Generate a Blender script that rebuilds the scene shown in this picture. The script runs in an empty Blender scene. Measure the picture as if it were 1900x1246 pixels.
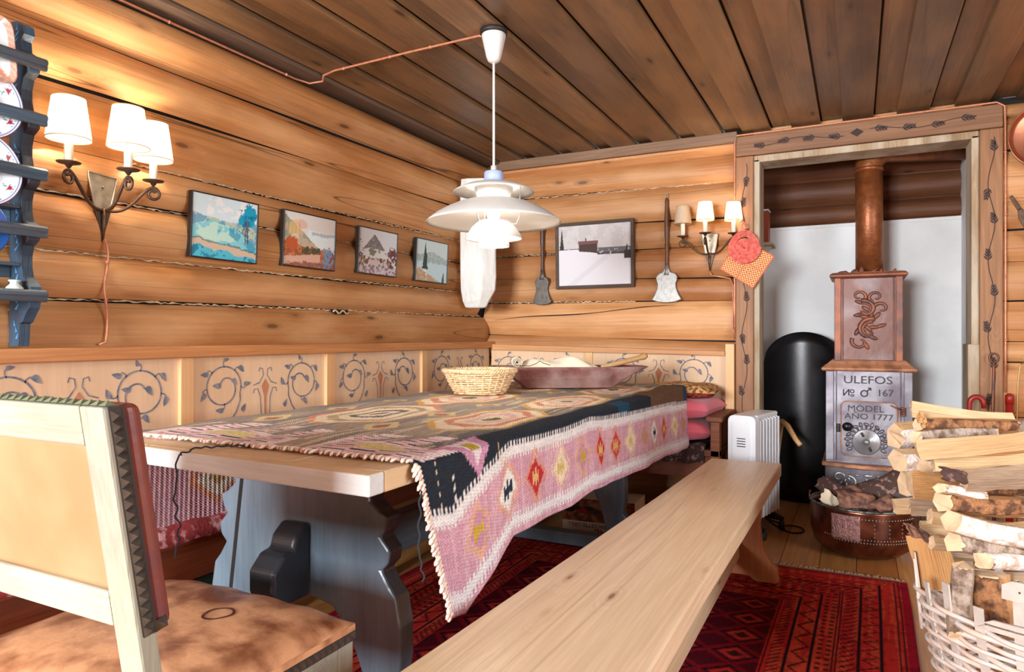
import bpy, math, random
import numpy as np
from mathutils import Vector, Matrix, Quaternion
random.seed(7)
R = random.Random(11)
PI = math.pi
SC = bpy.context.scene
COL = SC.collection

# ------------------------------------------------------------------ camera, world, lights, exposure
TH = math.atan(640 / 1267.0)
CT, ST = math.cos(TH), math.sin(TH)
cam_d = bpy.data.cameras.new('camera')
cam_d.sensor_width = 36.0
cam_d.lens = 36.0 * 1267.0 / 1900.0
cam_d.shift_y = 0.0
cam_d.clip_start = 0.05
cam = bpy.data.objects.new('camera', cam_d)
COL.objects.link(cam)
cam.location = (0, 0, 1.02)
cam.rotation_euler = (PI / 2, 0, TH)
SC.camera = cam
SC.view_settings.view_transform = 'Standard'
SC.view_settings.look = 'None'
SC.view_settings.gamma = 1.0
SC.view_settings.use_curve_mapping = False
SC.view_settings.exposure = 0.85

w = bpy.data.worlds.new('world')
SC.world = w
w.use_nodes = True
w.node_tree.nodes['Background'].inputs[0].default_value = (0.75, 0.87, 1.0, 1)
w.node_tree.nodes['Background'].inputs[1].default_value = 1.2


def area(name, loc, target, sx, sy, power, col):
    d = bpy.data.lights.new(name, 'AREA')
    d.shape = 'RECTANGLE'
    d.size, d.size_y, d.energy, d.color = sx, sy, power, col
    o = bpy.data.objects.new(name, d)
    COL.objects.link(o)
    o.location = loc
    o.rotation_euler = (Vector(target) - Vector(loc)).to_track_quat('-Z', 'Y').to_euler()
    return o


# daylight through the window behind; the side window and its light are added fill
area('daylight_front_window', (-1.35, -3.46, 1.38), (-1.0, 0, 1.30), 1.45, 1.15, 340, (0.90, 0.96, 1.0))
area('side_fill_light', (2.66, 0.75, 1.40), (0, 0.9, 1.3), 1.7, 1.1, 75, (0.88, 0.95, 1.0))


def point(name, loc, power, col, rad=0.02):
    d = bpy.data.lights.new(name, 'POINT')
    d.energy, d.color, d.shadow_soft_size = power, col, rad
    o = bpy.data.objects.new(name, d)
    COL.objects.link(o)
    o.location = loc
    return o


def at(px, py, d):
    """a pixel of the 1900x1246 photograph at depth d, as a point in the room"""
    u = (px - 950) / 1267.0
    return Vector((d * (CT * u - ST), d * (CT + ST * u), 1.02 - (py - 622) * d / 1267.0))


# ------------------------------------------------------------------ colours and materials
def L(r, g, b):
    f = lambda c: (c / 255 / 12.92) if c <= 10 else ((c / 255 + 0.055) / 1.055) ** 2.4
    return (f(r), f(g), f(b))


MATS = {}


def newmat(name):
    m = bpy.data.materials.new(name)
    m.use_nodes = True
    nt = m.node_tree
    return m, nt, nt.nodes, nt.links, nt.nodes['Principled BSDF']


def N(nt, typ, **kw):
    n = nt.nodes.new(typ)
    for k, v in kw.items():
        if k.startswith('i_'):
            k2 = k[2:]
            n.inputs[int(k2) if k2.isdigit() else k2].default_value = v
        else:
            setattr(n, k, v)
    return n


def mixc(nt, fac, a, b, blend='MIX'):
    n = nt.nodes.new('ShaderNodeMix')
    n.data_type = 'RGBA'
    n.blend_type = blend
    n.clamp_factor = True
    for i, v in ((0, fac), (6, a), (7, b)):
        if isinstance(v, bpy.types.NodeSocket):
            nt.links.new(v, n.inputs[i])
        elif i == 0:
            n.inputs[0].default_value = v
        else:
            n.inputs[i].default_value = (*v, 1)
    return n.outputs[2]


def ramp(nt, fac, stops):
    n = nt.nodes.new('ShaderNodeValToRGB')
    e = n.color_ramp.elements
    while len(e) < len(stops):
        e.new(0.5)
    for i, (p, c) in enumerate(stops):
        e[i].position = p
        c = (c, c, c) if not isinstance(c, (tuple, list)) else c
        e[i].color = (*c, 1)
    nt.links.new(fac, n.inputs[0])
    return n.outputs[0]


def math_(nt, op, a, b=None):
    n = nt.nodes.new('ShaderNodeMath')
    n.operation = op
    for i, v in ((0, a), (1, b)):
        if v is None:
            continue
        if isinstance(v, bpy.types.NodeSocket):
            nt.links.new(v, n.inputs[i])
        else:
            n.inputs[i].default_value = v
    return n.outputs[0]


def coords(nt, scale, rnd=True):
    tc = N(nt, 'ShaderNodeTexCoord')
    mp = N(nt, 'ShaderNodeMapping')
    mp.inputs['Scale'].default_value = scale
    if rnd:
        at_ = N(nt, 'ShaderNodeAttribute', attribute_name='rnd')
        vm = N(nt, 'ShaderNodeVectorMath', operation='MULTIPLY')
        nt.links.new(at_.outputs['Fac'], vm.inputs[0])
        vm.inputs[1].default_value = (7.3, 11.9, 5.7)
        va = N(nt, 'ShaderNodeVectorMath', operation='ADD')
        nt.links.new(tc.outputs['Object'], va.inputs[0])
        nt.links.new(vm.outputs[0], va.inputs[1])
        nt.links.new(va.outputs[0], mp.inputs[0])
    else:
        nt.links.new(tc.outputs['Object'], mp.inputs[0])
    return mp.outputs[0]


def ax(axis, along, across):
    return tuple(along if a == axis else across for a in 'XYZ')


def wood(name, light, dark, axis='Y', rough=0.55, across=16, along=1.0, knots=0.08, bump=0.25,
         vary=0.25, cracks=0.0, spec=0.4, wear=None, wearamt=0.5, fine=0.45, knotcol=None, coat=0.0):
    m, nt, ns, ln, bs = newmat(name)
    light, dark = L(*light), L(*dark)
    v1 = coords(nt, ax(axis, along, across))
    # rings bend round knots: add voronoi distance to the coordinate
    vk = coords(nt, ax(axis, 2.6, 8.5))
    vo = N(nt, 'ShaderNodeTexVoronoi', feature='F1')
    vo.inputs['Scale'].default_value = 1.0
    vo.inputs['Randomness'].default_value = 1.0
    ln.new(vk, vo.inputs['Vector'])
    dist = vo.outputs['Distance']
    fall = ramp(nt, dist, [(0.0, 0.8), (0.3, 0.0)])
    addv = N(nt, 'ShaderNodeVectorMath', operation='ADD')
    ln.new(v1, addv.inputs[0])
    ln.new(fall, addv.inputs[1])
    n1 = N(nt, 'ShaderNodeTexNoise')
    n1.inputs['Scale'].default_value = 1.0
    n1.inputs['Detail'].default_value = 3
    n1.inputs['Distortion'].default_value = 0.4
    ln.new(addv.outputs[0], n1.inputs['Vector'])
    sn = math_(nt, 'SINE', math_(nt, 'MULTIPLY', n1.outputs[0], 46.0))
    rings = ramp(nt, math_(nt, 'MULTIPLY_ADD', sn, 0.5), [(0.0, 0.0), (1.0, 1.0)])
    rings = math_(nt, 'ADD', math_(nt, 'MULTIPLY', sn, 0.5), 0.5)
    v2 = coords(nt, ax(axis, along * 4, across * 9))
    n2 = N(nt, 'ShaderNodeTexNoise')
    n2.inputs['Scale'].default_value = 1.0
    n2.inputs['Detail'].default_value = 4
    ln.new(v2, n2.inputs['Vector'])
    v3 = coords(nt, ax(axis, along * 0.8, across * 0.28))
    n3 = N(nt, 'ShaderNodeTexNoise')
    n3.inputs['Scale'].default_value = 1.0
    n3.inputs['Detail'].default_value = 2
    ln.new(v3, n3.inputs['Vector'])
    c = mixc(nt, ramp(nt, n3.outputs[0], [(0.3, 0.0), (0.72, 1.0)]), light, dark)
    dk = tuple(x * 0.66 for x in dark)
    c = mixc(nt, math_(nt, 'MULTIPLY', rings, 0.26 * fine / 0.45), c, dk)
    c = mixc(nt, math_(nt, 'MULTIPLY', ramp(nt, n2.outputs[0], [(0.35, 0.0), (0.75, 1.0)]), fine), c, dk)
    if wear:
        vw = coords(nt, ax(axis, 2.0, 7.0))
        nw = N(nt, 'ShaderNodeTexNoise')
        nw.inputs['Scale'].default_value = 1.0
        nw.inputs['Detail'].default_value = 6
        ln.new(vw, nw.inputs['Vector'])
        c = mixc(nt, math_(nt, 'MULTIPLY', ramp(nt, nw.outputs[0], [(0.42, 0.0), (0.62, 1.0)]), wearamt), c, L(*wear))
    if knots > 0:
        kc = L(*knotcol) if knotcol else tuple(x * 0.28 for x in dark)
        c = mixc(nt, ramp(nt, dist, [(knots * 0.9, 0.85), (knots * 1.25, 0.35), (knots * 2.6, 0.0)]), c, kc)
    if cracks > 0:
        vc = coords(nt, ax(axis, 0.22, 8.0))
        nc = N(nt, 'ShaderNodeTexNoise')
        nc.inputs['Scale'].default_value = 1.0
        nc.inputs['Detail'].default_value = 0
        ln.new(vc, nc.inputs['Vector'])
        ab = math_(nt, 'ABSOLUTE', math_(nt, 'SUBTRACT', nc.outputs[0], 0.5))
        c = mixc(nt, ramp(nt, ab, [(0.0, cracks), (0.0035, 0.0)]), c, tuple(x * 0.12 for x in dark))
    if vary > 0:
        ar = N(nt, 'ShaderNodeAttribute', attribute_name='rnd')
        g = ramp(nt, math_(nt, 'FRACT', math_(nt, 'MULTIPLY', ar.outputs['Fac'], 7.77)),
                 [(0.0, 1.0 - vary), (1.0, 1.0 + vary * 0.6)])
        c = mixc(nt, 1.0, c, g, 'MULTIPLY')
    ln.new(c, bs.inputs['Base Color'])
    bs.inputs['Roughness'].default_value = rough
    bs.inputs['Specular IOR Level'].default_value = spec
    if coat:
        bs.inputs['Coat Weight'].default_value = coat
        bs.inputs['Coat Roughness'].default_value = 0.25
    bp = N(nt, 'ShaderNodeBump')
    bp.inputs['Strength'].default_value = bump
    bp.inputs['Distance'].default_value = 0.006
    ln.new(math_(nt, 'ADD', n2.outputs[0], n3.outputs[0]), bp.inputs['Height'])
    ln.new(bp.outputs[0], bs.inputs['Normal'])
    MATS[name] = m
    return m


def plain(name, col, rough=0.5, metal=0.0, var=0.15, scale=12.0, bump=0.1, col2=None, spec=0.5, lo=0.4, hi=0.65,
          sheen=0.0, dist=0.004, coat=0.0):
    m, nt, ns, ln, bs = newmat(name)
    c1 = L(*col)
    c2 = L(*col2) if col2 else tuple(x * (1 - var) for x in c1)
    v = coords(nt, (scale, scale, scale))
    n = N(nt, 'ShaderNodeTexNoise')
    n.inputs['Scale'].default_value = 1.0
    n.inputs['Detail'].default_value = 6
    ln.new(v, n.inputs['Vector'])
    c = mixc(nt, ramp(nt, n.outputs[0], [(lo, 0.0), (hi, 1.0)]), c1, c2)
    ln.new(c, bs.inputs['Base Color'])
    bs.inputs['Roughness'].default_value = rough
    bs.inputs['Metallic'].default_value = metal
    bs.inputs['Specular IOR Level'].default_value = spec
    if sheen:
        bs.inputs['Sheen Weight'].default_value = sheen
    if coat:
        bs.inputs['Coat Weight'].default_value = coat
        bs.inputs['Coat Roughness'].default_value = 0.15
    if bump:
        n2 = N(nt, 'ShaderNodeTexNoise')
        n2.inputs['Scale'].default_value = 3.0
        n2.inputs['Detail'].default_value = 8
        ln.new(v, n2.inputs['Vector'])
        bp = N(nt, 'ShaderNodeBump')
        bp.inputs['Strength'].default_value = bump
        bp.inputs['Distance'].default_value = dist
        ln.new(n2.outputs[0], bp.inputs['Height'])
        ln.new(bp.outputs[0], bs.inputs['Normal'])
    MATS[name] = m
    return m


def attrmat(name, rough=0.8, weave=None, spec=0.3, bump=0.4, noise=0.15, coat=0.0, nscale=60):
    """colours come from the mesh's own woven / painted colour attribute"""
    m, nt, ns, ln, bs = newmat(name)
    a = N(nt, 'ShaderNodeAttribute', attribute_name='Col')
    tc = N(nt, 'ShaderNodeTexCoord')
    n = N(nt, 'ShaderNodeTexNoise')
    n.inputs['Scale'].default_value = nscale
    n.inputs['Detail'].default_value = 5
    ln.new(tc.outputs['Object'], n.inputs['Vector'])
    g = ramp(nt, n.outputs[0], [(0.25, 1 - noise), (0.75, 1 + noise * 0.4)])
    c = mixc(nt, 1.0, a.outputs['Color'], g, 'MULTIPLY')
    ln.new(c, bs.inputs['Base Color'])
    bs.inputs['Roughness'].default_value = rough
    bs.inputs['Specular IOR Level'].default_value = spec
    if coat:
        bs.inputs['Coat Weight'].default_value = coat
    h = n.outputs[0]
    if weave:
        uv = N(nt, 'ShaderNodeAttribute', attribute_name='wv')
        sp = N(nt, 'ShaderNodeSeparateXYZ')
        ln.new(uv.outputs['Vector'], sp.inputs[0])
        s1 = math_(nt, 'SINE', math_(nt, 'MULTIPLY', sp.outputs[0], weave[0]))
        s2 = math_(nt, 'SINE', math_(nt, 'MULTIPLY', sp.outputs[1], weave[1]))
        pr = math_(nt, 'MULTIPLY', s1, s2)
        h = math_(nt, 'ADD', math_(nt, 'MULTIPLY', math_(nt, 'ADD', pr, s1), 0.5), n.outputs[0])
        dk = ramp(nt, math_(nt, 'ADD', math_(nt, 'MULTIPLY', pr, 0.5), 0.5), [(0.0, 0.74), (0.6, 1.06)])
        c2 = mixc(nt, 1.0, c, dk, 'MULTIPLY')
        ln.new(c2, bs.inputs['Base Color'])
    bp = N(nt, 'ShaderNodeBump')
    bp.inputs['Strength'].default_value = bump
    bp.inputs['Distance'].default_value = 0.002
    ln.new(h, bp.inputs['Height'])
    ln.new(bp.outputs[0], bs.inputs['Normal'])
    MATS[name] = m
    return m


# ------------------------------------------------------------------ mesh builder
def frame(o, x, y):
    """4x4 with origin o and in-plane axes x, y"""
    x = Vector(x).normalized()
    y = Vector(y).normalized()
    z = x.cross(y).normalized()
    y = z.cross(x).normalized()
    M = Matrix.Identity(4)
    for i in range(3):
        M[i][0], M[i][1], M[i][2], M[i][3] = x[i], y[i], z[i], o[i]
    return M


class MB:
    def __init__(s):
        s.v, s.f, s.m, s.r, s.s = [], [], [], [], []
        s.c = None

    def add(s, vs, fs, mi=0, r=None, smooth=False):
        b = len(s.v)
        s.v.extend([tuple(p) for p in vs])
        r = R.random() if r is None else r
        for f in fs:
            s.f.append(tuple(b + i for i in f))
            s.m.append(mi)
            s.r.append(r)
            s.s.append(smooth)

    def box(s, x0, x1, y0, y1, z0, z1, mi=0, r=None, M=None):
        vs = [Vector((x, y, z)) for z in (z0, z1) for y in (y0, y1) for x in (x0, x1)]
        if M is not None:
            vs = [M @ p for p in vs]
        s.add(vs, [(0, 2, 3, 1), (4, 5, 7, 6), (0, 1, 5, 4), (2, 6, 7, 3), (0, 4, 6, 2), (1, 3, 7, 5)], mi, r)

    def prism(s, pts, t0, t1, M, mi=0, r=None, smooth=False):
        n = len(pts)
        area_ = sum(pts[i][0] * pts[(i + 1) % n][1] - pts[(i + 1) % n][0] * pts[i][1] for i in range(n))
        if area_ < 0:
            pts = pts[::-1]
        vs = [M @ Vector((x, y, t0)) for x, y in pts] + [M @ Vector((x, y, t1)) for x, y in pts]
        fs = [tuple(range(n - 1, -1, -1)), tuple(range(n, 2 * n))]
        fs += [(i, (i + 1) % n, n + (i + 1) % n, n + i) for i in range(n)]
        s.add(vs, fs, mi, r, smooth)

    def tube(s, path, rad, n=8, mi=0, r=None, closed=False, flat=1.0, up=None):
        P = [Vector(p) for p in path]
        k = len(P)
        rads = rad if isinstance(rad, (list, tuple)) else [rad] * k
        vs = []
        prev = None
        for i, p in enumerate(P):
            if closed:
                t = P[(i + 1) % k] - P[i - 1]
            else:
                t = P[min(i + 1, k - 1)] - P[max(i - 1, 0)]
            if t.length < 1e-9:
                t = Vector((0, 0, 1))
            t.normalize()
            if prev is None:
                a = Vector(up) if up else (Vector((0, 0, 1)) if abs(t.z) < 0.9 else Vector((1, 0, 0)))
                nx = t.cross(a).normalized()
            else:
                nx = (prev - t * prev.dot(t))
                nx = nx.normalized() if nx.length > 1e-6 else t.orthogonal().normalized()
            prev = nx
            ny = t.cross(nx)
            for j in range(n):
                an = 2 * PI * j / n
                vs.append(p + nx * math.cos(an) * rads[i] + ny * math.sin(an) * rads[i] * flat)
        fs = []
        for i in range(k if closed else k - 1):
            a, b = i * n, ((i + 1) % k) * n
            for j in range(n):
                fs.append((a + j, a + (j + 1) % n, b + (j + 1) % n, b + j))
        if not closed:
            fs.append(tuple(range(n - 1, -1, -1)))
            fs.append(tuple((k - 1) * n + j for j in range(n)))
        s.add(vs, fs, mi, r, True)

    def lathe(s, prof, M, n=32, mi=0, r=None, closed=False, sx=1.0, sy=1.0):
        """prof [(radius, height)] about local z of M"""
        if isinstance(M, (tuple, Vector)):
            M = Matrix.Translation(M)
        k = len(prof)
        vs = []
        for (rr, z) in prof:
            for j in range(n):
                an = 2 * PI * j / n
                vs.append(M @ Vector((rr * math.cos(an) * sx, rr * math.sin(an) * sy, z)))
        fs = []
        for i in range(k if closed else k - 1):
            a, b = i * n, ((i + 1) % k) * n
            for j in range(n):
                fs.append((a + j, a + (j + 1) % n, b + (j + 1) % n, b + j))
        if not closed:
            if prof[0][0] > 1e-5:
                fs.append(tuple(range(n - 1, -1, -1)))
            if prof[-1][0] > 1e-5:
                fs.append(tuple((k - 1) * n + j for j in range(n)))
        s.add(vs, fs, mi, r, True)

    def ell(s, c, rad, n=16, mi=0, r=None, M=None, e=1.0, noise=0.0):
        vs, fs = [], []
        h = n // 2
        sg = lambda x: math.copysign(abs(x) ** e, x)
        for i in range(h + 1):
            ph = -PI / 2 + PI * i / h
            for j in range(n):
                t = 2 * PI * j / n
                q = 1 + (R.random() - .5) * noise
                p = Vector((rad[0] * sg(math.cos(ph)) * sg(math.cos(t)) * q, rad[1] * sg(math.cos(ph)) * sg(math.sin(t)) * q,
                            rad[2] * sg(math.sin(ph)) * q))
                if M is not None:
                    p = M @ p
                vs.append(p + Vector(c))
        for i in range(h):
            for j in range(n):
                fs.append((i * n + j, i * n + (j + 1) % n, (i + 1) * n + (j + 1) % n, (i + 1) * n + j))
        s.add(vs, fs, mi, r, True)

    def strip(s, pts, wd, M, mi=0, h=0.001, closed=False):
        """flat painted / applied line in the plane of M (z = out), one millimetre thick"""
        P = [Vector((p[0], p[1])) for p in pts]
        k = len(P)
        vs = []
        for i, p in enumerate(P):
            t = (P[(i + 1) % k] - P[i - 1]) if closed else (P[min(i + 1, k - 1)] - P[max(i - 1, 0)])
            t = t.normalized() if t.length > 1e-9 else Vector((1, 0))
            nn = Vector((-t.y, t.x))
            wdi = wd[i] if isinstance(wd, (list, tuple)) else wd
            for sgn in (-.5, .5):
                q = p + nn * sgn * wdi
                vs.append(M @ Vector((q.x, q.y, h)))
        fs = [(2 * i, 2 * i + 2, 2 * i + 3, 2 * i + 1) for i in range(k - 1)]
        if closed:
            fs.append((2 * k - 2, 0, 1, 2 * k - 1))
        s.add(vs, fs, mi, 0.5)

    def poly(s, pts, M, mi=0, h=0.001):
        s.add([M @ Vector((x, y, h)) for x, y in pts], [tuple(range(len(pts)))], mi, 0.5)

    def grid(s, nu, nv, fn, mi=0, r=None, smooth=True, wrap_u=False):
        vs = [fn(i / (nu - 1), j / (nv - 1)) for j in range(nv) for i in range(nu)]
        fs = [(j * nu + i, j * nu + i + 1, (j + 1) * nu + i + 1, (j + 1) * nu + i) for j in range(nv - 1) for i in range(nu - 1)]
        s.add(vs, fs, mi, r, smooth)

    def text(s, txt, size, M, mi=0, depth=0.002, align='CENTER', sx=1.0):
        cu = bpy.data.curves.new('tmp', 'FONT')
        cu.body = txt
        cu.size = size
        cu.extrude = depth
        cu.align_x = align
        cu.align_y = 'CENTER'
        cu.resolution_u = 3
        o = bpy.data.objects.new('tmp', cu)
        COL.objects.link(o)
        dg = bpy.context.evaluated_depsgraph_get()
        me = bpy.data.meshes.new_from_object(o.evaluated_get(dg))
        vs = [M @ Vector((p.co.x * sx, p.co.y, p.co.z)) for p in me.vertices]
        s.add(vs, [tuple(p.vertices) for p in me.polygons], mi, 0.5)
        bpy.data.objects.remove(o)
        bpy.data.curves.remove(cu)
        bpy.data.meshes.remove(me)

    def build(s, name, mats, parent=None, bevel=0, seg=2, sub=0, solid=0, angle=35, col=None, wv=None):
        me = bpy.data.meshes.new(name)
        me.from_pydata(s.v, [], s.f)
        mats = mats if isinstance(mats, (list, tuple)) else [mats]
        for m in mats:
            me.materials.append(MATS[m] if isinstance(m, str) else m)
        nf = len(me.polygons)
        me.polygons.foreach_set('material_index', s.m[:nf])
        me.polygons.foreach_set('use_smooth', s.s[:nf])
        a = me.attributes.new('rnd', 'FLOAT', 'FACE')
        a.data.foreach_set('value', s.r[:nf])
        if col is not None:
            ca = me.color_attributes.new('Col', 'FLOAT_COLOR', 'POINT')
            arr = np.ones((len(s.v), 4), dtype=np.float32)
            arr[:, :3] = np.asarray(col).reshape(-1, 3)
            ca.data.foreach_set('color', arr.ravel())
        if wv is not None:
            va = me.attributes.new('wv', 'FLOAT_VECTOR', 'POINT')
            va.data.foreach_set('vector', np.asarray(wv, dtype=np.float32).ravel())
        me.update()
        o = bpy.data.objects.new(name, me)
        COL.objects.link(o)
        if parent is not None:
            o.parent = parent
            if parent.type == 'EMPTY':
                o.matrix_parent_inverse = Matrix.LocRotScale(parent.location, parent.rotation_euler, None).inverted()
        if solid:
            md = o.modifiers.new('solid', 'SOLIDIFY')
            md.thickness = solid
            md.offset = -1
        if bevel:
            md = o.modifiers.new('bevel', 'BEVEL')
            md.width = bevel
            md.segments = seg
            md.limit_method = 'ANGLE'
            md.angle_limit = math.radians(angle)
        if sub:
            md = o.modifiers.new('sub', 'SUBSURF')
            md.levels = sub
            md.render_levels = sub
        return o


def tag(o, label, cat, group=None, kind=None):
    o['label'] = label
    o['category'] = cat
    if group:
        o['group'] = group
    if kind:
        o['kind'] = kind
    return o


def thing(name, label, cat, loc, group=None):
    o = bpy.data.objects.new(name, None)
    COL.objects.link(o)
    o.location = loc
    o.empty_display_size = 0.05
    return tag(o, label, cat, group)


def struct(o):
    o['kind'] = 'structure'
    return o


# ---- value noise for woven and painted designs
def vnoise(x, y, seed=0):
    x = np.asarray(x, float)
    y = np.asarray(y, float)
    xi, yi = np.floor(x).astype(int), np.floor(y).astype(int)
    fx, fy = x - xi, y - yi
    fx, fy = fx * fx * (3 - 2 * fx), fy * fy * (3 - 2 * fy)

    def h(a, b):
        n = (a * 374761393 + b * 668265263 + seed * 1442695041) & 0xffffffff
        n = ((n ^ (n >> 13)) * 1274126177) & 0xffffffff
        return ((n ^ (n >> 16)) & 0xffff) / 65535.0
    return (h(xi, yi) * (1 - fx) + h(xi + 1, yi) * fx) * (1 - fy) + (h(xi, yi + 1) * (1 - fx) + h(xi + 1, yi + 1) * fx) * fy


def fbm(x, y, seed=0, o=4):
    s, a, t = 0, 0.5, 0
    for i in range(o):
        s = s + a * vnoise(x * 2 ** i, y * 2 ** i, seed + i * 17)
        t += a
        a *= 0.55
    return s / t


class Canvas:
    """colour design on an nu x nv lattice; x to the right 0..w, y up 0..h"""

    def __init__(s, nu, nv, w, h, base):
        s.x, s.y = np.meshgrid(np.linspace(0, w, nu), np.linspace(0, h, nv))
        s.c = np.zeros((nv, nu, 3))
        s.c[:] = L(*base)

    def put(s, mask, col, a=1.0):
        a = (np.clip(np.asarray(mask, float), 0, 1) * a)[..., None]
        s.c = s.c * (1 - a) + np.array(L(*col)) * a

# ------------------------------------------------------------------ materials of the place
wood('log_wood', (208, 153, 99), (174, 112, 61), 'Y', across=9, along=0.55, knots=0.075, cracks=0.8, vary=0.16, rough=0.5,
     bump=0.35, wear=(228, 184, 134), wearamt=0.35, fine=0.4)
wood('log_wood_back', (204, 148, 96), (170, 108, 61), 'X', across=9, along=0.55, knots=0.075, cracks=0.8, vary=0.16, rough=0.5,
     bump=0.35, wear=(230, 182, 130), wearamt=0.3, fine=0.4)
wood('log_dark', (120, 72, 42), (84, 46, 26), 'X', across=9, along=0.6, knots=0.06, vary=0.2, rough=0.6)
wood('ceiling_wood', (142, 110, 78), (100, 76, 54), 'Y', across=11, along=0.7, knots=0.07, cracks=0.3, vary=0.3, rough=0.42,
     wear=(176, 130, 84), wearamt=0.35, fine=0.4)
wood('ceiling_dark', (120, 96, 78), (86, 68, 56), 'Y', across=14, along=0.8, knots=0.05, vary=0.2, rough=0.6)
wood('floor_wood', (214, 160, 98), (176, 112, 58), 'Y', across=9, along=0.7, knots=0.05, vary=0.2, rough=0.3, coat=0.3)
wood('trim_wood', (222, 160, 104), (186, 118, 66), 'Y', across=12, along=0.8, knots=0.05, vary=0.1)
wood('trim_wood_x', (218, 162, 108), (184, 120, 72), 'X', across=12, along=0.8, knots=0.05, vary=0.1)
wood('trim_grey_x', (150, 116, 88), (112, 82, 60), 'X', across=12, along=0.8, knots=0.05, vary=0.1)
wood('frame_wood_z', (168, 120, 80), (132, 86, 54), 'Z', across=10, along=0.7, knots=0.055, vary=0.1)
wood('frame_wood_x', (144, 102, 70), (112, 74, 48), 'X', across=10, along=0.7, knots=0.055, vary=0.1)
wood('jamb_wood', (196, 172, 140), (150, 122, 92), 'Z', across=20, along=2.0, knots=0.03, vary=0.1, rough=0.8, bump=0.8,
     wear=(206, 196, 176), wearamt=0.7)
plain('wool_chink', (222, 196, 160), 0.95, var=0.4, scale=60, bump=0.8)
plain('dark_gap', (26, 16, 10), 0.9, var=0.3)
plain('plaster_white', (222, 222, 222), 0.9, var=0.10, scale=3, bump=0.5, col2=(208, 208, 208), dist=0.01)
plain('soot', (60, 54, 50), 0.9, var=0.4)
plain('paint_dark', (52, 32, 24), 0.7, var=0.2, scale=40)

XL, YB = -2.24, 4.05


def log_strip(mb, a0, a1, zs0, zs1, fn, depth, n=60, m=12, mi=0, round_end=None, round_start=None, seed=0):
    """one log face between two seams; fn(along, out, z) -> point. zs0/zs1 give the seams as (z at start, z at end)"""
    r = R.random()
    k = R.uniform(0.8, 1.15)
    vs = []
    for i in range(n + 1):
        t = i / n
        al = a0 + (a1 - a0) * t
        lo = zs0[0] + (zs0[1] - zs0[0]) * t + 0.004 * math.sin(al * 2.3 + seed)
        hi = zs1[0] + (zs1[1] - zs1[0]) * t + 0.004 * math.sin(al * 2.3 + seed + 1.7)
        q = 1.0
        if round_end and a1 - al < round_end:
            q = math.sqrt(max(0.0, 1 - (1 - (a1 - al) / round_end) ** 2))
        if round_start and al - a0 < round_start:
            q = math.sqrt(max(0.0, 1 - (1 - (al - a0) / round_start) ** 2))
        for j in range(m + 1):
            ph = j / m
            b = (1 - abs(2 * ph - 1) ** 2.4)
            wob = 0.004 * float(fbm(al * 2.0 + seed * 9, ph * 3, seed)) + 0.002 * math.sin(al * 6 + ph * 4 + seed)
            vs.append(fn(al, (depth * k * b + wob) * q, lo + (hi - lo) * ph))
    fs = [(i * (m + 1) + j, (i + 1) * (m + 1) + j, (i + 1) * (m + 1) + j + 1, i * (m + 1) + j + 1) for i in range(n) for j in range(m)]
    mb.add(vs, fs, mi, r, True)


def wool(mb, a0, a1, z, fn, out, mi, rad=0.005, n=90):
    path, rr = [], []
    for i in range(n + 1):
        t = i / n
        al = a0 + (a1 - a0) * t
        zz = z[0] + (z[1] - z[0]) * t
        path.append(fn(al, out + R.uniform(-.002, .002), zz + R.uniform(-.003, .003)))
        rr.append(rad * R.uniform(0.45, 1.25) * (0.35 if R.random() < 0.2 else 1))
    mb.tube(path, rr, 5, mi)


# ---- left wall: hewn logs, seams as (z near the viewpoint, z at the corner)
fL = lambda a, o, z: (XL + o, a, z)
seamsL = [(2.125, 2.16), (1.972, 1.99), (1.796, 1.83), (1.603, 1.617), (1.438, 1.486), (1.265, 1.297), (1.112, 1.151),
          (0.94, 0.94), (0.72, 0.72), (0.48, 0.48), (0.24, 0.24), (0.0, 0.0)]
mb = MB()
mb.box(XL - 0.16, XL - 0.012, -3.4, 4.2, 0, 2.16, 2)
deps = [0.085, 0.044, 0.036, 0.040, 0.042, 0.040, 0.036, 0.032, 0.02, 0.02, 0.02]
for i in range(len(seamsL) - 1):
    hi, lo = seamsL[i], seamsL[i + 1]
    g = 0.0035
    end = 4.05 if (i == 0 or i > 5) else 3.93 + 0.03 * R.random()
    log_strip(mb, -3.4, end, (lo[0] + g, lo[1] + g), (hi[0] - g, hi[1] - g), fL, deps[i], n=160, m=12, seed=i * 3 + 1,
              round_end=0.05)
for z, a0, a1 in (((1.603, 1.617), 1.5, 3.9), ((1.438, 1.486), 0.6, 3.9), ((1.265, 1.297), 0.6, 3.9), ((1.112, 1.151), 0.6, 3.95)):
    f0, f1 = (a0 + 3.4) / 7.4, (a1 + 3.4) / 7.4
    wool(mb, a0, a1, (z[0] + (z[1] - z[0]) * f0, z[0] + (z[1] - z[0]) * f1), fL, 0.008, 1, 0.0036, n=220)
# the black burl hole between two logs
struct(mb.build('wall_left', ['log_wood', 'wool_chink', 'dark_gap']))
m2 = MB()
hp = [(math.cos(t) * 0.055 * (1 + .25 * math.sin(3 * t)), math.sin(t) * 0.016 * (1 + .3 * math.cos(2 * t))) for t in np.linspace(0, 2 * PI, 18)[:-1]]
m2.prism(hp, 0, 0.006, frame((XL + 0.022, 2.55, 1.135), (0, 1, 0), (0, 0, 1)), 0)
m2.tube([(XL + 0.03, 2.50 + 0.11 * i / 9, 1.135 + 0.008 * math.sin(i * 1.4)) for i in range(10)], 0.004, 6, 1)
tag(m2.build('bark_knot', ['dark_gap', 'wool_chink']), 'dark gnarled bark knot in the seam low on the left log wall', 'knot')

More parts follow.
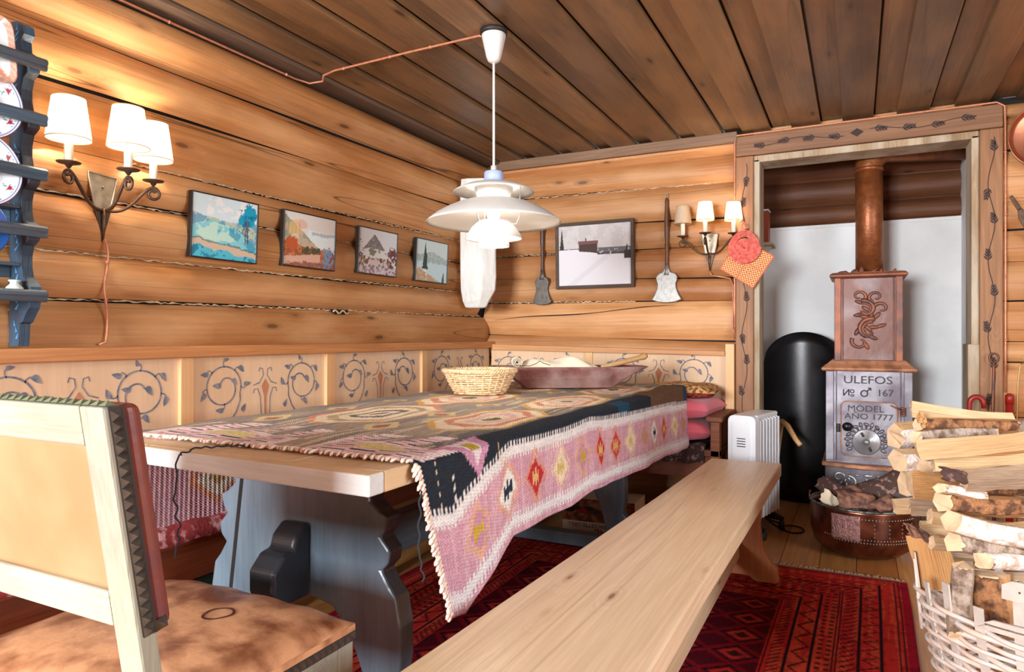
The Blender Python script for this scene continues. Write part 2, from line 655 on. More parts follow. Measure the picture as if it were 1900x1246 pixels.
# ---- back wall with the stove doorway
fB = lambda a, o, z: (a, YB - o, z)
seamsB = [(2.175, 2.15), (2.075, 2.06), (1.925, 1.895), (1.735, 1.695), (1.55, 1.535), (1.40, 1.352), (1.243, 1.218),
          (1.028, 0.989), (0.88, 0.87), (0.66, 0.65), (0.44, 0.43), (0.22, 0.21), (0, 0)]
mb = MB()
mb.box(-2.4, -0.52, YB + 0.010, YB + 0.14, 0, 2.18, 2)
mb.box(0.55, 2.6, YB + 0.010, YB + 0.14, 0, 2.18, 2)
mb.box(-0.52, 0.55, YB + 0.002, YB + 0.14, 2.03, 2.18, 0)
for i in range(len(seamsB) - 1):
    hi, lo = seamsB[i], seamsB[i + 1]
    log_strip(mb, -2.24, -0.53, (lo[0] + .003, lo[1] + .003), (hi[0] - .003, hi[1] - .003), fB, 0.04, n=56, m=10, seed=40 + i * 3)
    dz = 0.03 * math.sin(i * 2.1)
    log_strip(mb, 0.56, 2.6, (lo[1] + .003 + (dz if i < 11 else 0), lo[1] + .003 + (dz if i < 11 else 0)),
              (hi[1] - .003 + (0.03 * math.sin((i - 1) * 2.1) if i else 0), hi[1] - .003 + (0.03 * math.sin((i - 1) * 2.1) if i else 0)),
              fB, 0.035, n=40, m=10, seed=90 + i * 3)
wool(mb, -2.2, -1.2, (1.243, 1.23), fB, 0.004, 1, 0.004)
wool(mb, -2.2, -1.6, (1.735, 1.72), fB, 0.004, 1, 0.003)
wool(mb, -2.2, -1.6, (1.55, 1.545), fB, 0.004, 1, 0.003)
wool(mb, -2.2, -0.7, (1.925, 1.9), fB, 0.004, 1, 0.003)
# long drying crack
ck = MB()
struct(mb.build('wall_back', ['log_wood_back', 'wool_chink', 'dark_gap']))
cp = [(-2.15 + 1.2 * t, 1.125 + 0.075 * t + 0.006 * math.sin(t * 9)) for t in np.linspace(0, 1, 24)]
ck.strip(cp, [0.001 + 0.0045 * math.sin(PI * t) * (0.4 + abs(math.sin(t * 5))) for t in np.linspace(0, 1, 24)],
         frame((0, YB - 0.0475, 0), (1, 0, 0), (0, 0, 1)), 0, h=0.0)
struct(ck.build('trim_4', ['dark_gap']))

# ---- ceiling: wide boards lapped over narrower ones, running away from the viewpoint
mb = MB()
per = 0.252
mb.box(-2.4, 2.7, -3.5, 5.0, 2.21, 2.26, 0)
k = -9
while -0.069 + k * per < 2.7:
    x0 = -0.069 + k * per
    if x0 > -2.2:
        mb.box(x0, x0 + 0.145, -3.5, 4.06, 2.163, 2.186, 0)
    mb.box(x0 + 0.153, x0 + per + 0.01, -3.5, 4.06, 2.182, 2.206, 0)
    k += 1
struct(mb.build('ceiling', ['ceiling_wood'], bevel=0.003, seg=2))
mb = MB()
mb.box(XL - .0, -2.10, -3.4, 4.04, 2.150, 2.178, 0)
struct(mb.build('trim_1', ['ceiling_dark'], bevel=0.003))
# moulding below the ceiling on the back wall
mb = MB()
mb.box(-2.17, -0.60, YB - 0.075, YB, 2.105, 2.165, 0)
mb.prism([(-0.001, 0), (0.05, 0.035), (0.05, 0.05), (-0.001, 0.05)], -2.17, -0.60, frame((0, YB, 2.055), (0, -1, 0), (0, 0, 1)) if False else
         Matrix(((0, 0, 1, 0), (-1, 0, 0, YB), (0, 1, 0, 2.055), (0, 0, 0, 1))), 1)
struct(mb.build('trim_2', ['trim_grey_x', 'trim_wood_x'], bevel=0.003))  # lit lower edge of the moulding is put into the paler wood

# ---- floor boards
mb = MB()
x = -2.4
while x < 2.7:
    ww = R.choice([0.135, 0.15, 0.16])
    mb.box(x, x + ww - 0.0025, -3.5, 5.2, -0.03, 0.0, 0)
    x += ww
mb.box(-2.4, 2.7, -3.5, 5.2, -0.06, -0.03, 0)
struct(mb.build('floor', ['floor_wood']))

# ---- stove alcove (whitewashed masonry with a band of dark logs)
mb = MB()
mb.box(-0.62, 0.66, 4.66, 4.78, 0, 1.70, 0)
mb.box(-0.66, -0.555, 4.19, 4.70, 0, 2.2, 0)
mb.box(0.535, 0.66, 4.19, 4.70, 0, 2.2, 0)
mb.box(-0.62, 0.62, 4.655, 4.675, 1.690, 1.712, 0)
struct(mb.build('wall_alcove', ['plaster_white'], bevel=0.006))
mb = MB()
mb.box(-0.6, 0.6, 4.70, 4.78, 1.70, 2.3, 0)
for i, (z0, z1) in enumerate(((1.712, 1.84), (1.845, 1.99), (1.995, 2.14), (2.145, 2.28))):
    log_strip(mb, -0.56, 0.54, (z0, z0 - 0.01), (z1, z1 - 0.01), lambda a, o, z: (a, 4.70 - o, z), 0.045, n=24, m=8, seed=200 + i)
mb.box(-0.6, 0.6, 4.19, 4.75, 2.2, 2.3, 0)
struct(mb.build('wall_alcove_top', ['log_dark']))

# ---- door frame with painted vines
mb = MB()
mb.box(-0.609, -0.512, YB - 0.065, YB, 0, 2.022, 0)
mb.box(0.532, 0.628, YB - 0.065, YB, 0, 2.022, 0)
mb.box(-0.609, 0.628, YB - 0.065, YB, 2.024, 2.137, 1)
Mv = frame((0, YB - 0.0655, 0), (1, 0, 0), (0, 0, 1))


def Pf(mb, x, z, ang, sc, mi):
    """a painted ear of leaves"""
    for sd in (-1, 1):
        for q in range(4):
            a = ang + sd * (0.62 - 0.06 * q)
            bx, bz = x + math.cos(ang) * sc * 0.30 * q, z + math.sin(ang) * sc * 0.30 * q
            ln_ = sc * (0.7 - 0.08 * q)
            tx, tz = bx + math.cos(a) * ln_, bz + math.sin(a) * ln_
            nx, nz = -math.sin(a) * sc * 0.10, math.cos(a) * sc * 0.10
            mxx, mzz = (bx + tx) / 2, (bz + tz) / 2
            mb.poly([(bx, bz), (mxx - nx, mzz - nz), (tx, tz), (mxx + nx, mzz + nz)], MVL, mi, -0.0012 + 0.0001 * q)
    tx, tz = x + math.cos(ang) * sc * 1.35, z + math.sin(ang) * sc * 1.35
    nx, nz = -math.sin(ang) * sc * 0.09, math.cos(ang) * sc * 0.09
    mb.poly([(x, z), ((x + tx) / 2 - nx, (z + tz) / 2 - nz), (tx, tz), ((x + tx) / 2 + nx, (z + tz) / 2 + nz)], MVL, mi, -0.0014)


# local frame whose z points into the room is -Y; frame() gives x cross z = -y, so height is positive outward
MVL = Matrix(((1, 0, 0, 0), (0, 0, 1, YB - 0.065), (0, 1, 0, 0), (0, 0, 0, 1)))
for xc, z1 in ((-0.56, 1.98), (0.58, 1.98)):
    pts = [(xc + 0.014 * math.sin(z * 17), z) for z in np.linspace(0.1, z1, 110)]
    mb.strip(pts, 0.004, MVL, 2, -0.001)
    for q, z in enumerate(np.arange(0.16, z1, 0.175)):
        Pf(mb, xc + 0.014 * math.sin(z * 17), z, PI / 2 + R.uniform(-.25, .25) + (PI if R.random() < .3 else 0), 0.046, 2)
for x0, x1 in ((-0.47, -0.06), (0.06, 0.52)):
    pts = [(x, 2.08 + 0.012 * math.sin(x * 17)) for x in np.linspace(x0, x1, 40)]
    mb.strip(pts, 0.004, MVL, 2, -0.001)
    for x in np.arange(x0 + 0.02, x1, 0.125):
        Pf(mb, x, 2.08 + 0.012 * math.sin(x * 17), 0.2 * R.uniform(-1, 1) + (PI if x < 0 else 0), 0.048, 2)
mb.poly([(-0.032, 2.08), (0, 2.058), (0.032, 2.08), (0, 2.102)], MVL, 2, -0.0012)
struct(mb.build('door_1', ['frame_wood_z', 'frame_wood_x', 'paint_dark'], bevel=0.006))
mb = MB()
mb.box(-0.512, -0.482, YB - 0.050, YB + 0.14, 0, 2.0, 0)
mb.box(0.500, 0.532, YB - 0.050, YB + 0.14, 0, 2.0, 0)
mb.box(-0.512, 0.532, YB - 0.050, YB + 0.14, 1.985, 2.022, 0)
mb.box(0.485, 0.533, YB - 0.058, YB + 0.13, 0, 0.98, 0)
struct(mb.build('trim_3', ['jamb_wood'], bevel=0.004))

# ---- the rest of the room, behind and beside the viewpoint
mb = MB()
for (y0, y1, z0, z1) in ((-3.4, -0.1, 0, 2.2), (1.6, 4.2, 0, 2.2), (-0.1, 1.6, 0, 0.85), (-0.1, 1.6, 1.95, 2.2)):
    mb.box(2.6, 2.74, y0, y1, z0, z1, 0)
struct(mb.build('wall_right', ['log_wood']))
mb = MB()
for (x0, x1, z0, z1) in ((-2.3, -2.1, 0, 2.2), (-0.6, 2.7, 0, 2.2), (-2.1, -0.6, 0, 0.8), (-2.1, -0.6, 1.98, 2.2)):
    mb.box(x0, x1, -3.54, -3.4, z0, z1, 0)
struct(mb.build('wall_front', ['log_wood_back']))
for nm, kind in (('window_1', 0), ('added_side_window', 1)):  # the side one is added, as an opening for the fill light
    mb = MB()
    if kind == 0:
        for x in (-2.1, -1.375, -0.65):
            mb.box(x, x + 0.05, -3.44, -3.39, 0.8, 1.98, 0)
        for z in (0.8, 1.93):
            mb.box(-2.1, -0.6, -3.435, -3.395, z, z + 0.05, 0)
    else:
        for y in (-0.1, 0.72, 1.55):
            mb.box(2.595, 2.635, y, y + 0.05, 0.85, 1.95, 0)
        for z in (0.85, 1.37, 1.90):
            mb.box(2.59, 2.63, -0.1, 1.6, z, z + 0.05, 0)
    struct(mb.build(nm, ['jamb_wood'], bevel=0.004))

# ------------------------------------------------------------------ built-in corner bench with painted back
wood('panel_wood', (226, 194, 160), (212, 172, 132), 'Z', across=7, along=0.8, knots=0.0, vary=0.08, fine=0.18, rough=0.5, bump=0.1)
wood('stile_wood', (228, 184, 134), (206, 154, 104), 'Z', across=14, along=0.8, knots=0.03, vary=0.1, fine=0.25, bump=0.1)
wood('bench_red_y', (150, 78, 40), (108, 52, 28), 'Y', across=12, along=0.8, knots=0.05, vary=0.15)
wood('bench_red_x', (150, 82, 44), (108, 54, 28), 'X', across=12, along=0.8, knots=0.05, vary=0.15)
plain('paint_blue', (92, 98, 116), 0.7, var=0.3, scale=50, col2=(138, 132, 132))
plain('paint_rust', (190, 124, 88), 0.7, var=0.2, scale=40)


def spiral_pts(sx):
    """painted scroll in a unit frame (outer radius 1), sx = +-1 mirrors it"""
    pts = [(-0.62, -1.52), (-0.2, -1.2)]
    pts = []
    # outer sweep from lower right up round the top to the lower left and in to the inner turn
    pts += [(0.35, -1.75), (0.75, -1.25), (0.98, -0.7)]
    for a in np.linspace(-0.35, PI + 0.35, 22):
        pts.append((1.02 * math.cos(a), 1.0 * math.sin(a) + 0.02))
    for a in np.linspace(PI + 0.45, 2 * PI + 0.45, 16):
        t = (a - PI - 0.45) / PI
        rr = 1.0 - 0.40 * t
        pts.append((rr * math.cos(a), rr * math.sin(a)))
    for t in np.linspace(0.1, 1, 10):
        a = 0.45 + t * 1.9
        rr = 0.60 - 0.30 * t
        pts.append((rr * math.cos(a), rr * math.sin(a)))
    return [(x * sx, y) for x, y in pts]


def leaf(mb, x, y, a, s, M, mi):
    P = []
    for t in np.linspace(0, 1, 7):
        P.append((t, 0.46 * math.sin(PI * t ** 0.8) - 0.25 * t * t))
    for t in np.linspace(1, 0, 7)[1:-1]:
        P.append((t, -0.16 * math.sin(PI * t) - 0.25 * t * t))
    ca, sa = math.cos(a), math.sin(a)
    mb.poly([(x + s * (p * ca - q * sa), y + s * (p * sa + q * ca)) for p, q in P], M, mi, -0.0013)


def scroll(mb, cx, cz, r, sx, M, mi):
    pts = [(cx + r * x, cz + r * y) for x, y in spiral_pts(sx)]
    n = len(pts)
    mb.strip(pts, 0.0062, M, mi, -0.0012)
    for a, la in ((0.0, -0.5), (0.9, 0.9), (PI / 2, PI / 2 + .3), (2.35, 2.5), (PI + .05, PI + 0.3), (PI * 1.5, PI * 1.5)):
        rad = 1.0 if a < 4 else 0.8
        bx, bz = cx + sx * r * rad * math.cos(a), cz + r * rad * math.sin(a)
        if sx < 0:
            la = PI - la
        cv = 0.55 if (a > 2.2 and a < 4) or a < .5 else -0.55
        cv *= sx
        st = [(bx, bz)]
        for q_ in range(1, 5):
            st.append((st[-1][0] + 0.0065 * math.cos(la - cv + cv * q_ * .55), st[-1][1] + 0.0065 * math.sin(la - cv + cv * q_ * .55)))
        mb.strip(st, 0.0042, M, mi, -0.0012)
        ex, ez = st[-1]
        leaf(mb, ex - .006 * math.cos(la), ez - .006 * math.sin(la), la + cv * 2.1, 0.036 if abs(a - PI / 2) > .1 else 0.026, M, mi)
    leaf(mb, cx - sx * r * .2, cz + r * 0.22, PI * (1.15 if sx > 0 else -0.15), 0.040, M, mi)
    leaf(mb, cx + sx * r * .42, cz + r * 0.3, PI * (-0.1 if sx > 0 else 1.1), 0.034, M, mi)
    leaf(mb, cx + sx * r * 1.2, cz - r * 1.35, PI * .5, 0.035, M, mi)


def motif(mb, cx, cz, M, mi, mr):
    mb.poly([(cx, cz + 0.045), (cx - 0.02, cz + 0.015), (cx - 0.006, cz - 0.03), (cx - 0.004, cz - 0.13), (cx + 0.004, cz - 0.13),
             (cx + 0.006, cz - 0.03), (cx + 0.02, cz + 0.015)], M, mr, -0.0013)
    for s in (-1, 1):
        mb.strip([(cx + s * 0.062, cz + 0.02), (cx + s * 0.03, cz + 0.03), (cx + s * 0.01, cz + 0.06), (cx + s * 0.014, cz + 0.085),
                  (cx + s * 0.03, cz + 0.09), (cx + s * 0.034, cz + 0.075)], 0.0045, M, mi, -0.0012)
        mb.strip([(cx + s * 0.062, cz - 0.012), (cx + s * 0.058, cz + 0.004), (cx + s * 0.04, cz + 0.005), (cx + s * 0.026, cz - 0.03),
                  (cx + s * 0.02, cz - 0.13)], 0.0045, M, mi, -0.0012)


plain('teal_paint', (44, 112, 104), 0.5, var=.2)
mb = MB()
mb.box(-2.14, -1.84, 0.55, 1.85, 0.0, 0.24, 0)
mb.box(-2.15, -1.83, 0.54, 1.86, 0.24, 0.268, 0)
tag(mb.build('storage_chest', ['teal_paint'], bevel=.005), 'low teal painted chest pushed under the left wall bench', 'chest')
bench = thing('corner_bench', 'built-in corner bench with blue scrollwork painted on its pale wooden back', 'bench', (-2.0, 3.8, 0))
BX = -2.185     # face of the panels on the left
BYF = 3.99      # face of the panels at the back
ML = Matrix(((0, 0, -1, BX), (1, 0, 0, 0), (0, 1, 0, 0), (0, 0, 0, 1)))      # x -> +Y, y -> +Z, z -> -X
MBk = Matrix(((1, 0, 0, 0), (0, 0, 1, BYF), (0, 1, 0, 0), (0, 0, 0, 1)))
edgesL = [(-0.62, 0.11), (0.166, 0.90), (0.952, 1.654), (1.71, 2.412), (2.466, 3.182), (3.235, 3.985)]
for a, b in edgesL:
    mb = MB()
    mb.box(BX - 0.03, BX, a - 0.003, b + 0.003, 0.46, 0.945, 0)
    c = (a + b) / 2
    scroll(mb, c - 0.205, 0.822, 0.078, 1, ML, 1)
    scroll(mb, c + 0.205, 0.822, 0.078, -1, ML, 1)
    motif(mb, c, 0.80, ML, 1, 2)
    mb.build('back_panel', ['panel_wood', 'paint_blue', 'paint_rust'], bench)
for a, b in ((-1.455, -0.655), (-2.165, -1.505)):
    mb = MB()
    mb.box(a - 0.003, b + 0.003, BYF, BYF + 0.03, 0.46, 0.93, 0)
    c = (a + b) / 2
    scroll(mb, c - 0.205, 0.805, 0.078, 1, MBk, 1)
    scroll(mb, c + 0.215, 0.805, 0.078, -1, MBk, 1)
    motif(mb, c + 0.01, 0.79, MBk, 1, 2)
    mb.build('back_panel', ['panel_wood', 'paint_blue', 'paint_rust'], bench)
for y in (0.11, 0.896, 1.654, 2.412, 3.182):
    mb = MB()
    mb.box(BX - 0.03, BX + 0.016, y, y + 0.056, 0.46, 0.945, 0)
    mb.build('stile', ['stile_wood'], bench, bevel=0.003)
mb = MB()
mb.box(-1.505, -1.455, BYF - 0.014, BYF + 0.03, 0.46, 0.925, 0)
mb.build('stile', ['stile_wood'], bench, bevel=0.003)
mb = MB()
mb.box(-0.66, -0.612, BYF - 0.03, BYF + 0.035, 0.3, 0.975, 0)
mb.build('stile', ['stile_wood'], bench, bevel=0.003)
mb = MB()
mb.box(XL + .01, -2.15, -0.7, 4.0, 0.942, 0.984, 0)
mb.build('top_rail', ['trim_wood'], bench, bevel=0.004)
mb = MB()
Mr = Matrix.Translation((0, 0, 0))
mb.prism([(-2.15, 0.928), (-0.662, 0.908), (-0.662, 0.935), (-2.15, 0.968)], BYF - 0.03, BYF + 0.05,
         Matrix(((1, 0, 0, 0), (0, 0, 1, 0), (0, 1, 0, 0), (0, 0, 0, 1))), 0)
mb.build('top_rail', ['trim_wood_x'], bench, bevel=0.004)
mb = MB()
mb.box(-2.19, -1.76, -0.7, 4.0, 0.405, 0.44, 0)
mb.build('seat', ['bench_red_y'], bench, bevel=0.004)
mb = MB()
mb.box(-1.76, -0.62, 3.55, 4.0, 0.405, 0.44, 0)
mb.build('seat', ['bench_red_x'], bench, bevel=0.004)
mb = MB()
mb.box(-1.80, -1.775, -0.7, 3.57, 0.29, 0.405, 0)
mb.box(-1.80, -0.66, 3.57, 3.595, 0.29, 0.405, 0)
mb.build('apron', ['bench_red_y'], bench, bevel=0.003)
mb = MB()
for p in ((-1.80, 1.0), (-1.80, 2.3), (-1.80, 3.54)):
    mb = MB()
    mb.box(p[0], p[0] + 0.05, p[1], p[1] + 0.05, 0, 0.29, 0)
    mb.build('leg', ['bench_red_y'], bench, bevel=0.003)
mb = MB()
mb.box(-0.665, -0.62, 3.55, 3.61, 0, 0.585, 0)
mb.build('leg', ['bench_red_x'], bench, bevel=0.003)
mb = MB()
mb.box(-0.685, -0.605, 3.53, 3.97, 0.585, 0.612, 0)
mb.box(-0.655, -0.630, 3.60, 3.97, 0.44, 0.585, 0)
mb.build('armrest', ['bench_red_x'], bench, bevel=0.005)


# ------------------------------------------------------------------ dining table
wood('table_top', (232, 206, 172), (214, 178, 136), 'Y', across=12, along=0.9, knots=0.02, vary=0.06, fine=0.2, rough=0.4, bump=0.15)
wood('table_edge_glare', (222, 230, 236), (200, 206, 212), 'X', across=16, along=1.2, knots=0.0, vary=0.05, fine=0.2, rough=0.35,
     wear=(176, 158, 140), wearamt=0.4)  # bluish window glare on the end face is put into this colour
wood('blue_paint', (104, 120, 132), (78, 90, 102), 'Z', across=14, along=1.4, knots=0.0, vary=0.05, fine=0.25, rough=0.26, spec=0.7,
     wear=(126, 140, 150), wearamt=0.35, bump=0.12)
wood('blue_paint_y', (84, 98, 106), (58, 66, 74), 'Y', across=14, along=1.4, knots=0.0, vary=0.05, fine=0.25, rough=0.3, spec=0.6)
TX0, TX1, TY0, TY1, TZ = -1.76, -0.82, 1.045, 3.47, 0.757
table = thing('dining_table', 'long trestle table with pale worn top and dark blue carved trestles', 'table', (-1.29, 2.25, 0))
mb = MB()
xs = [TX0, -1.53, -1.29, -1.06, TX1]
for a, b in zip(xs, xs[1:]):
    mb.box(a, b - 0.0015 if b < TX1 else b, TY0 + 0.03, TY1, TZ - 0.042, TZ, 0)
# breadboard end, slightly out of square
mb.add([(TX0, TY0 + .028, TZ - .042), (TX1, TY0 + .028, TZ - .042), (TX1, TY0 - .02, TZ - .042), (TX0, TY0 + .02, TZ - .042),
        (TX0, TY0 + .028, TZ), (TX1, TY0 + .028, TZ), (TX1, TY0 - .02, TZ), (TX0, TY0 + .02, TZ)],
       [(0, 1, 2, 3), (3, 2, 6, 7), (1, 0, 4, 5), (2, 1, 5, 6), (0, 3, 7, 4), (7, 6, 5, 4)], 1)
mb.m[-1] = 0
mb.build('tabletop', ['table_top', 'table_edge_glare'], table, bevel=0.005)
side = [(0.13, 0.715), (0.245, 0.715), (0.25, 0.67), (0.232, 0.645), (0.232, 0.62), (0.262, 0.595), (0.285, 0.585), (0.275, 0.55),
        (0.262, 0.535), (0.29, 0.505), (0.285, 0.475), (0.265, 0.455), (0.288, 0.42), (0.31, 0.395), (0.322, 0.33), (0.322, 0.25),
        (0.312, 0.19), (0.34, 0.165), (0.375, 0.12), (0.38, 0.012), (0.235, 0.012), (0.232, 0.09), (0.205, 0.2), (0.165, 0.29), (0.11, 0.345), (0.0, 0.365)]
prof = side + [(-x, z) for x, z in side[::-1][1:]]


def trestle(y, par, flip):
    mb = MB()
    M = Matrix(((1, 0, 0, -1.285), (0, 0, 1, y), (0, 1, 0, 0), (0, 0, 0, 1)))
    # a dark strip on the face stands for the shaded slit left of the middle
    P = [(x, z) for x, z in side[1:]] + [(-x, z) for x, z in side[1:-1][::-1]]
    mb.prism(P, -0.028, 0.028, M, 0)
    o = mb.build('trestle', ['blue_paint', 'dark_gap'], par, bevel=0.006, seg=2, angle=25)
    s = MB()
    s.prism([(-0.185, 0.715), (-0.198, 0.715), (-0.262, 0.26), (-0.249, 0.26)], -0.0288, -0.0278, M, 0)
    s.build('slit', ['dark_gap'], o)
    f = MB()
    f.box(-1.69, -0.88, y - 0.04, y + 0.04, 0.012, 0.07, 0)
    f.build('foot', ['blue_paint'], par, bevel=0.008)
    return o


plain('black_gloss', (44, 48, 54), 0.3, var=.2, bump=.1)
trestle(1.35, table, 1)
trestle(3.10, table, -1)
mb = MB()
mb.box(-1.31, -1.26, 1.38, 3.07, 0.35, 0.47, 0)
mb.build('stretcher', ['blue_paint_y'], table, bevel=0.006)
for y, s in ((1.322, -1), (3.128, 1)):
    mb = MB()
    Mk = Matrix(((0, 0, 1, -1.285), (s, 0, 0, y), (0, 1, 0, 0), (0, 0, 0, 1)))
    mb.prism([(0, 0.36), (0.11, 0.36), (0.125, 0.40), (0.125, 0.45), (0.09, 0.485), (0.06, 0.49), (0.05, 0.52), (0.02, 0.545), (0, 0.545)],
             -0.042, 0.042, Mk, 0)
    mb.build('stretcher_key', ['black_gloss'], table, bevel=0.012, seg=3, angle=20)
for y in (1.35, 3.10):
    mb = MB()
    mb.box(-1.6, -0.95, y - 0.045, y + 0.045, 0.70, 0.715, 0)
    mb.build('batten', ['blue_paint'], table, bevel=0.004)

# ------------------------------------------------------------------ kilim tablecloth
attrmat('kilim', 0.92, weave=(2 * PI / 0.016, 2 * PI / 0.008), spec=0.1, bump=0.8, noise=0.28, nscale=130)
CY0, CY1 = 1.16, 3.60
CW = 0.955                                   # width lying on the table, from right edge to left edge


def hem_drop(y):
    ys = [1.16, 1.26, 1.36, 1.49, 1.56, 1.75, 1.95, 2.15, 2.3, 2.55, 2.9, 3.3, 3.6]
    zs = [0.41, 0.395, 0.435, 0.475, 0.50, 0.492, 0.49, 0.50, 0.485, 0.475, 0.463, 0.448, 0.432]
    return TZ - float(np.interp(y, ys, zs))


NU, NV = 520, 330
DMAX = 0.33
LEFT = 0.30
yy = np.linspace(CY0, CY1, NU)
WB = 0.255                                    # hem to top of white comb


def kilim_colors(U, V, D):
    """U along the table from the near end, V in metres up from the hem (right side), D drop length there"""
    q = 0.0085
    Uq = np.floor(U / q) * q
    Vq = np.floor(V / q) * q
    W = V - D                                # distance inwards from the table edge
    C = np.zeros(U.shape + (3,))

    def put(mask, col, a=1.0):
        m_ = (np.clip(np.asarray(mask, float), 0, 1) * a)[..., None]
        C[:] = C * (1 - m_) + np.array(L(*col)) * m_
    ones = np.ones_like(U)
    n = fbm(U * 9, V * 60, 3)
    put(ones, (78, 80, 88))
    put(ones, (168, 156, 146), np.clip((W - 0.02) * 6, 0, 1) * 0.9)  # grey-brown ground, lightened to carry the grazing brightness of the tabletop
    band = vnoise(U * 2.2 + 0 * V, V * 38, 8)
    put((band > 0.62) & (W > .06), (190, 170, 148), 0.5)
    put((band < 0.3) & (W > .06), (124, 124, 128), 0.4)
    put((W < 0.05) * (W > -0.2), (34, 42, 52), 0.85)
    put((U > 1.75) * (W < 0.10), (120, 88, 66), 0.85)
    put((U > 1.30) * (U < 1.44) * (W < 0.03), (36, 78, 104), 0.9)
    put((U > 2.36) * (W < 0.10), (40, 74, 100), 0.9)

    def hexagon(cu, cw, a, b, cols):
        wb = (vnoise(U * 11, W * 14, 31) - .5) * 0.035
        du, dw = np.abs(Uq + np.floor(wb / q) * q - cu), np.abs(W - cw + wb * .5)
        dw = np.floor(dw / q) * q
        for t, col in cols:
            # hexagon elongated along the table
            m_ = (dw < b * t) & (du < a * t) & (du / (a * t) + 0.55 * dw / (b * t) < 1.12)
            put(m_, col)
    cream, salmon, pink, dk = (242, 226, 200), (222, 150, 124), (236, 190, 184), (120, 110, 106)
    for cu, cw, a, b in ((0.70, 0.20, .26, .115), (0.66, 0.60, .27, .13), (1.32, 0.20, .26, .11), (1.28, 0.62, .27, .13),
                         (1.95, 0.22, .26, .115), (1.92, 0.62, .25, .13)):
        k = int(cu * 10 + cw * 10)
        hexagon(cu, cw, a * 1.12, b * 1.12, [(1, (222, 176, 104) if k % 2 else salmon)])
        hexagon(cu, cw, a, b, [(1, cream), (0.82, salmon if k % 2 else (188, 168, 130)), (0.66, cream), (0.48, pink if k % 2 else dk),
                               (0.34, cream), (0.16, (120, 110, 84))])
    st_ = vnoise(U * 5, W * 90, 77)
    put((st_ > .72) & (W > .07) & (vnoise(U * 3.1, W * 4, 5) > .45), (226, 208, 178), .75)
    # small hooked figures between
    for cu in np.arange(0.42, 2.4, 0.32):
        for cw in (0.405, 0.83):
            du, dw = np.abs(Uq - cu), np.abs(W - cw)
            put((du + dw * 1.6 < 0.085) & (du + dw * 1.6 > 0.045), (226, 202, 150))
            put(du + dw * 1.6 < 0.03, (190, 110, 90))
    # large pale zigzag figures at the near end
    for c0, hw in ((0.17, 0.17), (0.66, 0.23)):
        dw = np.abs(W - c0)
        zz = 0.25 + 0.07 * np.sign(np.sin((W - c0) * 44 + np.floor(U * 40) * .35)) - dw * 0.2
        put((U < zz) & (dw < hw) & (U > 0.02), (248, 230, 230))
        st = np.sin(U * 118 + np.floor(W * 14) * 1.9)
        put((U < zz - .02) & (dw < hw - .02) & (st > 0.5), (236, 182, 190))
        put((U < zz - .03) & (dw < hw - .03) & (st < -0.82), (96, 92, 100))
        put((np.abs(U - 0.11) < 0.03) & (dw < hw * 0.35), (232, 214, 150))
    # yellow line in the ground
    # ---- the hanging border, measured from the hem
    Vh = V
    top = WB - 0.045
    teeth = ((np.floor(U / 0.0085) % 2) == 0)
    put(Vh < top, (222, 176, 186))
    pk = vnoise(U * 60, V * 5, 21)
    put((Vh < top) & (pk > 0.5), (206, 150, 170), 0.6)
    put((Vh < top + 0.018) & (Vh > top - 0.006), (236, 230, 228))
    put((Vh < top + 0.033) & (Vh >= top + 0.018) & teeth, (236, 230, 228))
    put((Vh < top - 0.006) & (Vh >= top - 0.016) & teeth, (236, 230, 228))
    put((Vh < 0.046) & (Vh > 0.026), (240, 234, 234))
    put((Vh < 0.058) & (Vh >= 0.046) & teeth, (240, 234, 234))
    put((Vh < 0.026) & (Vh > 0.014) & teeth, (240, 234, 234))
    cz = 0.125
    for i, cu in enumerate(np.arange(0.20, 2.5, 0.176)):
        du, dv = np.abs(Uq - cu), np.abs(Vq - cz)
        dm = du / (0.052 + 0.016 * ((i * 7) % 5) / 5) + dv / (0.054 + 0.012 * ((i * 3) % 4) / 4)
        outer, inner, mid = [((226, 160, 120), (198, 74, 80), (232, 176, 110)), ((232, 170, 130), (240, 236, 230), (44, 54, 66)),
                             ((230, 176, 130), (206, 150, 170), (206, 170, 70)), ((240, 206, 170), (240, 222, 190), (222, 190, 120))][(i * 3 + 2) % 4 if i else 2]
        if i == 2 or i == 5:
            outer, inner, mid = (226, 150, 110), (196, 52, 66), (232, 190, 120)
        put((dm < 1.35) & (dm > 1.08) & ((np.floor(U / .006) % 2) == 0), outer)
        put((dm < 1.0), inner)
        put((dm < 1.0) & (dm > 0.86), outer, 0.8)
        put(((du < 0.02) & (dv < 0.007)) | ((du < 0.024) & (du > .013) & (dv < 0.016)) | ((du < 0.004) & (dv < 0.028)), mid)
    # pink triangle hanging from the near end figure with an ochre heart
    cu = 0.23
    tri = (np.abs(Uq - cu) < (Vq - (D - 0.085)) * 0.85) & (Vq > D - 0.085) & (Vq < D + 0.05)
    put(tri, (206, 150, 176))
    tri2 = (np.abs(Uq - cu) < (Vq - (D - 0.055)) * 0.6) & (Vq > D - 0.055) & (Vq < D + 0.04)
    put(tri2, (232, 218, 220))
    put((np.abs(Uq - cu) < 0.018) & (np.abs(V - D - 0.005) < 0.016), (188, 160, 50))
    put((np.abs(U - 0.055) < 0.003) & (V > D - .12) & (V < D - 0.01) & (np.sin(V * 260) > -.2), (230, 210, 180))
    put((np.abs(U - 0.12) < 0.0025) & (V > D - .12) & (V < D - 0.05) & (np.sin(V * 260) > -.2), (230, 225, 220))
    put((np.abs(U - 0.34 + (V - D) * .2) < 0.002) & (V > D - .08) & (V < D - 0.01), (222, 186, 120))
    # left hem border (mirrored)
    Vl = (D + CW + LEFT) - V
    put(Vl < 0.24, (222, 178, 186))
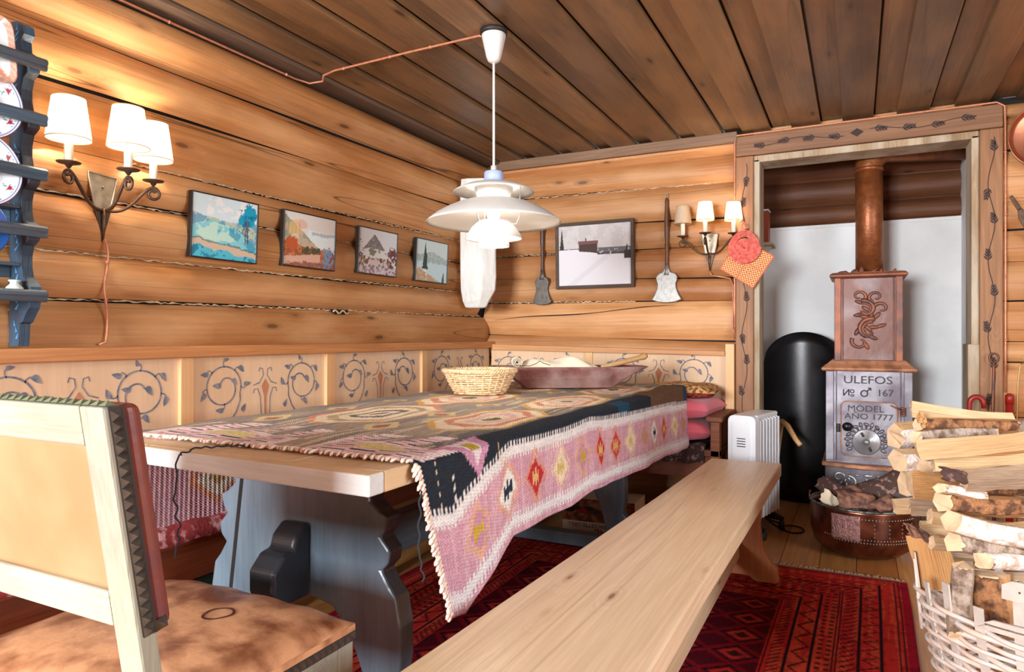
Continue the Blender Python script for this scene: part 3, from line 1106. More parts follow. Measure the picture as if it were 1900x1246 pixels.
    put((Vl < 0.24) & (pk > .5), (196, 150, 160), 0.5)
    put((Vl < 0.265) & (Vl > 0.235), (236, 230, 228))
    put((Vl < 0.285) & (Vl >= 0.265) & teeth, (236, 230, 228))
    for cu in np.arange(0.32, 2.5, 0.3):
        dm = np.abs(Uq - cu) / 0.10 + np.abs(np.floor(Vl / q) * q - 0.13) / 0.08
        put((dm < 1.1) & (dm > .85), (224, 160, 130))
        put(dm < 0.8, (226, 214, 196))
        put(dm < 0.35, (196, 160, 120))
    g = 0.86 + 0.28 * fbm(U * 14, V * 140, 5)
    C[:] = C * g[..., None]
    return C


Ug = np.zeros((NV, NU))
Vg = np.zeros((NV, NU))
Dg = np.zeros((NV, NU))
verts = []
drops = np.array([hem_drop(y) for y in yy])
for j in range(NV):
    for i in range(NU):
        D = drops[i]
        tot = D + CW + LEFT
        v = tot * j / (NV - 1)
        u = yy[i] - CY0
        Ug[j, i], Vg[j, i], Dg[j, i] = u, v, D
        wd = v - D
        y = yy[i]
        near = math.exp(-u / 0.16)
        rb = 0.022
        if wd < -rb * 0.57:
            dp = -wd - rb * 0.57
            wave = math.sin(y * 9.5 + 0.6) * 0.5 + math.sin(y * 23 + 1) * 0.22
            out = 0.016 + 0.05 * dp + 0.05 * dp * wave + 0.05 * near * dp
            P = (TX1 + rb * .3 + out, y + (-0.0 + 0.25 * near) * dp, TZ + 0.006 - rb * .43 - dp)
        elif wd < rb:
            t = (wd + rb * 0.57) / (rb * 1.57)
            P = (TX1 + 0.016 + rb * .3 - (rb * 1.0 + .016) * t ** 1.4, y, TZ + 0.006 - rb * .43 * (1 - t) ** 1.6)
        elif wd < CW - 0.01:
            P = (TX1 - wd + 0.004, y, TZ + 0.006 + 0.0035 * float(math.sin(y * 17 + wd * 8) * math.sin(wd * 21)) * min(1, (wd - rb) * 20) + 0.0)
        else:
            dp = wd - CW + 0.01
            P = (TX1 - CW - 0.002 - 0.02 * dp - 0.008 * math.sin(y * 11) * dp * 3, y, TZ + 0.004 - dp)
        verts.append(P)
cols = kilim_colors(Ug, Vg, Dg)
kb = MB()
kb.v = verts
for j in range(NV - 1):
    for i in range(NU - 1):
        kb.f.append((j * NU + i, j * NU + i + 1, (j + 1) * NU + i + 1, (j + 1) * NU + i))
nf_ = len(kb.f)
kb.m, kb.r, kb.s = [0] * nf_, [0.5] * nf_, [True] * nf_
wv = np.stack([Ug.ravel(), Vg.ravel(), np.zeros(Ug.size)], 1)
cloth = kb.build('tablecloth', ['kilim'], solid=0.005, col=cols.reshape(-1, 3), wv=wv)
tag(cloth, 'woven kilim tablecloth in charcoal, pink and white draped over the long table', 'tablecloth')
# knotted fringe along the near end, on the table and down the hanging side
plain('fringe_cream', (226, 204, 184), 0.95, var=0.25, scale=60, bump=0.6, col2=(232, 196, 190))
fb = MB()
V0 = np.array(verts).reshape(NV, NU, 3)
for j in range(3, NV - 40, 2):
    p = Vector(V0[j, 0])
    hang = Vg[j, 0] < Dg[j, 0]
    if hang:
        dirs = Vector((0.25 * R.uniform(-1, 1) + .1, -1, -0.75 + R.uniform(-.4, .1))).normalized()
    else:
        dirs = Vector((R.uniform(-.5, .5), -1, 0.0)).normalized()
    ln_ = R.uniform(0.012, 0.028)
    off = Vector((0, 0, 0.001 if not hang else 0))
    pts = []
    for t in np.linspace(0, 1, 5):
        q = p + off + dirs * ln_ * t
        if not hang:
            q.z = TZ + 0.006 + 0.004 * math.sin(PI * t)
        pts.append(q)
    r0 = R.uniform(0.0035, 0.0058)
    fb.tube(pts, [r0, r0 * 1.15, r0 * 0.8, r0, r0 * 0.45], 6, 0)
fb.build('fringe', ['fringe_cream'], cloth)

# loose dark yarn ends
plain('yarn_dark', (40, 42, 50), 0.95, var=0.2, scale=80)


def wig(pts, amp, n=60, seed=0):
    P = [Vector(p) for p in pts]
    out = []
    for i in range(n + 1):
        t = i / n * (len(P) - 1)
        k_ = min(int(t), len(P) - 2)
        q = P[k_].lerp(P[k_ + 1], t - k_)
        out.append(q + Vector((amp * math.sin(i * 0.9 + seed), amp * math.cos(i * 0.7 + seed), amp * .4 * math.sin(i * 1.3))))
    return out


mb = MB()
a = Vector((-1.245, 1.165, TZ + 0.007))
mb.tube(wig([a, (-1.30, 1.12, TZ + 0.008), (-1.335, 1.055, TZ + .010), (-1.345, 1.018, TZ - .002), (-1.35, 1.014, TZ - 0.10), (-1.335, 1.015, TZ - 0.17), (-1.35, 1.014, TZ - 0.23)],
            0.0035, 90), 0.002, 6)
mb.build('yarn_end', ['yarn_dark'], cloth)
mb = MB()
c0 = Vector(V0[150 // 4, 0])
mb.tube(wig([Vector(V0[60, 0]) + Vector((0.0, -.012, -0.0)), Vector(V0[60, 0]) + Vector((0.0, -0.02, -.12)), Vector(V0[60, 0]) + Vector((0.01, -0.015, -.19))], 0.002, 40), 0.002, 6)
mb.build('yarn_end', ['yarn_dark'], cloth)

# ------------------------------------------------------------------ long pine bench
wood('pine_y', (236, 212, 180), (216, 182, 142), 'Y', across=13, along=0.8, knots=0.045, vary=0.06, fine=0.35, rough=0.32, spec=0.5,
     bump=0.2, cracks=0.25, knotcol=(130, 80, 46))
wood('pine_z', (196, 132, 84), (160, 98, 56), 'Z', across=13, along=0.8, knots=0.03, vary=0.06, fine=0.35, rough=0.4, bump=0.2)
bn = thing('bench', 'long bare pine plank bench beside the kilim covered table', 'bench', (-0.5, 2.1, 0))
mb = MB()
P = [(-0.705, 0.75), (-0.315, 0.75), (-0.318, 1.6), (-0.308, 2.4), (-0.302, 3.276), (-0.608, 3.27), (-0.635, 2.4), (-0.668, 1.6)]
mb.prism(P, 0.393, 0.45, Matrix.Identity(4), 0)
mb.build('seat', ['pine_y'], bn, bevel=0.006, seg=3)
for y in (2.98, 1.0):
    mb = MB()
    cx = -0.455
    h = [(0.085, 0.393), (0.095, 0.33), (0.088, 0.24), (0.098, 0.15), (0.13, 0.09), (0.15, 0.07), (0.15, 0.045), (0.155, 0.02), (0.14, 0.011),
         (0.07, 0.011), (0.05, 0.03)]
    prof2 = h + [(-x, z) for x, z in h[::-1]]
    prof2 = [(x * (1.12 if y > 2 else 1.2), z) for x, z in prof2]
    mb.prism(prof2, -0.022, 0.022, Matrix(((1, 0, 0, cx), (0, 0, 1, y), (0, 1, 0, 0), (0, 0, 0, 1))), 0)
    mb.build('leg', ['pine_z'], bn, bevel=0.005)
mb = MB()
mb.box(-0.475, -0.435, 1.02, 2.955, 0.10, 0.17, 0)
mb.build('stretcher', ['pine_y'], bn, bevel=0.004)

# ------------------------------------------------------------------ leather chair
wood('chair_wood', (170, 166, 152), (140, 132, 116), 'Z', across=18, along=1.5, knots=0.0, vary=0.06, fine=0.4, rough=0.5, wear=(176, 184, 160),
     wearamt=0.35)
wood('chair_wood_x', (168, 168, 152), (138, 132, 116), 'X', across=18, along=1.5, knots=0.0, vary=0.06, fine=0.4, rough=0.5, wear=(172, 186, 164),
     wearamt=0.45)
plain('leather_tan', (188, 134, 98), 0.5, scale=7, col2=(172, 116, 80), bump=0.12, lo=0.3, hi=0.7)
plain('leather_seat', (212, 156, 114), 0.40, scale=13, col2=(126, 72, 44), bump=0.3, lo=0.42, hi=0.66, coat=0.15)
plain('leather_ox', (122, 58, 44), 0.45, scale=14, col2=(104, 52, 56), bump=0.2)
plain('leather_ring', (70, 34, 20), 0.6, scale=30)
plain('stud_bronze', (96, 92, 86), 0.25, metal=0.6, var=0.4, scale=60)
plain('leather_black', (40, 34, 32), 0.6, scale=30)
chair = thing('armless_chair', 'tan leather chair with pale wooden frame and pyramid studs at the near table end', 'chair', (-1.15, 0.8, 0))
CX0, CX1 = -1.43, -0.895
z_b, z_t = 0.50, 0.925


def yb(z):
    return 0.62 - (z - 0.56) * 0.155


def backpt(x, z, t):
    """t forward from the rear face of the chair back"""
    return Vector((x, yb(z) + t, z))


def back_slab(mb, x0, x1, z0, z1, t0, t1, mi=0, taper=0.0):
    vs = []
    for t in (t0, t1):
        vs += [backpt(x0 + taper * 0, z0, t), backpt(x1, z0, t), backpt(x1, z1, t), backpt(x0, z1, t)]
    mb.add(vs, [(0, 3, 2, 1), (4, 5, 6, 7), (0, 1, 5, 4), (3, 7, 6, 2), (1, 2, 6, 5), (0, 4, 7, 3)], mi)


for x0, x1 in ((CX0, CX0 + 0.05), (CX1 - 0.052, CX1)):
    mb = MB()
    back_slab(mb, x0, x1, 0.46, z_t, 0, 0.030)
    mb.add([(x0, 0.60, 0.012), (x1, 0.60, 0.012), (x1, 0.645, 0.012), (x0, 0.645, 0.012), (x0, yb(.46), 0.46), (x1, yb(.46), 0.46),
            (x1, yb(.46) + .04, 0.46), (x0, yb(.46) + .04, 0.46)],
           [(3, 2, 1, 0), (4, 5, 6, 7), (0, 1, 5, 4), (1, 2, 6, 5), (2, 3, 7, 6), (3, 0, 4, 7)], 0)
    mb.build('rear_post', ['chair_wood'], chair, bevel=0.004)
mb = MB()
back_slab(mb, CX0 + 0.05, CX1 - 0.052, 0.868, z_t, 0, 0.028)
mb.build('top_rail', ['chair_wood_x'], chair, bevel=0.004)
mb = MB()
back_slab(mb, CX0 + 0.05, CX1 - 0.052, 0.605, 0.658, 0, 0.028)
mb.build('lower_rail', ['chair_wood_x'], chair, bevel=0.004)
mb = MB()
mb.grid(20, 20, lambda u, v: backpt(CX0 + .045 + u * (CX1 - CX0 - .095), 0.652 + v * 0.222, 0.010 - 0.004 * math.sin(PI * u) * math.sin(PI * v)), 0)
mb.build('back_panel', ['leather_tan'], chair, solid=0.006)
mb = MB()
back_slab(mb, CX0, CX1, 0.60, z_t + 0.002, 0.0305, 0.058)
mb.build('back_upholstery', ['leather_ox'], chair, bevel=0.012, seg=3)
# leather edging with pyramid studs down the side and over the top
mb = MB()
ang = math.atan(0.155)
k = 0
n_st = 21
for i in range(n_st):
    z = 0.605 + (z_t - 0.012 - 0.605) * i / (n_st - 1)
    c = backpt(CX1 + 0.001, z, 0.018)
    s = 0.0085
    d = Vector((0, -0.155, 1)).normalized() * s
    e = Vector((0, 1, 0.155)).normalized() * s * 1.05
    mb.add([c - d - e, c - d + e, c + d + e, c + d - e, c + Vector((0.007, 0, 0))], [(0, 1, 4), (1, 2, 4), (2, 3, 4), (3, 0, 4), (3, 2, 1, 0)], 0)
for t in (0.036,):
    c = backpt(CX1 + 0.0012, 0.607, t + 0.002)
    mb.add([c - d - e, c - d + e, c + d + e, c + d - e, c + Vector((0.007, 0, 0))], [(0, 1, 4), (1, 2, 4), (2, 3, 4), (3, 0, 4), (3, 2, 1, 0)], 0)
st = mb.build('stud_row', ['stud_bronze'], chair)
mb = MB()
back_slab(mb, CX1 - 0.001, CX1 + 0.0012, 0.597, z_t + 0.0, 0.008, 0.030)
mb.build('edging', ['leather_black'], chair)
mb = MB()
for i in range(30):
    x = CX1 - 0.012 - i * 0.0182
    c = backpt(x, z_t + 0.001, 0.016)
    mb.add([c + Vector((-.008, -.009, 0)), c + Vector((.008, -.009, 0)), c + Vector((.008, .009, 0)), c + Vector((-.008, .009, 0)), c + Vector((0, 0, .007))],
           [(0, 1, 4), (1, 2, 4), (2, 3, 4), (3, 0, 4), (3, 2, 1, 0)], 0)
plain('stud_verdigris', (150, 166, 136), 0.4, metal=0.5, var=0.3, scale=50)
mb.build('stud_row', ['stud_verdigris'], chair)
# seat
SY0, SY1 = 0.625, 1.065
SX0, SX1 = -1.425, -0.885
mb = MB()
mb.box(SX1 - 0.03, SX1 - 0.004, SY0, SY1 - .045, 0.36, 0.425, 0)
mb.box(SX0 + 0.004, SX0 + 0.03, SY0, SY1 - .045, 0.36, 0.425, 0)
mb.box(SX0 + 0.05, SX1 - 0.05, SY1 - 0.035, SY1 - 0.01, 0.36, 0.425, 0)
mb.box(SX0 + 0.05, SX1 - 0.05, SY0, SY0 + 0.025, 0.36, 0.425, 0)
mb.build('seat_frame', ['chair_wood_x'], chair, bevel=0.004)
for x in (SX0 + 0.002, SX1 - 0.047):
    mb = MB()
    mb.box(x, x + 0.045, SY1 - 0.047, SY1 - 0.002, 0.012, 0.427, 0)
    mb.build('front_leg', ['chair_wood'], chair, bevel=0.005)
mb = MB()


def seatfn(u, v):
    x = SX0 + u * (SX1 - SX0)
    y = SY0 - .02 + v * (SY1 - SY0 + .02)
    a, b = abs(2 * u - 1), abs(2 * v - 1)
    e = (1 - a ** 5) * (1 - b ** 5)
    return (x, y, 0.452 + 0.046 * e ** 0.45 * (1 - 0.25 * a * a - 0.25 * b * b) + 0.0015 * math.sin(u * 30 + v * 9))


mb.grid(40, 40, seatfn, 0)
ed = [(SX0, SY0 - .02), (SX1, SY0 - .02), (SX1, SY1), (SX0, SY1)]
for i in range(4):
    a, b = ed[i], ed[(i + 1) % 4]
    mb.add([(a[0], a[1], .425), (b[0], b[1], .425), (b[0], b[1], .4525), (a[0], a[1], .4525)], [(0, 1, 2, 3)], 0, 0.5, True)
# dark ring left by a pot
ring = []
for i in range(28):
    t = 2 * PI * i / 28
    ring.append((0.030 * math.cos(t) * (1 + .06 * math.sin(3 * t)), 0.030 * math.sin(t)))
cxr, cyr = -1.075, 0.90
uu, vv_ = (cxr - SX0) / (SX1 - SX0), (cyr - SY0 + .02) / (SY1 - SY0 + .02)
vs = []
for s in (0.82, 1.0):
    for (x, y) in ring:
        u_ = (cxr + x * s - SX0) / (SX1 - SX0)
        v_ = (cyr + y * s - SY0 + .02) / (SY1 - SY0 + .02)
        q = seatfn(u_, v_)
        vs.append((q[0], q[1], q[2] + 0.0012))
mb.add(vs, [(i, (i + 1) % 28, 28 + (i + 1) % 28, 28 + i) for i in range(28)], 1, 0.5, True)
mb.build('seat', ['leather_seat', 'leather_ring'], chair)
mb = MB()
mb.box(SX1 - 0.002, SX1 + 0.0012, SY0, SY1, 0.422, 0.440, 1)
mb.box(SX0, SX1, SY1 - .002, SY1 + 0.0012, 0.422, 0.440, 1)
for i in range(26):
    c = Vector((SX1 + 0.0012, SY0 + 0.012 + i * (SY1 - SY0 - .02) / 25, 0.431))
    s = 0.0078
    mb.add([c + Vector((0, -s, -s)), c + Vector((0, s, -s)), c + Vector((0, s, s)), c + Vector((0, -s, s)), c + Vector((.006, 0, 0))],
           [(0, 1, 4), (1, 2, 4), (2, 3, 4), (3, 0, 4), (3, 2, 1, 0)], 0)
mb.build('stud_row', ['stud_bronze', 'leather_black'], chair)

# ------------------------------------------------------------------ pendant lamp over the table
LX, LY = -1.213, 2.25
plain('lamp_white', (206, 203, 198), 0.5, var=0.03, bump=0)
plain('lamp_blue', (158, 172, 208), 0.4, var=0.05, bump=0)
plain('lamp_lilac', (206, 200, 224), 0.45, var=0.03, bump=0)
plain('steel_wire', (190, 190, 192), 0.3, metal=0.9, bump=0)
plain('cord_white', (236, 230, 222), 0.6, var=0.05, bump=0.2, scale=90)
plain('black_matte', (34, 28, 26), 0.6, var=0.2)
lamp = thing('pendant_lamp', 'white multi-shade pendant lamp hanging over the middle of the table', 'lamp', (LX, LY, 1.35))
mb = MB()
C0 = Vector((LX, LY, 0))
mb.lathe([(0.0, 2.163), (0.052, 2.163), (0.052, 2.150), (0.046, 2.146), (0.0, 2.146)], C0, 32, 1)
mb.lathe([(0.0, 2.150), (0.040, 2.150), (0.0455, 2.144), (0.043, 2.13), (0.028, 2.062), (0.022, 2.048), (0.010, 2.040), (0, 2.040)], C0, 32, 0)
mb.build('ceiling_cup', ['lamp_white', 'black_matte'], lamp)
mb = MB()
mb.tube([(LX, LY, 2.045), (LX, LY, 1.9), (LX, LY, 1.8), (LX, LY, 1.652)], 0.0045, 8)
mb.build('cord', ['cord_white'], lamp)
mb = MB()
mb.lathe([(0.0, 1.655), (0.011, 1.655), (0.011, 1.636), (0.013, 1.634), (0, 1.634)], C0, 20, 1)
mb.lathe([(0.0, 1.634), (0.033, 1.634), (0.036, 1.630), (0.036, 1.588), (0.0, 1.586)], C0, 32, 0)
mb.build('stem_cap', ['lamp_blue', 'lamp_white'], lamp)


def shade(name, prof, mats='lamp_white', par=lamp, solid=0.0018, n=64):
    m_ = MB()
    m_.lathe(prof, C0, n, 0)
    # open lathe: remove the caps
    for k_ in range(len(m_.f) - 1, -1, -1):
        if len(m_.f[k_]) == n:
            del m_.f[k_], m_.m[k_], m_.r[k_], m_.s[k_]
    return m_.build(name, mats, par, solid=solid)


shade('top_shade', [(0.036, 1.592), (0.07, 1.588), (0.11, 1.577), (0.138, 1.564), (0.151, 1.555)])
shade('upper_cone', [(0.072, 1.575), (0.070, 1.56), (0.060, 1.543), (0.052, 1.530)])
shade('main_shade', [(0.072, 1.528), (0.10, 1.522), (0.14, 1.510), (0.18, 1.492), (0.215, 1.472), (0.242, 1.451), (0.252, 1.441)])
shade('inner_collar', [(0.058, 1.448), (0.052, 1.440), (0.050, 1.425)], 'lamp_lilac')
shade('middle_shade', [(0.050, 1.447), (0.064, 1.440), (0.080, 1.425), (0.096, 1.402), (0.106, 1.382)])
shade('bottom_shade', [(0.046, 1.392), (0.052, 1.378), (0.057, 1.360), (0.057, 1.354)])
for k in range(3):
    a = 0.35 + k * 2 * PI / 3
    mb = MB()
    pr = [(0.100, 1.578), (0.098, 1.535), (0.094, 1.50), (0.096, 1.46), (0.085, 1.436), (0.062, 1.438)]
    mb.tube([(LX + r_ * math.cos(a), LY + r_ * math.sin(a), z_) for r_, z_ in pr], 0.0016, 6)
    mb.tube([(LX + r_ * math.cos(a), LY + r_ * math.sin(a), z_) for r_, z_ in ((0.075, 1.428), (0.06, 1.40), (0.050, 1.385))], 0.0016, 6)
    mb.build('strut', ['steel_wire'], lamp)


def emis(name, col, s):
    m, nt, ns, ln, bs = newmat(name)
    bs.inputs['Base Color'].default_value = (*L(*col), 1)
    bs.inputs['Emission Color'].default_value = (*L(*col), 1)
    bs.inputs['Emission Strength'].default_value = s
    MATS[name] = m


emis('bulb_glow', (255, 240, 214), 14)
mb = MB()
mb.ell((LX, LY, 1.475), (0.024, 0.024, 0.032), 20)
mb.lathe([(0.014, 1.50), (0.014, 1.586), (0, 1.587)], C0, 16, 1)
mb.build('bulb', ['bulb_glow', 'lamp_white'], lamp)
point('pendant_light', (LX, LY, 1.405), 3.0, (1.0, 0.93, 0.82), 0.03)
point('pendant_light_low', (LX, LY, 1.535), 1.0, (1.0, 0.93, 0.82), 0.03)

# copper cable clipped from the wall beam across the ceiling to the lamp
plain('copper_cable', (204, 134, 100), 0.4, metal=0.3, var=0.25, scale=50)


def cable(name, pts, rad, label, clips=(), mat='copper_cable', cliprad=0.007):
    m_ = MB()
    m_.tube(pts, rad, 8, 0)
    for c in clips:
        m_.ell(c, (cliprad, cliprad, cliprad), 8, 0)
    return tag(m_.build(name, [mat]), label, 'cable')


cab = [(-2.158, -0.4, 2.118), (-2.158, 1.2, 2.121), (-2.158, 2.2, 2.126), (-2.150, 2.28, 2.130), (-2.10, 2.31, 2.142), (-2.075, 2.285, 2.154), (-2.0, 2.27, 2.157), (-1.6, 2.257, 2.157),
       (-1.275, 2.25, 2.155), (-1.262, 2.25, 2.150)]
cable('power_cable', cab, 0.0045, 'copper coloured cable clipped along the ceiling to the white pendant lamp',
      [(-1.95, 2.27, 2.157), (-1.7, 2.26, 2.157), (-1.5, 2.255, 2.157), (-2.156, 2.15, 2.126), (-2.158, 1.6, 2.123)])

# ------------------------------------------------------------------ wall sconces
plain('iron_dark', (96, 72, 56), 0.5, metal=0.6, var=0.4, scale=40, bump=0.3)
plain('tin_plate', (162, 150, 132), 0.45, metal=0.7, var=0.35, scale=30, bump=0.3)
plain('candle_sleeve', (240, 226, 204), 0.6, var=0.05, bump=0)


def shade_mat(name, col, e):
    m, nt, ns, ln, bs = newmat(name)
    for n_ in list(ns):
        if n_.type != 'OUTPUT_MATERIAL':
            ns.remove(n_)
    out = [n_ for n_ in ns if n_.type == 'OUTPUT_MATERIAL'][0]
    d = N(nt, 'ShaderNodeBsdfDiffuse')
    t = N(nt, 'ShaderNodeBsdfTranslucent')
    tc = N(nt, 'ShaderNodeTexCoord')
    no = N(nt, 'ShaderNodeTexNoise')
    no.inputs['Scale'].default_value = 90
    ln.new(tc.outputs['Object'], no.inputs['Vector'])
    c = mixc(nt, ramp(nt, no.outputs[0], [(.3, 0), (.7, 1)]), L(*col), tuple(x * .93 for x in L(*col)))
    ln.new(c, d.inputs[0])
    ln.new(c, t.inputs[0])
    mx = N(nt, 'ShaderNodeMixShader')
    mx.inputs[0].default_value = 0.5
    ln.new(d.outputs[0], mx.inputs[1])
    ln.new(t.outputs[0], mx.inputs[2])
    if e:
        em = N(nt, 'ShaderNodeEmission')
        ln.new(c, em.inputs[0])
        em.inputs[1].default_value = e
        ad = N(nt, 'ShaderNodeAddShader')
        ln.new(mx.outputs[0], ad.inputs[0])
        ln.new(em.outputs[0], ad.inputs[1])
        ln.new(ad.outputs[0], out.inputs[0])
    else:
        ln.new(mx.outputs[0], out.inputs[0])
    MATS[name] = m


shade_mat('shade_lit', (236, 222, 200), 0.32)
shade_mat('shade_lit_soft', (232, 210, 176), 0.25)
shade_mat('shade_unlit', (236, 220, 196), 0.0)
plain('shade_piping', (176, 140, 100), 0.6)


def sconce(label, O, xdir, out, sc_sh, lit, powr, zt, cord, spread=0.14, shade_m='shade_lit', zk=1.0):
    """O on the wall at the plate's centre; xdir along the wall, out into the room; zt = height of shade foot"""
    O, xd, od = Vector(O), Vector(xdir), Vector(out)
    root = thing('wall_sconce', label, 'sconce', O)
    W_ = lambda a, o_, z: Vector((O.x, O.y, 0)) + xd * a + od * o_ + Vector((0, 0, z))
    zc = O.z
    Mp = frame(W_(0, 0, zc), xd, (0, 0, 1))
    sgn = 1 if (Mp.to_3x3() @ Vector((0, 0, 1))).dot(od) > 0 else -1
    m_ = MB()
    m_.prism([(-0.045, 0.06), (0.045, 0.055), (0.026, -0.055), (-0.024, -0.055)], 0.012 * sgn, 0.018 * sgn, Mp, 0)
    m_.tube([Mp @ Vector((x, y, 0.018 * sgn)) for x, y in [(-0.047, 0.062), (0.047, 0.057), (0.027, -0.057), (-0.025, -0.057)]], 0.004, 6, 0, closed=True)
    m_.ell(W_(0.0, 0.02, zc + 0.02), (0.004,) * 3, 8)
    m_.build('back_plate', ['tin_plate'], root)
    m_ = MB()
    m_.prism([(-0.028, -0.052), (0.028, -0.052), (0.0, -0.155)], 0.010 * sgn, 0.020 * sgn, Mp, 0)
    m_.tube([W_(0, 0.03, zc - 0.05), W_(0, 0.022, zc - 0.15)], [0.01, 0.003], 6)
    m_.build('point', ['iron_dark'], root)
    for k_, (a, o_) in enumerate(((-spread, 0.075), (0.0, 0.155), (spread, 0.075))):
        if k_ == 1:
            o_ = 0.15
        # arm: from the point up and out to a curl below the pan
        b = Vector((a, o_))
        m_ = MB()
        pts = []
        zb, zp = zc - 0.055, zt - 0.094
        for t in np.linspace(0, 1, 22):
            s = t ** 0.75
            bulge = math.sin(PI * t) * 0.012
            rr = s * (1.0 - 0.02)
            zz = zb + (zp - zb) * (0.5 - 0.5 * math.cos(PI * min(1, t * 1.02))) * 1.0 - 0.012 * math.sin(PI * t)
            pts.append(W_(a * (rr + bulge), 0.026 + (o_ - 0.026) * rr, zz))
        dr = (xd * a + od * (o_ - 0.026)).normalized()
        # curl outwards beneath the pan
        c = pts[-1] + dr * 0.002 + Vector((0, 0, -0.022))
        for t in np.linspace(0, 1, 22)[1:]:
            an = PI * .5 - t * 3.1 * PI * 0.75
            rr = 0.023 * (1 - 0.6 * t)
            pts.append(c + dr * rr * math.cos(an) + Vector((0, 0, rr * math.sin(an))))
        m_.tube(pts, [0.0058] * 22 + [0.0052] * (len(pts) - 22), 6, 0, flat=1.0)
        arm = m_.build('arm', ['iron_dark'], root)
        top = W_(a, o_, 0)
        m_ = MB()
        m_.lathe([(0.004, zt - 0.088), (0.012, zt - 0.076), (0.032, zt - 0.072), (0.034, zt - 0.069), (0.01, zt - 0.070), (0, zt - .070)], top, 20)
        m_.build('drip_pan', ['iron_dark'], arm)
        m_ = MB()
        m_.lathe([(0.0125, zt - 0.071), (0.0125, zt + 0.03), (0, zt + 0.031)], top, 16)
        m_.build('candle_sleeve', ['candle_sleeve'], arm)
        rb_, rt_, hh = 0.062 * sc_sh, 0.045 * sc_sh, 0.125 * sc_sh * zk
        m_ = MB()
        m_.lathe([(rb_, zt), (rt_, zt + hh)], top, 40)
        for q_ in range(len(m_.f) - 1, -1, -1):
            if len(m_.f[q_]) == 40:
                del m_.f[q_], m_.m[q_], m_.r[q_], m_.s[q_]
        sh = m_.build('lamp_shade', [shade_m if lit[k_] else 'shade_unlit'], arm)
        for (r_, z_) in ((rb_, zt), (rt_, zt + hh)):
            m_ = MB()
            m_.tube([top + Vector((r_ * math.cos(t), r_ * math.sin(t), z_)) for t in np.linspace(0, 2 * PI, 33)[:-1]], 0.0016, 5, 0, closed=True)
            m_.build('piping', ['shade_piping'], sh)
        if lit[k_]:
            m_ = MB()
            m_.ell(top + Vector((0, 0, zt + hh * .5)), (0.012, 0.012, 0.024), 12)
            m_.build('bulb', ['bulb_glow'], sh)
            point('sconce_light', top + Vector((0, 0, zt + hh * .55)), powr, (1.0, 0.86, 0.66), 0.016)
    return root


sconce('wrought iron wall sconce with three glowing shades on the left wall by the plate rack', (-2.215, 1.386, 1.485), (0, 1, 0), (1, 0, 0),
       1.0, (1, 1, 1), 5.0, 1.618, None)
sconce('wrought iron wall sconce with an unlit left shade beside the stove doorway', (-0.752, 4.018, 1.545), (1, 0, 0), (0, -1, 0),
       0.80, (0, 1, 1), 2.2, 1.662, None, spread=0.14, shade_m='shade_lit_soft', zk=1.02)
z0 = 1.34
pts = [(-2.185, 1.386, z0 - .005)] + [(-2.184 + 0.003 * math.sin(z * 40), 1.39 + 0.006 * math.sin(z * 31), z) for z in np.linspace(1.32, 1.00, 30)] + [(-2.19, 1.37, 0.992)]
cable('sconce_cable', pts, 0.004, 'twisted copper coloured cord hanging from the left wall sconce',
      [(-2.182, 1.392, 1.26), (-2.182, 1.388, 1.14)])
pts = [(-0.752, 3.995, 1.385), (-0.74, 4.005, 1.365), (-0.70, 4.008, 1.358), (-0.64, 4.005, 1.345), (-0.622, 4.005, 1.30)] + \
      [(-0.624 + 0.003 * math.sin(z * 33), 4.005, z) for z in np.linspace(1.25, 1.06, 14)] + [(-0.616, 3.99, 1.03)]
cable('sconce_cable', pts, 0.004, 'thin cord running from the back wall sconce down beside the door frame', [(-0.616, 3.985, 1.02)])
pts = [(-0.612, 3.98, z) for z in np.linspace(1.0, 2.12, 8)] + [(-0.60, 3.98, 2.141), (0.0, 3.985, 2.143), (0.60, 3.98, 2.143), (0.632, 3.98, 2.12)] + \
      [(0.634, 3.98, z) for z in np.linspace(2.0, 0.75, 8)]
cable('door_frame_cable', pts, 0.005, 'copper coloured pipe-like cable edging the painted door frame',
      [(0.634, 3.98, z) for z in (1.9, 1.6, 1.3, 1.0)] + [(x, 3.985, 2.143) for x in (-0.3, 0.1, 0.4)], cliprad=0.008)
# ------------------------------------------------------------------ pictures
attrmat('painting', 0.55, noise=0.05, bump=0.1, spec=0.3, nscale=200)
plain('frame_black', (30, 28, 26), 0.4, var=0.2)
wood('frame_rustic', (92, 70, 56), (60, 44, 36), 'X', across=30, along=3, knots=0, rough=0.6)


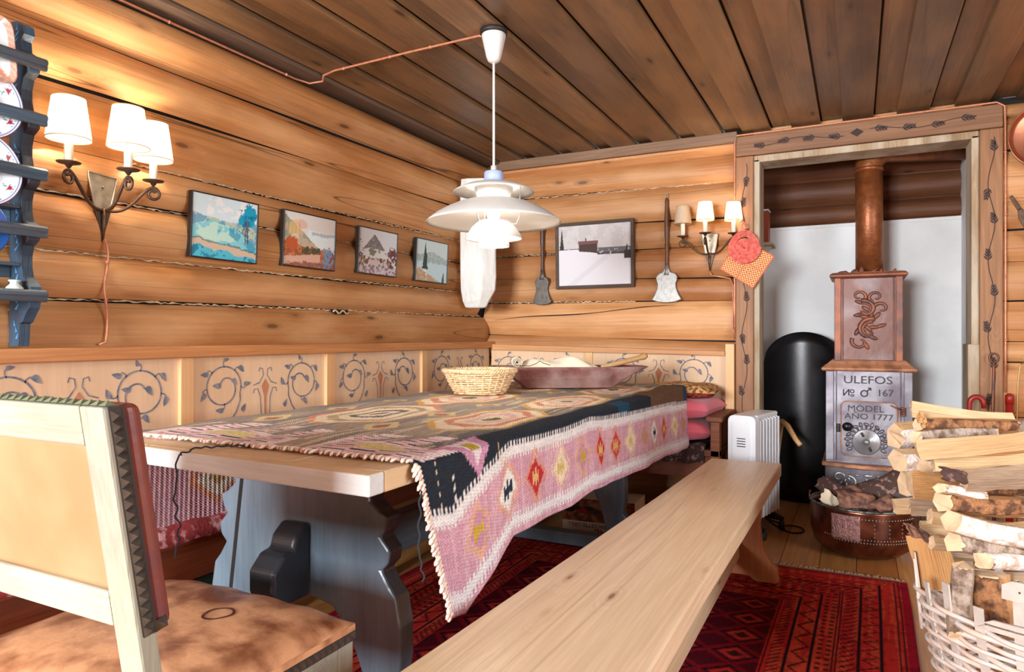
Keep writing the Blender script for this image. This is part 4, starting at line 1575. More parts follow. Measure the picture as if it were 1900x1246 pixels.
def paint1():
    c = Canvas(150, 116, 1.3, 1, (226, 238, 244))
    x, y = c.x + .05 * (fbm(c.x * 9, c.y * 9, 51) - .5) + .02 * (fbm(c.x * 40, c.y * 40, 52) - .5), c.y + .10 * (fbm(c.x * 7, c.y * 9, 53) - .5) + .03 * (fbm(c.x * 40, c.y * 40, 54) - .5)
    n = fbm(x * 6, y * 6, 1)
    c.put(y > 0.55, (214, 234, 240))
    c.put((y > .7) & (n > .6), (244, 246, 242), .7)
    h1 = 0.66 + 0.03 * np.sin(x * 6 + 1) - 0.02 * x
    c.put((y < h1), (120, 168, 190))
    c.put((y < h1) & (n > .5), (196, 206, 176), .8)
    c.put((y < h1 - .05) & (n > .62), (74, 124, 150), .8)
    h2 = 0.60 - 0.5 * (x - 0.45) ** 2
    c.put(y < h2, (190, 224, 206))
    c.put((y < h2) & (fbm(x * 5, y * 8, 4) > .52), (112, 200, 216), .8)
    c.put((y < h2) & (y > h2 - .16) & (x > .5) & (n < .6), (30, 150, 186), .8)
    h3 = 0.30 - 0.10 * x
    c.put(y < h3, (206, 184, 160))
    c.put((y < h3 + .02) & (y > h3 - .01), (70, 90, 90), .7)
    c.put(y < h3 - 0.11 + .02 * np.sin(x * 12), (84, 186, 206))
    c.put((y < h3 - 0.11) & (fbm(x * 16, y * 16, 9) > .55), (20, 110, 150), .8)
    r = np.hypot((x - 1.08) / .2, (y - .78) / .21)
    c.put(r + (n - .5) * 1.3 < 0.95, (26, 160, 196))
    c.put((r < 1) & (fbm(x * 22, y * 22, 6) > .6), (10, 104, 150), .8)
    for dx in (-.03, .03):
        c.put((np.abs(x - 1.08 - dx * (1.2 - y)) < 0.012) & (y > .3) & (y < .72), (96, 70, 84))
    return c


def paint2():
    c = Canvas(150, 116, 1.35, 1, (226, 222, 216))
    x, y = c.x + .05 * (fbm(c.x * 9, c.y * 9, 51) - .5) + .02 * (fbm(c.x * 40, c.y * 40, 52) - .5), c.y + .10 * (fbm(c.x * 7, c.y * 9, 53) - .5) + .03 * (fbm(c.x * 40, c.y * 40, 54) - .5)
    n = fbm(x * 7, y * 7, 11)
    n2 = fbm(x * 20, y * 20, 12)
    c.put((y < .72) & (x > .6), (226, 238, 240))
    c.put((y < .70) & (y > .64) & (x > .7), (160, 176, 184), .7)
    sl = 0.95 - 0.62 * x
    c.put(y < sl, (196, 176, 150))
    c.put((y < sl) & (n > .5), (140, 156, 130), .8)
    c.put((x > .12) & (x < .42) & (y > .60) & (y < .86 - .12 * np.abs(x - .3) * 3), (232, 196, 130), .5 + .3 * n)
    c.put((x > .16) & (x < .40) & (y > .60) & (np.sin(x * 70) > .3) & (y < .8), (196, 160, 110), .5)
    c.put((np.hypot((x - .46) / .12, (y - .80) / .09) < 1) & (n2 > .3), (222, 150, 120), .5)
    c.put((x > .18) & (x < .36) & (y > .50) & (y < .60), (236, 220, 190), .6)
    c.put((y < .45 - .1 * x), (150, 92, 62))
    c.put((y < .45 - .1 * x) & (n2 > .5), (206, 120, 76), .9)
    c.put((np.hypot(x - .2, y - .42) < .15) & (n2 > .35), (190, 92, 54))
    c.put((y < .40) & (y > .25) & (x > .45) & (x < .95) & (n2 > .45), (80, 84, 60))
    c.put((y < .16 + .12 * x) & (y > .02 + .12 * x) & (x < .95), (214, 172, 150))
    c.put((x > 1.02) & (y < .4) & (n2 > .45), (120, 150, 180))
    c.put((x > 1.05) & (y < .45) & (n2 < .35), (170, 60, 50))
    c.put((y < .1) & (n2 > .55), (70, 90, 130), .8)
    return c


def paint3():
    c = Canvas(140, 116, 1.25, 1, (222, 228, 232))
    x, y = c.x + .05 * (fbm(c.x * 9, c.y * 9, 51) - .5) + .02 * (fbm(c.x * 40, c.y * 40, 52) - .5), c.y + .10 * (fbm(c.x * 7, c.y * 9, 53) - .5) + .03 * (fbm(c.x * 40, c.y * 40, 54) - .5)
    n = fbm(x * 7, y * 7, 21)
    n2 = fbm(x * 22, y * 22, 22)
    c.put((y < 0.90 - np.abs(x - .5) * 0.95) & (y > .52), (128, 124, 126))
    c.put((y < 0.90 - np.abs(x - .5) * 0.95) & (n2 > .55) & (y > .52), (160, 158, 158), .8)
    c.put(y < .56, (222, 224, 222))
    c.put((y < .56) & (y > .42) & (n > .55), (130, 136, 120))
    c.put((y < .38) & (n2 > .45), (150, 138, 110))
    c.put((y < .38) & (n2 > .6), (118, 70, 60))
    c.put((y < .34) & (n > .55), (214, 196, 196))
    c.put((y < .2), (206, 192, 200), .6)
    c.put((y < .2) & (n2 > .56), (128, 118, 128))
    c.put((np.hypot((x - 1.1) / .18, (y - .42) / .26) < 1) & (n2 > .42), (112, 74, 72))
    c.put((np.hypot((x - .08) / .12, (y - .55) / .2) < 1) & (n2 > .58), (90, 60, 54))
    return c


def paint4():
    c = Canvas(120, 116, 1.2, 1, (206, 224, 224))
    x, y = c.x + .05 * (fbm(c.x * 9, c.y * 9, 51) - .5) + .02 * (fbm(c.x * 40, c.y * 40, 52) - .5), c.y + .10 * (fbm(c.x * 7, c.y * 9, 53) - .5) + .03 * (fbm(c.x * 40, c.y * 40, 54) - .5)
    n = fbm(x * 6, y * 6, 31)
    n2 = fbm(x * 22, y * 22, 32)
    c.put((y < .74 - .22 * np.abs(x - .6)) & (y > .42), (158, 184, 184))
    c.put((y < .74 - .22 * np.abs(x - .6)) & (y > .42) & (n2 > .55), (196, 206, 200), .8)
    c.put(y < .46, (196, 224, 230))
    c.put(y < .34 - .36 * x, (186, 184, 160))
    c.put((y < .34 - .36 * x) & (n2 > .5), (196, 156, 120))
    c.put((x < .4) & (y < .4 - .3 * x) & (n > .55), (232, 232, 228))
    w_ = 0.09 * (0.95 - y) / .6
    c.put((np.abs(x - .33) < w_ * (0.6 + .8 * n2)) & (y > .3) & (y < .95), (52, 74, 70))
    c.put((np.abs(x - 1.05) < .05 * (0.3 - y) * 4) & (y < .25), (70, 100, 96))
    return c


def paint5():
    c = Canvas(200, 150, 1.32, 1, (196, 190, 188))
    x, y = c.x, c.y
    n = fbm(x * 9, y * 9, 41)
    n2 = fbm(x * 26, y * 26, 42)
    c.put(n > .5, (178, 172, 172), .6)
    hz = 0.585 - 0.02 * np.sin(x * 5)
    c.put((y < .615) & (y > .5) & (n2 > .35), (96, 92, 98))
    sn = 0.60 - 0.10 * np.clip((x - .35) * 2.2, 0, 1) - .06 * np.clip((x - 1.1) * 4, 0, 1)
    c.put(y < sn, (216, 212, 216))
    c.put((y < sn) & (np.abs(y - (x * .7 - .15)) < .05), (198, 194, 202), .5)
    c.put((x > .38) & (x < .72) & (y > .565 - (x - .38) * .1) & (y < .68), (66, 44, 40))
    c.put((x > .37) & (x < .73) & (y >= .68) & (y < .735), (112, 72, 72))
    c.put((x > .5) & (x < .52) & (y >= .73) & (y < .785), (40, 34, 34))
    c.put((x > .72) & (y < .535) & (y > .50) & (n2 > .3), (64, 58, 62))
    c.put((x > 1.2) & (y > .42) & (y < .55), (40, 32, 34))
    w_ = .035 * (0.97 - y) / .35
    c.put((np.abs(x - .06) < w_ * (.5 + n2)) & (y > .6) & (y < .95), (44, 40, 38))
    c.put((np.abs(x - 1.25) < .05 * (.66 - y) * 8 * n2) & (y > .5) & (y < .66), (44, 40, 38))
    return c


def picture(label, c, O, xd, wd, h, tilt, out, fr=0.005, fd=0.018, fm='frame_black', inset=0.0):
    """O = centre of the picture's face foot; leans forward by tilt"""
    root = thing('framed_picture', label, 'picture', O)
    od = Vector(out)
    up = (Vector((0, 0, 1)) * math.cos(tilt) + od * math.sin(tilt)).normalized()
    fwd = Vector(xd).cross(up)
    if fwd.dot(od) < 0:
        fwd = -fwd
    xd = Vector(xd)
    nv, nu = c.c.shape[:2]
    m_ = MB()
    O = Vector(O)
    pt = lambda u, v, t: O + xd * (u - .5) * wd + up * v * h + fwd * t
    m_.grid(nu, nv, lambda u, v: pt(u, v, 0.001), 0)
    m_.build('painting', ['painting'], root, solid=0.002, col=c.c.reshape(-1, 3))
    m_ = MB()
    wq, hq = wd, h
    for (u0, u1, v0, v1) in ((-fr / wd, 0, -fr / h, 1 + fr / h), (1, 1 + fr / wd, -fr / h, 1 + fr / h), (0, 1, -fr / h, 0), (0, 1, 1, 1 + fr / h)):
        vs = [pt(u, v, t) for t in (-fd, 0.004 + inset) for v in (v0, v1) for u in (u0, u1)]
        m_.add(vs, [(0, 2, 3, 1), (4, 5, 7, 6), (0, 1, 5, 4), (2, 6, 7, 3), (0, 4, 6, 2), (1, 3, 7, 5)], 0)
    vs = [pt(u, v, t) for t in (-fd, -fd + .004) for v in (0, 1) for u in (0, 1)]
    m_.add(vs, [(0, 2, 3, 1), (4, 5, 7, 6), (0, 1, 5, 4), (2, 6, 7, 3), (0, 4, 6, 2), (1, 3, 7, 5)], 0)
    m_.build('frame', [fm], root, bevel=0.001 if fr < .01 else 0.004)
    return root


for lb, c, y0, y1, zz0, zz1 in (
        ('watercolour of blue hills and a turquoise tree, first picture right of the left sconce', paint1(), 1.70, 2.012, 1.316, 1.550),
        ('watercolour of an ochre house above an autumn path by a lake, in a black frame', paint2(), 2.150, 2.476, 1.326, 1.556),
        ('watercolour of a grey mountain behind brown shrubs and rocks, in a black frame', paint3(), 2.640, 2.955, 1.334, 1.556),
        ('watercolour of a tall spruce by a pale lake, the picture nearest the room corner', paint4(), 3.128, 3.455, 1.332, 1.562)):
    picture(lb, c, (XL + 0.058, (y0 + y1) / 2, zz0), (0, 1, 0), y1 - y0 - .01, zz1 - zz0, 0.05, (1, 0, 0))
picture('painting of a dark cabin on a snowy hill in a rough brown frame', paint5(), (-1.447, YB - 0.056, 1.335), (1, 0, 0),
        0.47, 0.372, 0.03, (0, -1, 0), fr=0.020, fd=0.014, fm='frame_rustic', inset=0.008)

# ------------------------------------------------------------------ bleached carved board in the corner
wood('bleached', (236, 234, 228), (214, 208, 196), 'Z', across=16, along=1.2, knots=0.02, vary=0.03, fine=0.35, rough=0.7, wear=(176, 168, 156),
     wearamt=0.3, cracks=0.6)
mb = MB()
cc = Vector((-2.075, 3.63, 0))
xd = Vector((0.93, 0.37, 0)).normalized()
nd = Vector((0.37, -0.93, 0)).normalized()
Wp = lambda a, o, z: cc + xd * a + nd * o + Vector((0, 0, z))
lev = [(1.98, -.095, .10, .02, .02), (1.90, -.10, .112, .03, .03), (1.60, -.10, .115, .035, .035), (1.38, -.098, .118, .04, .04),
       (1.30, -.095, .112, .04, .05), (1.235, -.085, .075, .032, .03), (1.195, -.070, .055, .012, .01), (1.19, -.05, .03, 0.0, 0.0)]
vs = []
for z, a0, a1, o1, o2 in lev:
    vs += [Wp(a0, -0.035, z), Wp(a0, o1 * .6, z), Wp(a0 * .55, o1 + .005, z), Wp(a1 * .35, o2 + .006, z), Wp(a1, o2 * 0.1, z), Wp(a1, -0.035, z)]
fs = []
for i in range(len(lev) - 1):
    for j in range(6):
        fs.append((i * 6 + j, i * 6 + (j + 1) % 6, (i + 1) * 6 + (j + 1) % 6, (i + 1) * 6 + j))
fs += [tuple(range(5, -1, -1)), tuple((len(lev) - 1) * 6 + j for j in range(6))]
mb.add(vs, fs, 0)
tag(mb.build('carved_board', ['bleached'], bevel=0.006, seg=2, angle=15), 'thick bleached carved wooden board hanging in the corner of the log walls', 'board')

# ------------------------------------------------------------------ peels hanging on the back wall
plain('peel_dark', (108, 102, 96), 0.5, metal=0.6, var=0.3, scale=40, bump=0.4)
plain('peel_light', (156, 154, 150), 0.45, metal=0.5, var=0.2, scale=40, bump=0.3)
wood('handle_wood', (150, 96, 62), (104, 64, 42), 'Z', across=40, along=3, knots=0, rough=0.4)
wood('handle_dark', (104, 72, 52), (70, 46, 34), 'Z', across=40, along=3, knots=0, rough=0.4)


def peel(label, x, ztop, zb, wmax, bm, hm):
    y = YB - 0.055
    root = thing('ember_shovel', label, 'paddle', (x, y, zb))
    zs = zb + 0.185
    m_ = MB()
    n_ = ztop - 0.02
    m_.lathe([(0, zs), (0.010, zs), (0.011, zs + .05), (0.009, zs + .10), (0.013, zs + .14), (0.010, zs + .17), (0.014, zs + .2), (0.015, zs + .3),
              (0.011, zs + .38), (0.012, n_ - .02), (0.008, n_), (0, n_)], (x, y, 0), 14)
    m_.build('handle', [hm], root)
    m_ = MB()
    m_.tube([(x + 0.008 * math.cos(t), y, ztop - 0.006 + 0.012 * math.sin(t)) for t in np.linspace(0, 2 * PI, 13)[:-1]], 0.0022, 6, closed=True)
    m_.lathe([(0, zs + .03), (0.012, zs + .03), (0.014, zs - 0.005), (0.02, zs - 0.03), (0, zs - .03)], (x, y, 0), 14)
    m_.build('ferrule', [bm], root)
    half = [(0.010, 0.195), (0.016, 0.175), (0.036, 0.165), (0.048, 0.145), (0.046, 0.125), (0.040, 0.105), (0.042, 0.08), (0.055, 0.035),
            (0.066, 0.012), (0.060, 0.008), (0.035, -0.003), (0.0, -0.007)]
    k_ = wmax / 0.066
    P_ = [(a * k_, z) for a, z in half] + [(-a * k_, z) for a, z in half[::-1][1:]]
    m_ = MB()
    m_.prism(P_, -0.006, 0.006, Matrix(((1, 0, 0, x), (0, 0, 1, y - 0.004), (0, 1, 0, zb), (0, 0, 0, 1))), 0)
    m_.build('blade', [bm], root, bevel=0.004, seg=3, angle=25)


peel('iron ember shovel with a dark blade, hanging left of the framed cabin painting', -1.80, 1.71, 1.225, 0.066, 'peel_dark', 'handle_dark')
peel('ember shovel with a bright silvery blade, hanging between painting and sconce', -0.998, 1.85, 1.222, 0.088, 'peel_light', 'handle_wood')

# ------------------------------------------------------------------ pot holders on the door frame
attrmat('checked', 0.9, noise=0.1, bump=0.5, nscale=120)
Oq = Vector((-0.545, 3.965, 1.425))
c = Canvas(90, 90, 1, 1, (226, 190, 130))
ii, jj = (c.x * 26), (c.y * 26)
c.put((np.floor(ii) % 2 == 0) ^ (np.floor(jj) % 2 == 0), (190, 84, 58))
c.put((np.abs(c.x - .5) < .006) | (np.abs(c.y - .5) < .006) | (c.x < .03) | (c.y < .03) | (c.x > .97) | (c.y > .97), (204, 96, 70), .8)
an = math.radians(-33)
e1, e2 = Vector((math.cos(an), 0, math.sin(an))), Vector((-math.sin(an), 0, math.cos(an)))
mb = MB()
mb.grid(90, 90, lambda u, v: Oq + e1 * (u - .5) * 0.215 + e2 * (v - .5) * 0.205 + Vector((0, -0.012 - .006 * math.sin(PI * u) * math.sin(PI * v) + .003 * math.cos(u * 12) * math.cos(v * 12), 0)), 0)
ph = mb.build('pot_holder', ['checked'], solid=0.007, col=c.c.reshape(-1, 3))
tag(ph, 'square red and cream checked quilted pot holder hanging on the door frame', 'pot holder', None)
plain('coil_pink', (226, 120, 104), 0.85, var=0.2, scale=60, bump=0.5, col2=(200, 76, 70))
mb = MB()
cr = Vector((-0.553, 3.925, 1.505))
sp = []
for i in range(330):
    t = i / 329
    a = t * 2 * PI * 10
    r_ = 0.004 + 0.082 * t
    drop = 1.0 + (0.18 * max(0, math.sin(a)) ** 3 if t > .6 else 0)
    sp.append(cr + Vector((r_ * math.cos(a), 0.006 * math.cos(a) * 0, r_ * math.sin(a) * drop)))
mb.tube(sp, 0.0046, 6)
mb.tube([cr + Vector((0.012 * math.cos(t), 0, 0.118 + 0.018 * math.sin(t))) for t in np.linspace(0, 2 * PI, 13)[:-1]], 0.003, 6, closed=True)
tag(mb.build('trivet', ['coil_pink']), 'round coiled red trivet hanging over the checked pot holder', 'trivet')

# ------------------------------------------------------------------ plate rack at the left edge
wood('rack_blue', (70, 104, 132), (40, 52, 66), 'Z', across=20, along=3, knots=0, vary=0.1, fine=0.3, rough=0.42, wear=(46, 38, 36), wearamt=0.7)
wood('rack_rail', (96, 128, 152), (58, 72, 84), 'Y', across=30, along=2, knots=0, vary=0.15, fine=0.3, rough=0.38, wear=(76, 66, 58), wearamt=0.6)  # brown wear over the blue, also standing in for warm lamplight
plain('flower_blue', (74, 120, 160), 0.6, var=0.3, scale=60)
rack = thing('plate_rack', 'tall blue painted plate rack with scalloped sides on the left wall', 'rack', (-2.2, 0.86, 1.0))
edge = [(0.0, 0.99), (0.045, 0.99), (0.050, 1.03), (0.052, 1.055), (0.066, 1.06), (0.085, 1.085), (0.100, 1.10), (0.108, 1.13), (0.108, 1.16), (0.090, 1.175), (0.078, 1.185)]
for k in range(4):
    b = 1.19 + k * 0.16
    edge += [(0.070, b), (0.062, b + .03), (0.062, b + .06), (0.072, b + .09), (0.082, b + .095), (0.098, b + .105), (0.106, b + .125), (0.102, b + .145), (0.088, b + .155)]
edge += [(0.062, 1.84), (0.058, 1.87), (0.075, 1.885), (0.07, 1.91), (0.045, 1.925), (0.02, 1.93), (0.0, 1.93)]
for y in (0.56, 1.113):
    mb = MB()
    M = Matrix(((1, 0, 0, -2.2), (0, 0, 1, y), (0, 1, 0, 0), (0, 0, 0, 1)))
    mb.prism(edge, 0, 0.03, M, 0)
    if y > 1:
        for z in np.arange(1.03, 1.9, 0.085):
            a = R.uniform(0, 6)
            for q in range(3):
                mb.tube([(-2.2 + 0.032 + 0.012 * math.sin(a + q), y - 0.0012, z + 0.018 * (q - 1)), (-2.2 + 0.040 + 0.014 * math.cos(a + q), y - 0.0012, z + 0.018 * q)],
                        [0.0045, 0.001], 6, 1)
    mb.build('side_board', ['rack_blue', 'flower_blue'], rack, bevel=0.003)
railz = [1.134, 1.318, 1.4825, 1.639, 1.798]
for i, z in enumerate(railz):
    mb = MB()
    pr = [(0.0, -0.017), (0.012, -0.017), (0.016, -0.010), (0.013, -0.004), (0.018, 0.002), (0.018, 0.010), (0.012, 0.017), (0.0, 0.017)]
    M = Matrix(((1, 0, 0, -2.094), (0, 0, 1, 0), (0, 1, 0, z), (0, 0, 0, 1)))
    mb.prism(pr, 0.53, 1.153, M, 0)
    mb.build('rail', ['rack_rail'], rack, bevel=0.0015)
    mb = MB()
    mb.box(-2.198, -2.14 if i else -2.1, 0.585, 1.112, z - 0.098 if i > 0 else z - .012, z - 0.088 if i > 0 else z, 0)
    mb.build('shelf', ['rack_rail'], rack, bevel=0.002)
mb = MB()
mb.box(-2.2, -2.19, 0.585, 1.112, 1.345, 1.385, 0)
mb.box(-2.2, -2.19, 0.585, 1.112, 1.19, 1.225, 0)
mb.build('back_rail', ['rack_rail'], rack, bevel=0.002)

attrmat('glazed', 0.12, noise=0.02, bump=0.02, spec=0.6, coat=0.4)


def plate(name, label, y, z, r, lean, colfn, group=None, shape='round'):
    nr, na = 40, 120
    m_ = MB()
    base = Vector((-2.128, y, z))
    up = Vector((-math.sin(lean), 0, math.cos(lean)))
    rt = Vector((0, 1, 0))
    nn = Vector((math.cos(lean), 0, math.sin(lean)))
    cen = base
    vs, cols_ = [], []
    for i in range(nr):
        t = i / (nr - 1)
        for j in range(na):
            a = 2 * PI * j / na
            ca, sa = math.cos(a), math.sin(a)
            k_ = 1.0
            if shape == 'square':
                k_ = 1 / (abs(ca) ** 6 + abs(sa) ** 6) ** (1 / 6)
            h = 0.0 if t < .6 else 0.018 * ((t - .6) / .4) ** 1.3
            vs.append(cen + rt * ca * r * t * k_ + up * sa * r * t * k_ + nn * h)
            cols_.append(L(*colfn(t, a)))
    fs = [(i * na + j, i * na + (j + 1) % na, (i + 1) * na + (j + 1) % na, (i + 1) * na + j) for i in range(nr - 1) for j in range(na)]
    m_.add(vs, fs, 0, 0.5, True)
    o = m_.build(name, ['glazed'], solid=0.004, col=np.array(cols_))
    tag(o, label, 'plate', group)
    return o


def pl_white(t, a):
    c_ = (226, 232, 238)
    if t > .975:
        c_ = (150, 60, 84)
    elif .935 < t < .95 or .62 < t < .64:
        c_ = (60, 84, 150)
    s = (a * 180 / PI) % 60
    if .66 < t < .92:
        if 22 < s < 38 and abs(s - 30) < 7 * (1 - abs(t - .79) / .13) and t > .78:
            c_ = (150, 50, 70) if (int(t * 60) % 3) else (60, 100, 80)
        elif abs(s - 30 - 30 * (t - .72)) < 1.4 or abs(s - 30 + 30 * (t - .72)) < 1.4:
            c_ = (50, 120, 110)
        elif s < 1.6:
            c_ = (50, 70, 150)
    return c_


def pl_blue(t, a):
    return (36, 72, 130) if (t < .55 or t > .62) and vnoise(np.array(t * 8.), np.array(a * 3.)) > .35 else (70, 120, 176)


def pl_sq(t, a):
    c_ = (214, 220, 220)
    if t > .86:
        c_ = (206, 150, 130) if int(a * 50 + t * 90) % 2 else (226, 176, 156)
    x, y = t * math.cos(a), t * math.sin(a)
    if math.hypot(x - .35, y + .45) < .22 * (1 + .4 * math.cos(5 * a * 3)):
        c_ = (226, 150, 116)
    return c_


plate('serving_plate', 'squarish platter with a salmon border and orange flower, on top of the plate rack', 0.985, 1.812, 0.100, 0.15, pl_sq, shape='square')
plate('dinner_plate', 'white plate with painted red buds, behind the second rail of the rack', 0.992, 1.66, 0.112, 0.12, pl_white)
plate('dinner_plate', 'white plate with painted red buds, behind the third rail of the rack', 0.994, 1.475, 0.108, 0.12, pl_white)
plate('blue_dish', 'deep blue dish standing behind the fourth rail of the plate rack', 0.985, 1.315, 0.085, 0.12, pl_blue)
plain('glass_jar', (196, 206, 200), 0.15, spec=0.8, var=0.1, bump=0.05)
mb = MB()
mb.lathe([(0, 0), (0.018, 0), (0.021, 0.004), (0.021, 0.022), (0.012, 0.031), (0.010, 0.036), (0.015, 0.040), (0.015, 0.043), (0, 0.043)], (-2.118, 1.085, 1.1345), 24)
tag(mb.build('glass_jar', ['glass_jar']), 'small pale glass jar on the lowest shelf of the plate rack', 'jar')

# ------------------------------------------------------------------ things on the table
TT = TZ + 0.0115
plain('wicker_pale', (232, 206, 166), 0.6, var=0.25, scale=50, bump=0.3, col2=(206, 164, 116))


def wicker(name, label, cat, c0, rb, rt_, h, rows, stakes, srad, mat, rim=True, base=True, squash=1.0, nper=4, group=None):
    root = thing(name, label, cat, c0)
    c0 = Vector(c0)
    m_ = MB()
    NN = stakes * nper
    for q in range(rows):
        z = srad + (h - 2 * srad) * q / (rows - 1)
        t = z / h
        r_ = rb + (rt_ - rb) * t ** 0.85
        path = []
        for i in range(NN):
            a = 2 * PI * i / NN
            off = srad * 1.05 * math.cos(a * stakes / 2 + (PI if q % 2 else 0))
            path.append(c0 + Vector(((r_ + off) * math.cos(a), (r_ + off) * math.sin(a) * squash, z + srad * .3 * math.sin(a * 3 + q))))
        m_.tube(path, srad * R.uniform(.85, 1.12), 6, 0, closed=True)
    m_.build('weave', [mat], root)
    m_ = MB()
    for i in range(stakes):
        a = 2 * PI * i / stakes
        m_.tube([c0 + Vector(((rb + (rt_ - rb) * (t ** .85)) * math.cos(a), (rb + (rt_ - rb) * (t ** .85)) * math.sin(a) * squash, 0.002 + h * t)) for t in np.linspace(0, 1, 5)],
                srad * .9, 6)
    m_.build('stakes', [mat], root)
    if rim:
        m_ = MB()
        for s in (0, 1, 2):
            path = []
            for i in range(160):
                a = 2 * PI * i / 160
                b_ = a * 26 + s * 2 * PI / 3
                path.append(c0 + Vector(((rt_ + srad * 1.6 * math.cos(b_)) * math.cos(a), (rt_ + srad * 1.6 * math.cos(b_)) * math.sin(a) * squash, h + srad * 1.5 * math.sin(b_))))
            m_.tube(path, srad * 1.1, 6, 0, closed=True)
        m_.build('rim', [mat], root)
    if base:
        m_ = MB()
        m_.lathe([(0, 0.001), (rb, 0.001), (rb, 0.006), (0, 0.006)], c0, 40, sy=squash)
        m_.build('base', [mat], root)
    return root


wicker('wicker_basket', 'small round pale wicker basket standing on the kilim tablecloth', 'basket', (-1.485, 2.625, TT), 0.105, 0.158, 0.10, 11, 26, 0.0042, 'wicker_pale')

# wooden trough
wood('trough_red', (146, 92, 86), (104, 58, 54), 'Y', across=18, along=2.0, knots=0, vary=0.05, fine=0.5, rough=0.45, wear=(210, 196, 186), wearamt=0.25)
plain('linen', (240, 222, 194), 0.9, var=0.12, scale=16, bump=0.4, sheen=0.3)
tc = Vector((-1.27, 3.12, TT))
dx = Vector((0.86, 0.51, 0)).normalized()
dy = Vector((-dx.y, dx.x, 0))
trough = thing('wooden_trough', 'long boat-shaped reddish wooden trough on the far end of the table', 'trough', tc)
MT = Matrix(((dx.x, dy.x, 0, tc.x), (dx.y, dy.y, 0, tc.y), (0, 0, 1, tc.z), (0, 0, 0, 1)))
mb = MB()
lv = [(0.002, .225, .085), (0.012, .232, .090), (0.05, .285, .112), (0.095, .375, .128), (0.104, .392, .130), (0.104, .378, .114), (0.092, .355, .108),
      (0.04, .27, .09), (0.018, .22, .07)]
vs = []
for z, a, b in lv:
    ch = b * 0.25
    vs += [MT @ Vector(p) for p in ((-a, -b * .45, z), (-a * .93, -b * .9, z), (-a + b, -b, z), (a - b, -b, z), (a * .93, -b * .9, z), (a, -b * .45, z), (a, b * .45, z), (a * .93, b * .9, z), (a - b, b, z), (-a + b, b, z), (-a * .93, b * .9, z), (-a, b * .45, z))]
fs = []
for i in range(len(lv) - 1):
    for j in range(12):
        fs.append((i * 12 + j, i * 12 + (j + 1) % 12, (i + 1) * 12 + (j + 1) % 12, (i + 1) * 12 + j))
fs += [tuple(range(11, -1, -1)), tuple((len(lv) - 1) * 12 + j for j in range(12))]
mb.add(vs, fs, 0)
mb.build('body', ['trough_red'], trough, bevel=0.003)
mb = MB()


def linfn(u, v):
    x = -0.27 + 0.46 * u
    y = -0.075 + 0.15 * v
    e = max(0.0, (1 - abs(2 * u - 1) ** 4)) * max(0.0, (1 - abs(2 * v - 1) ** 3))
    z = 0.07 + e * (0.064 + 0.013 * math.sin(u * 11 + 1) + 0.007 * math.sin(v * 9 + u * 17) + .01 * (u < .5) * math.sin(PI * u * 2))
    return MT @ Vector((x, y, z))


mb.grid(50, 24, linfn, 0)
rl = []
for i in range(60):
    t = i / 59
    a = t * 6 * PI
    r_ = 0.004 + 0.02 * t
    rl.append((r_ * math.cos(a), r_ * math.sin(a)))
for s in (-0.08, 0.02):
    pass
for i in range(len(rl) - 1):
    p, q = rl[i], rl[i + 1]
    mb.add([MT @ Vector((-0.255 + p[0], -0.09 , 0.128 + p[1])), MT @ Vector((-0.255 + q[0], -0.09, 0.128 + q[1])),
            MT @ Vector((-0.255 + q[0], 0.08, 0.128 + q[1])), MT @ Vector((-0.255 + p[0], 0.08, 0.128 + p[1]))], [(0, 1, 2, 3)], 0, .5, True)
tag(mb.build('rolled_cloth', ['linen'], solid=0.003), 'cream linen cloth rolled up and lying in the wooden trough', 'cloth')
wood('stick_wood', (226, 180, 124), (196, 146, 92), 'X', across=30, along=3, knots=0, rough=0.5)
mb = MB()
mb.tube([MT @ Vector(p) for p in ((0.17, 0.02, 0.098), (0.27, 0.03, 0.118), (0.37, 0.045, 0.142), (0.395, 0.048, 0.150), (0.41, 0.05, 0.154))],
        [0.008, 0.013, 0.013, 0.018, 0.011], 14)
tag(mb.build('wooden_pestle', ['stick_wood']), 'pale wooden pestle handle sticking out of the right end of the trough', 'pestle')
mb = MB()
mb.tube([MT @ Vector(p) for p in ((-0.27, -0.118, 0.112), (-0.20, -0.12, 0.110), (-0.165, -0.12, 0.122), (-0.15, -0.12, 0.134), (-0.135, -0.12, 0.124), (-0.10, -0.12, 0.113))],
        0.0018, 6)
tag(mb.build('bent_wire', ['black_matte']), 'thin dark bent wire lying on the rim of the wooden trough', 'wire')

# ------------------------------------------------------------------ cushions on the corner bench
plain('pink_cotton', (226, 104, 120), 0.85, var=0.12, scale=10, bump=0.25, sheen=0.3)
plain('pattern_gold', (206, 158, 92), 0.85, var=0.3, scale=45, bump=0.4, col2=(112, 66, 44), lo=.5, hi=.56)
plain('pattern_red', (150, 52, 34), 0.85, scale=60, col2=(60, 34, 26), bump=0.3, lo=.5, hi=.55)
plain('knit_dark', (58, 38, 36), 0.95, scale=40, col2=(130, 100, 96), bump=0.9, lo=.55, hi=.62, dist=.01)
plain('seat_stripe', (150, 50, 52), 0.9, scale=30, col2=(216, 160, 160), bump=0.4, lo=.5, hi=.6)


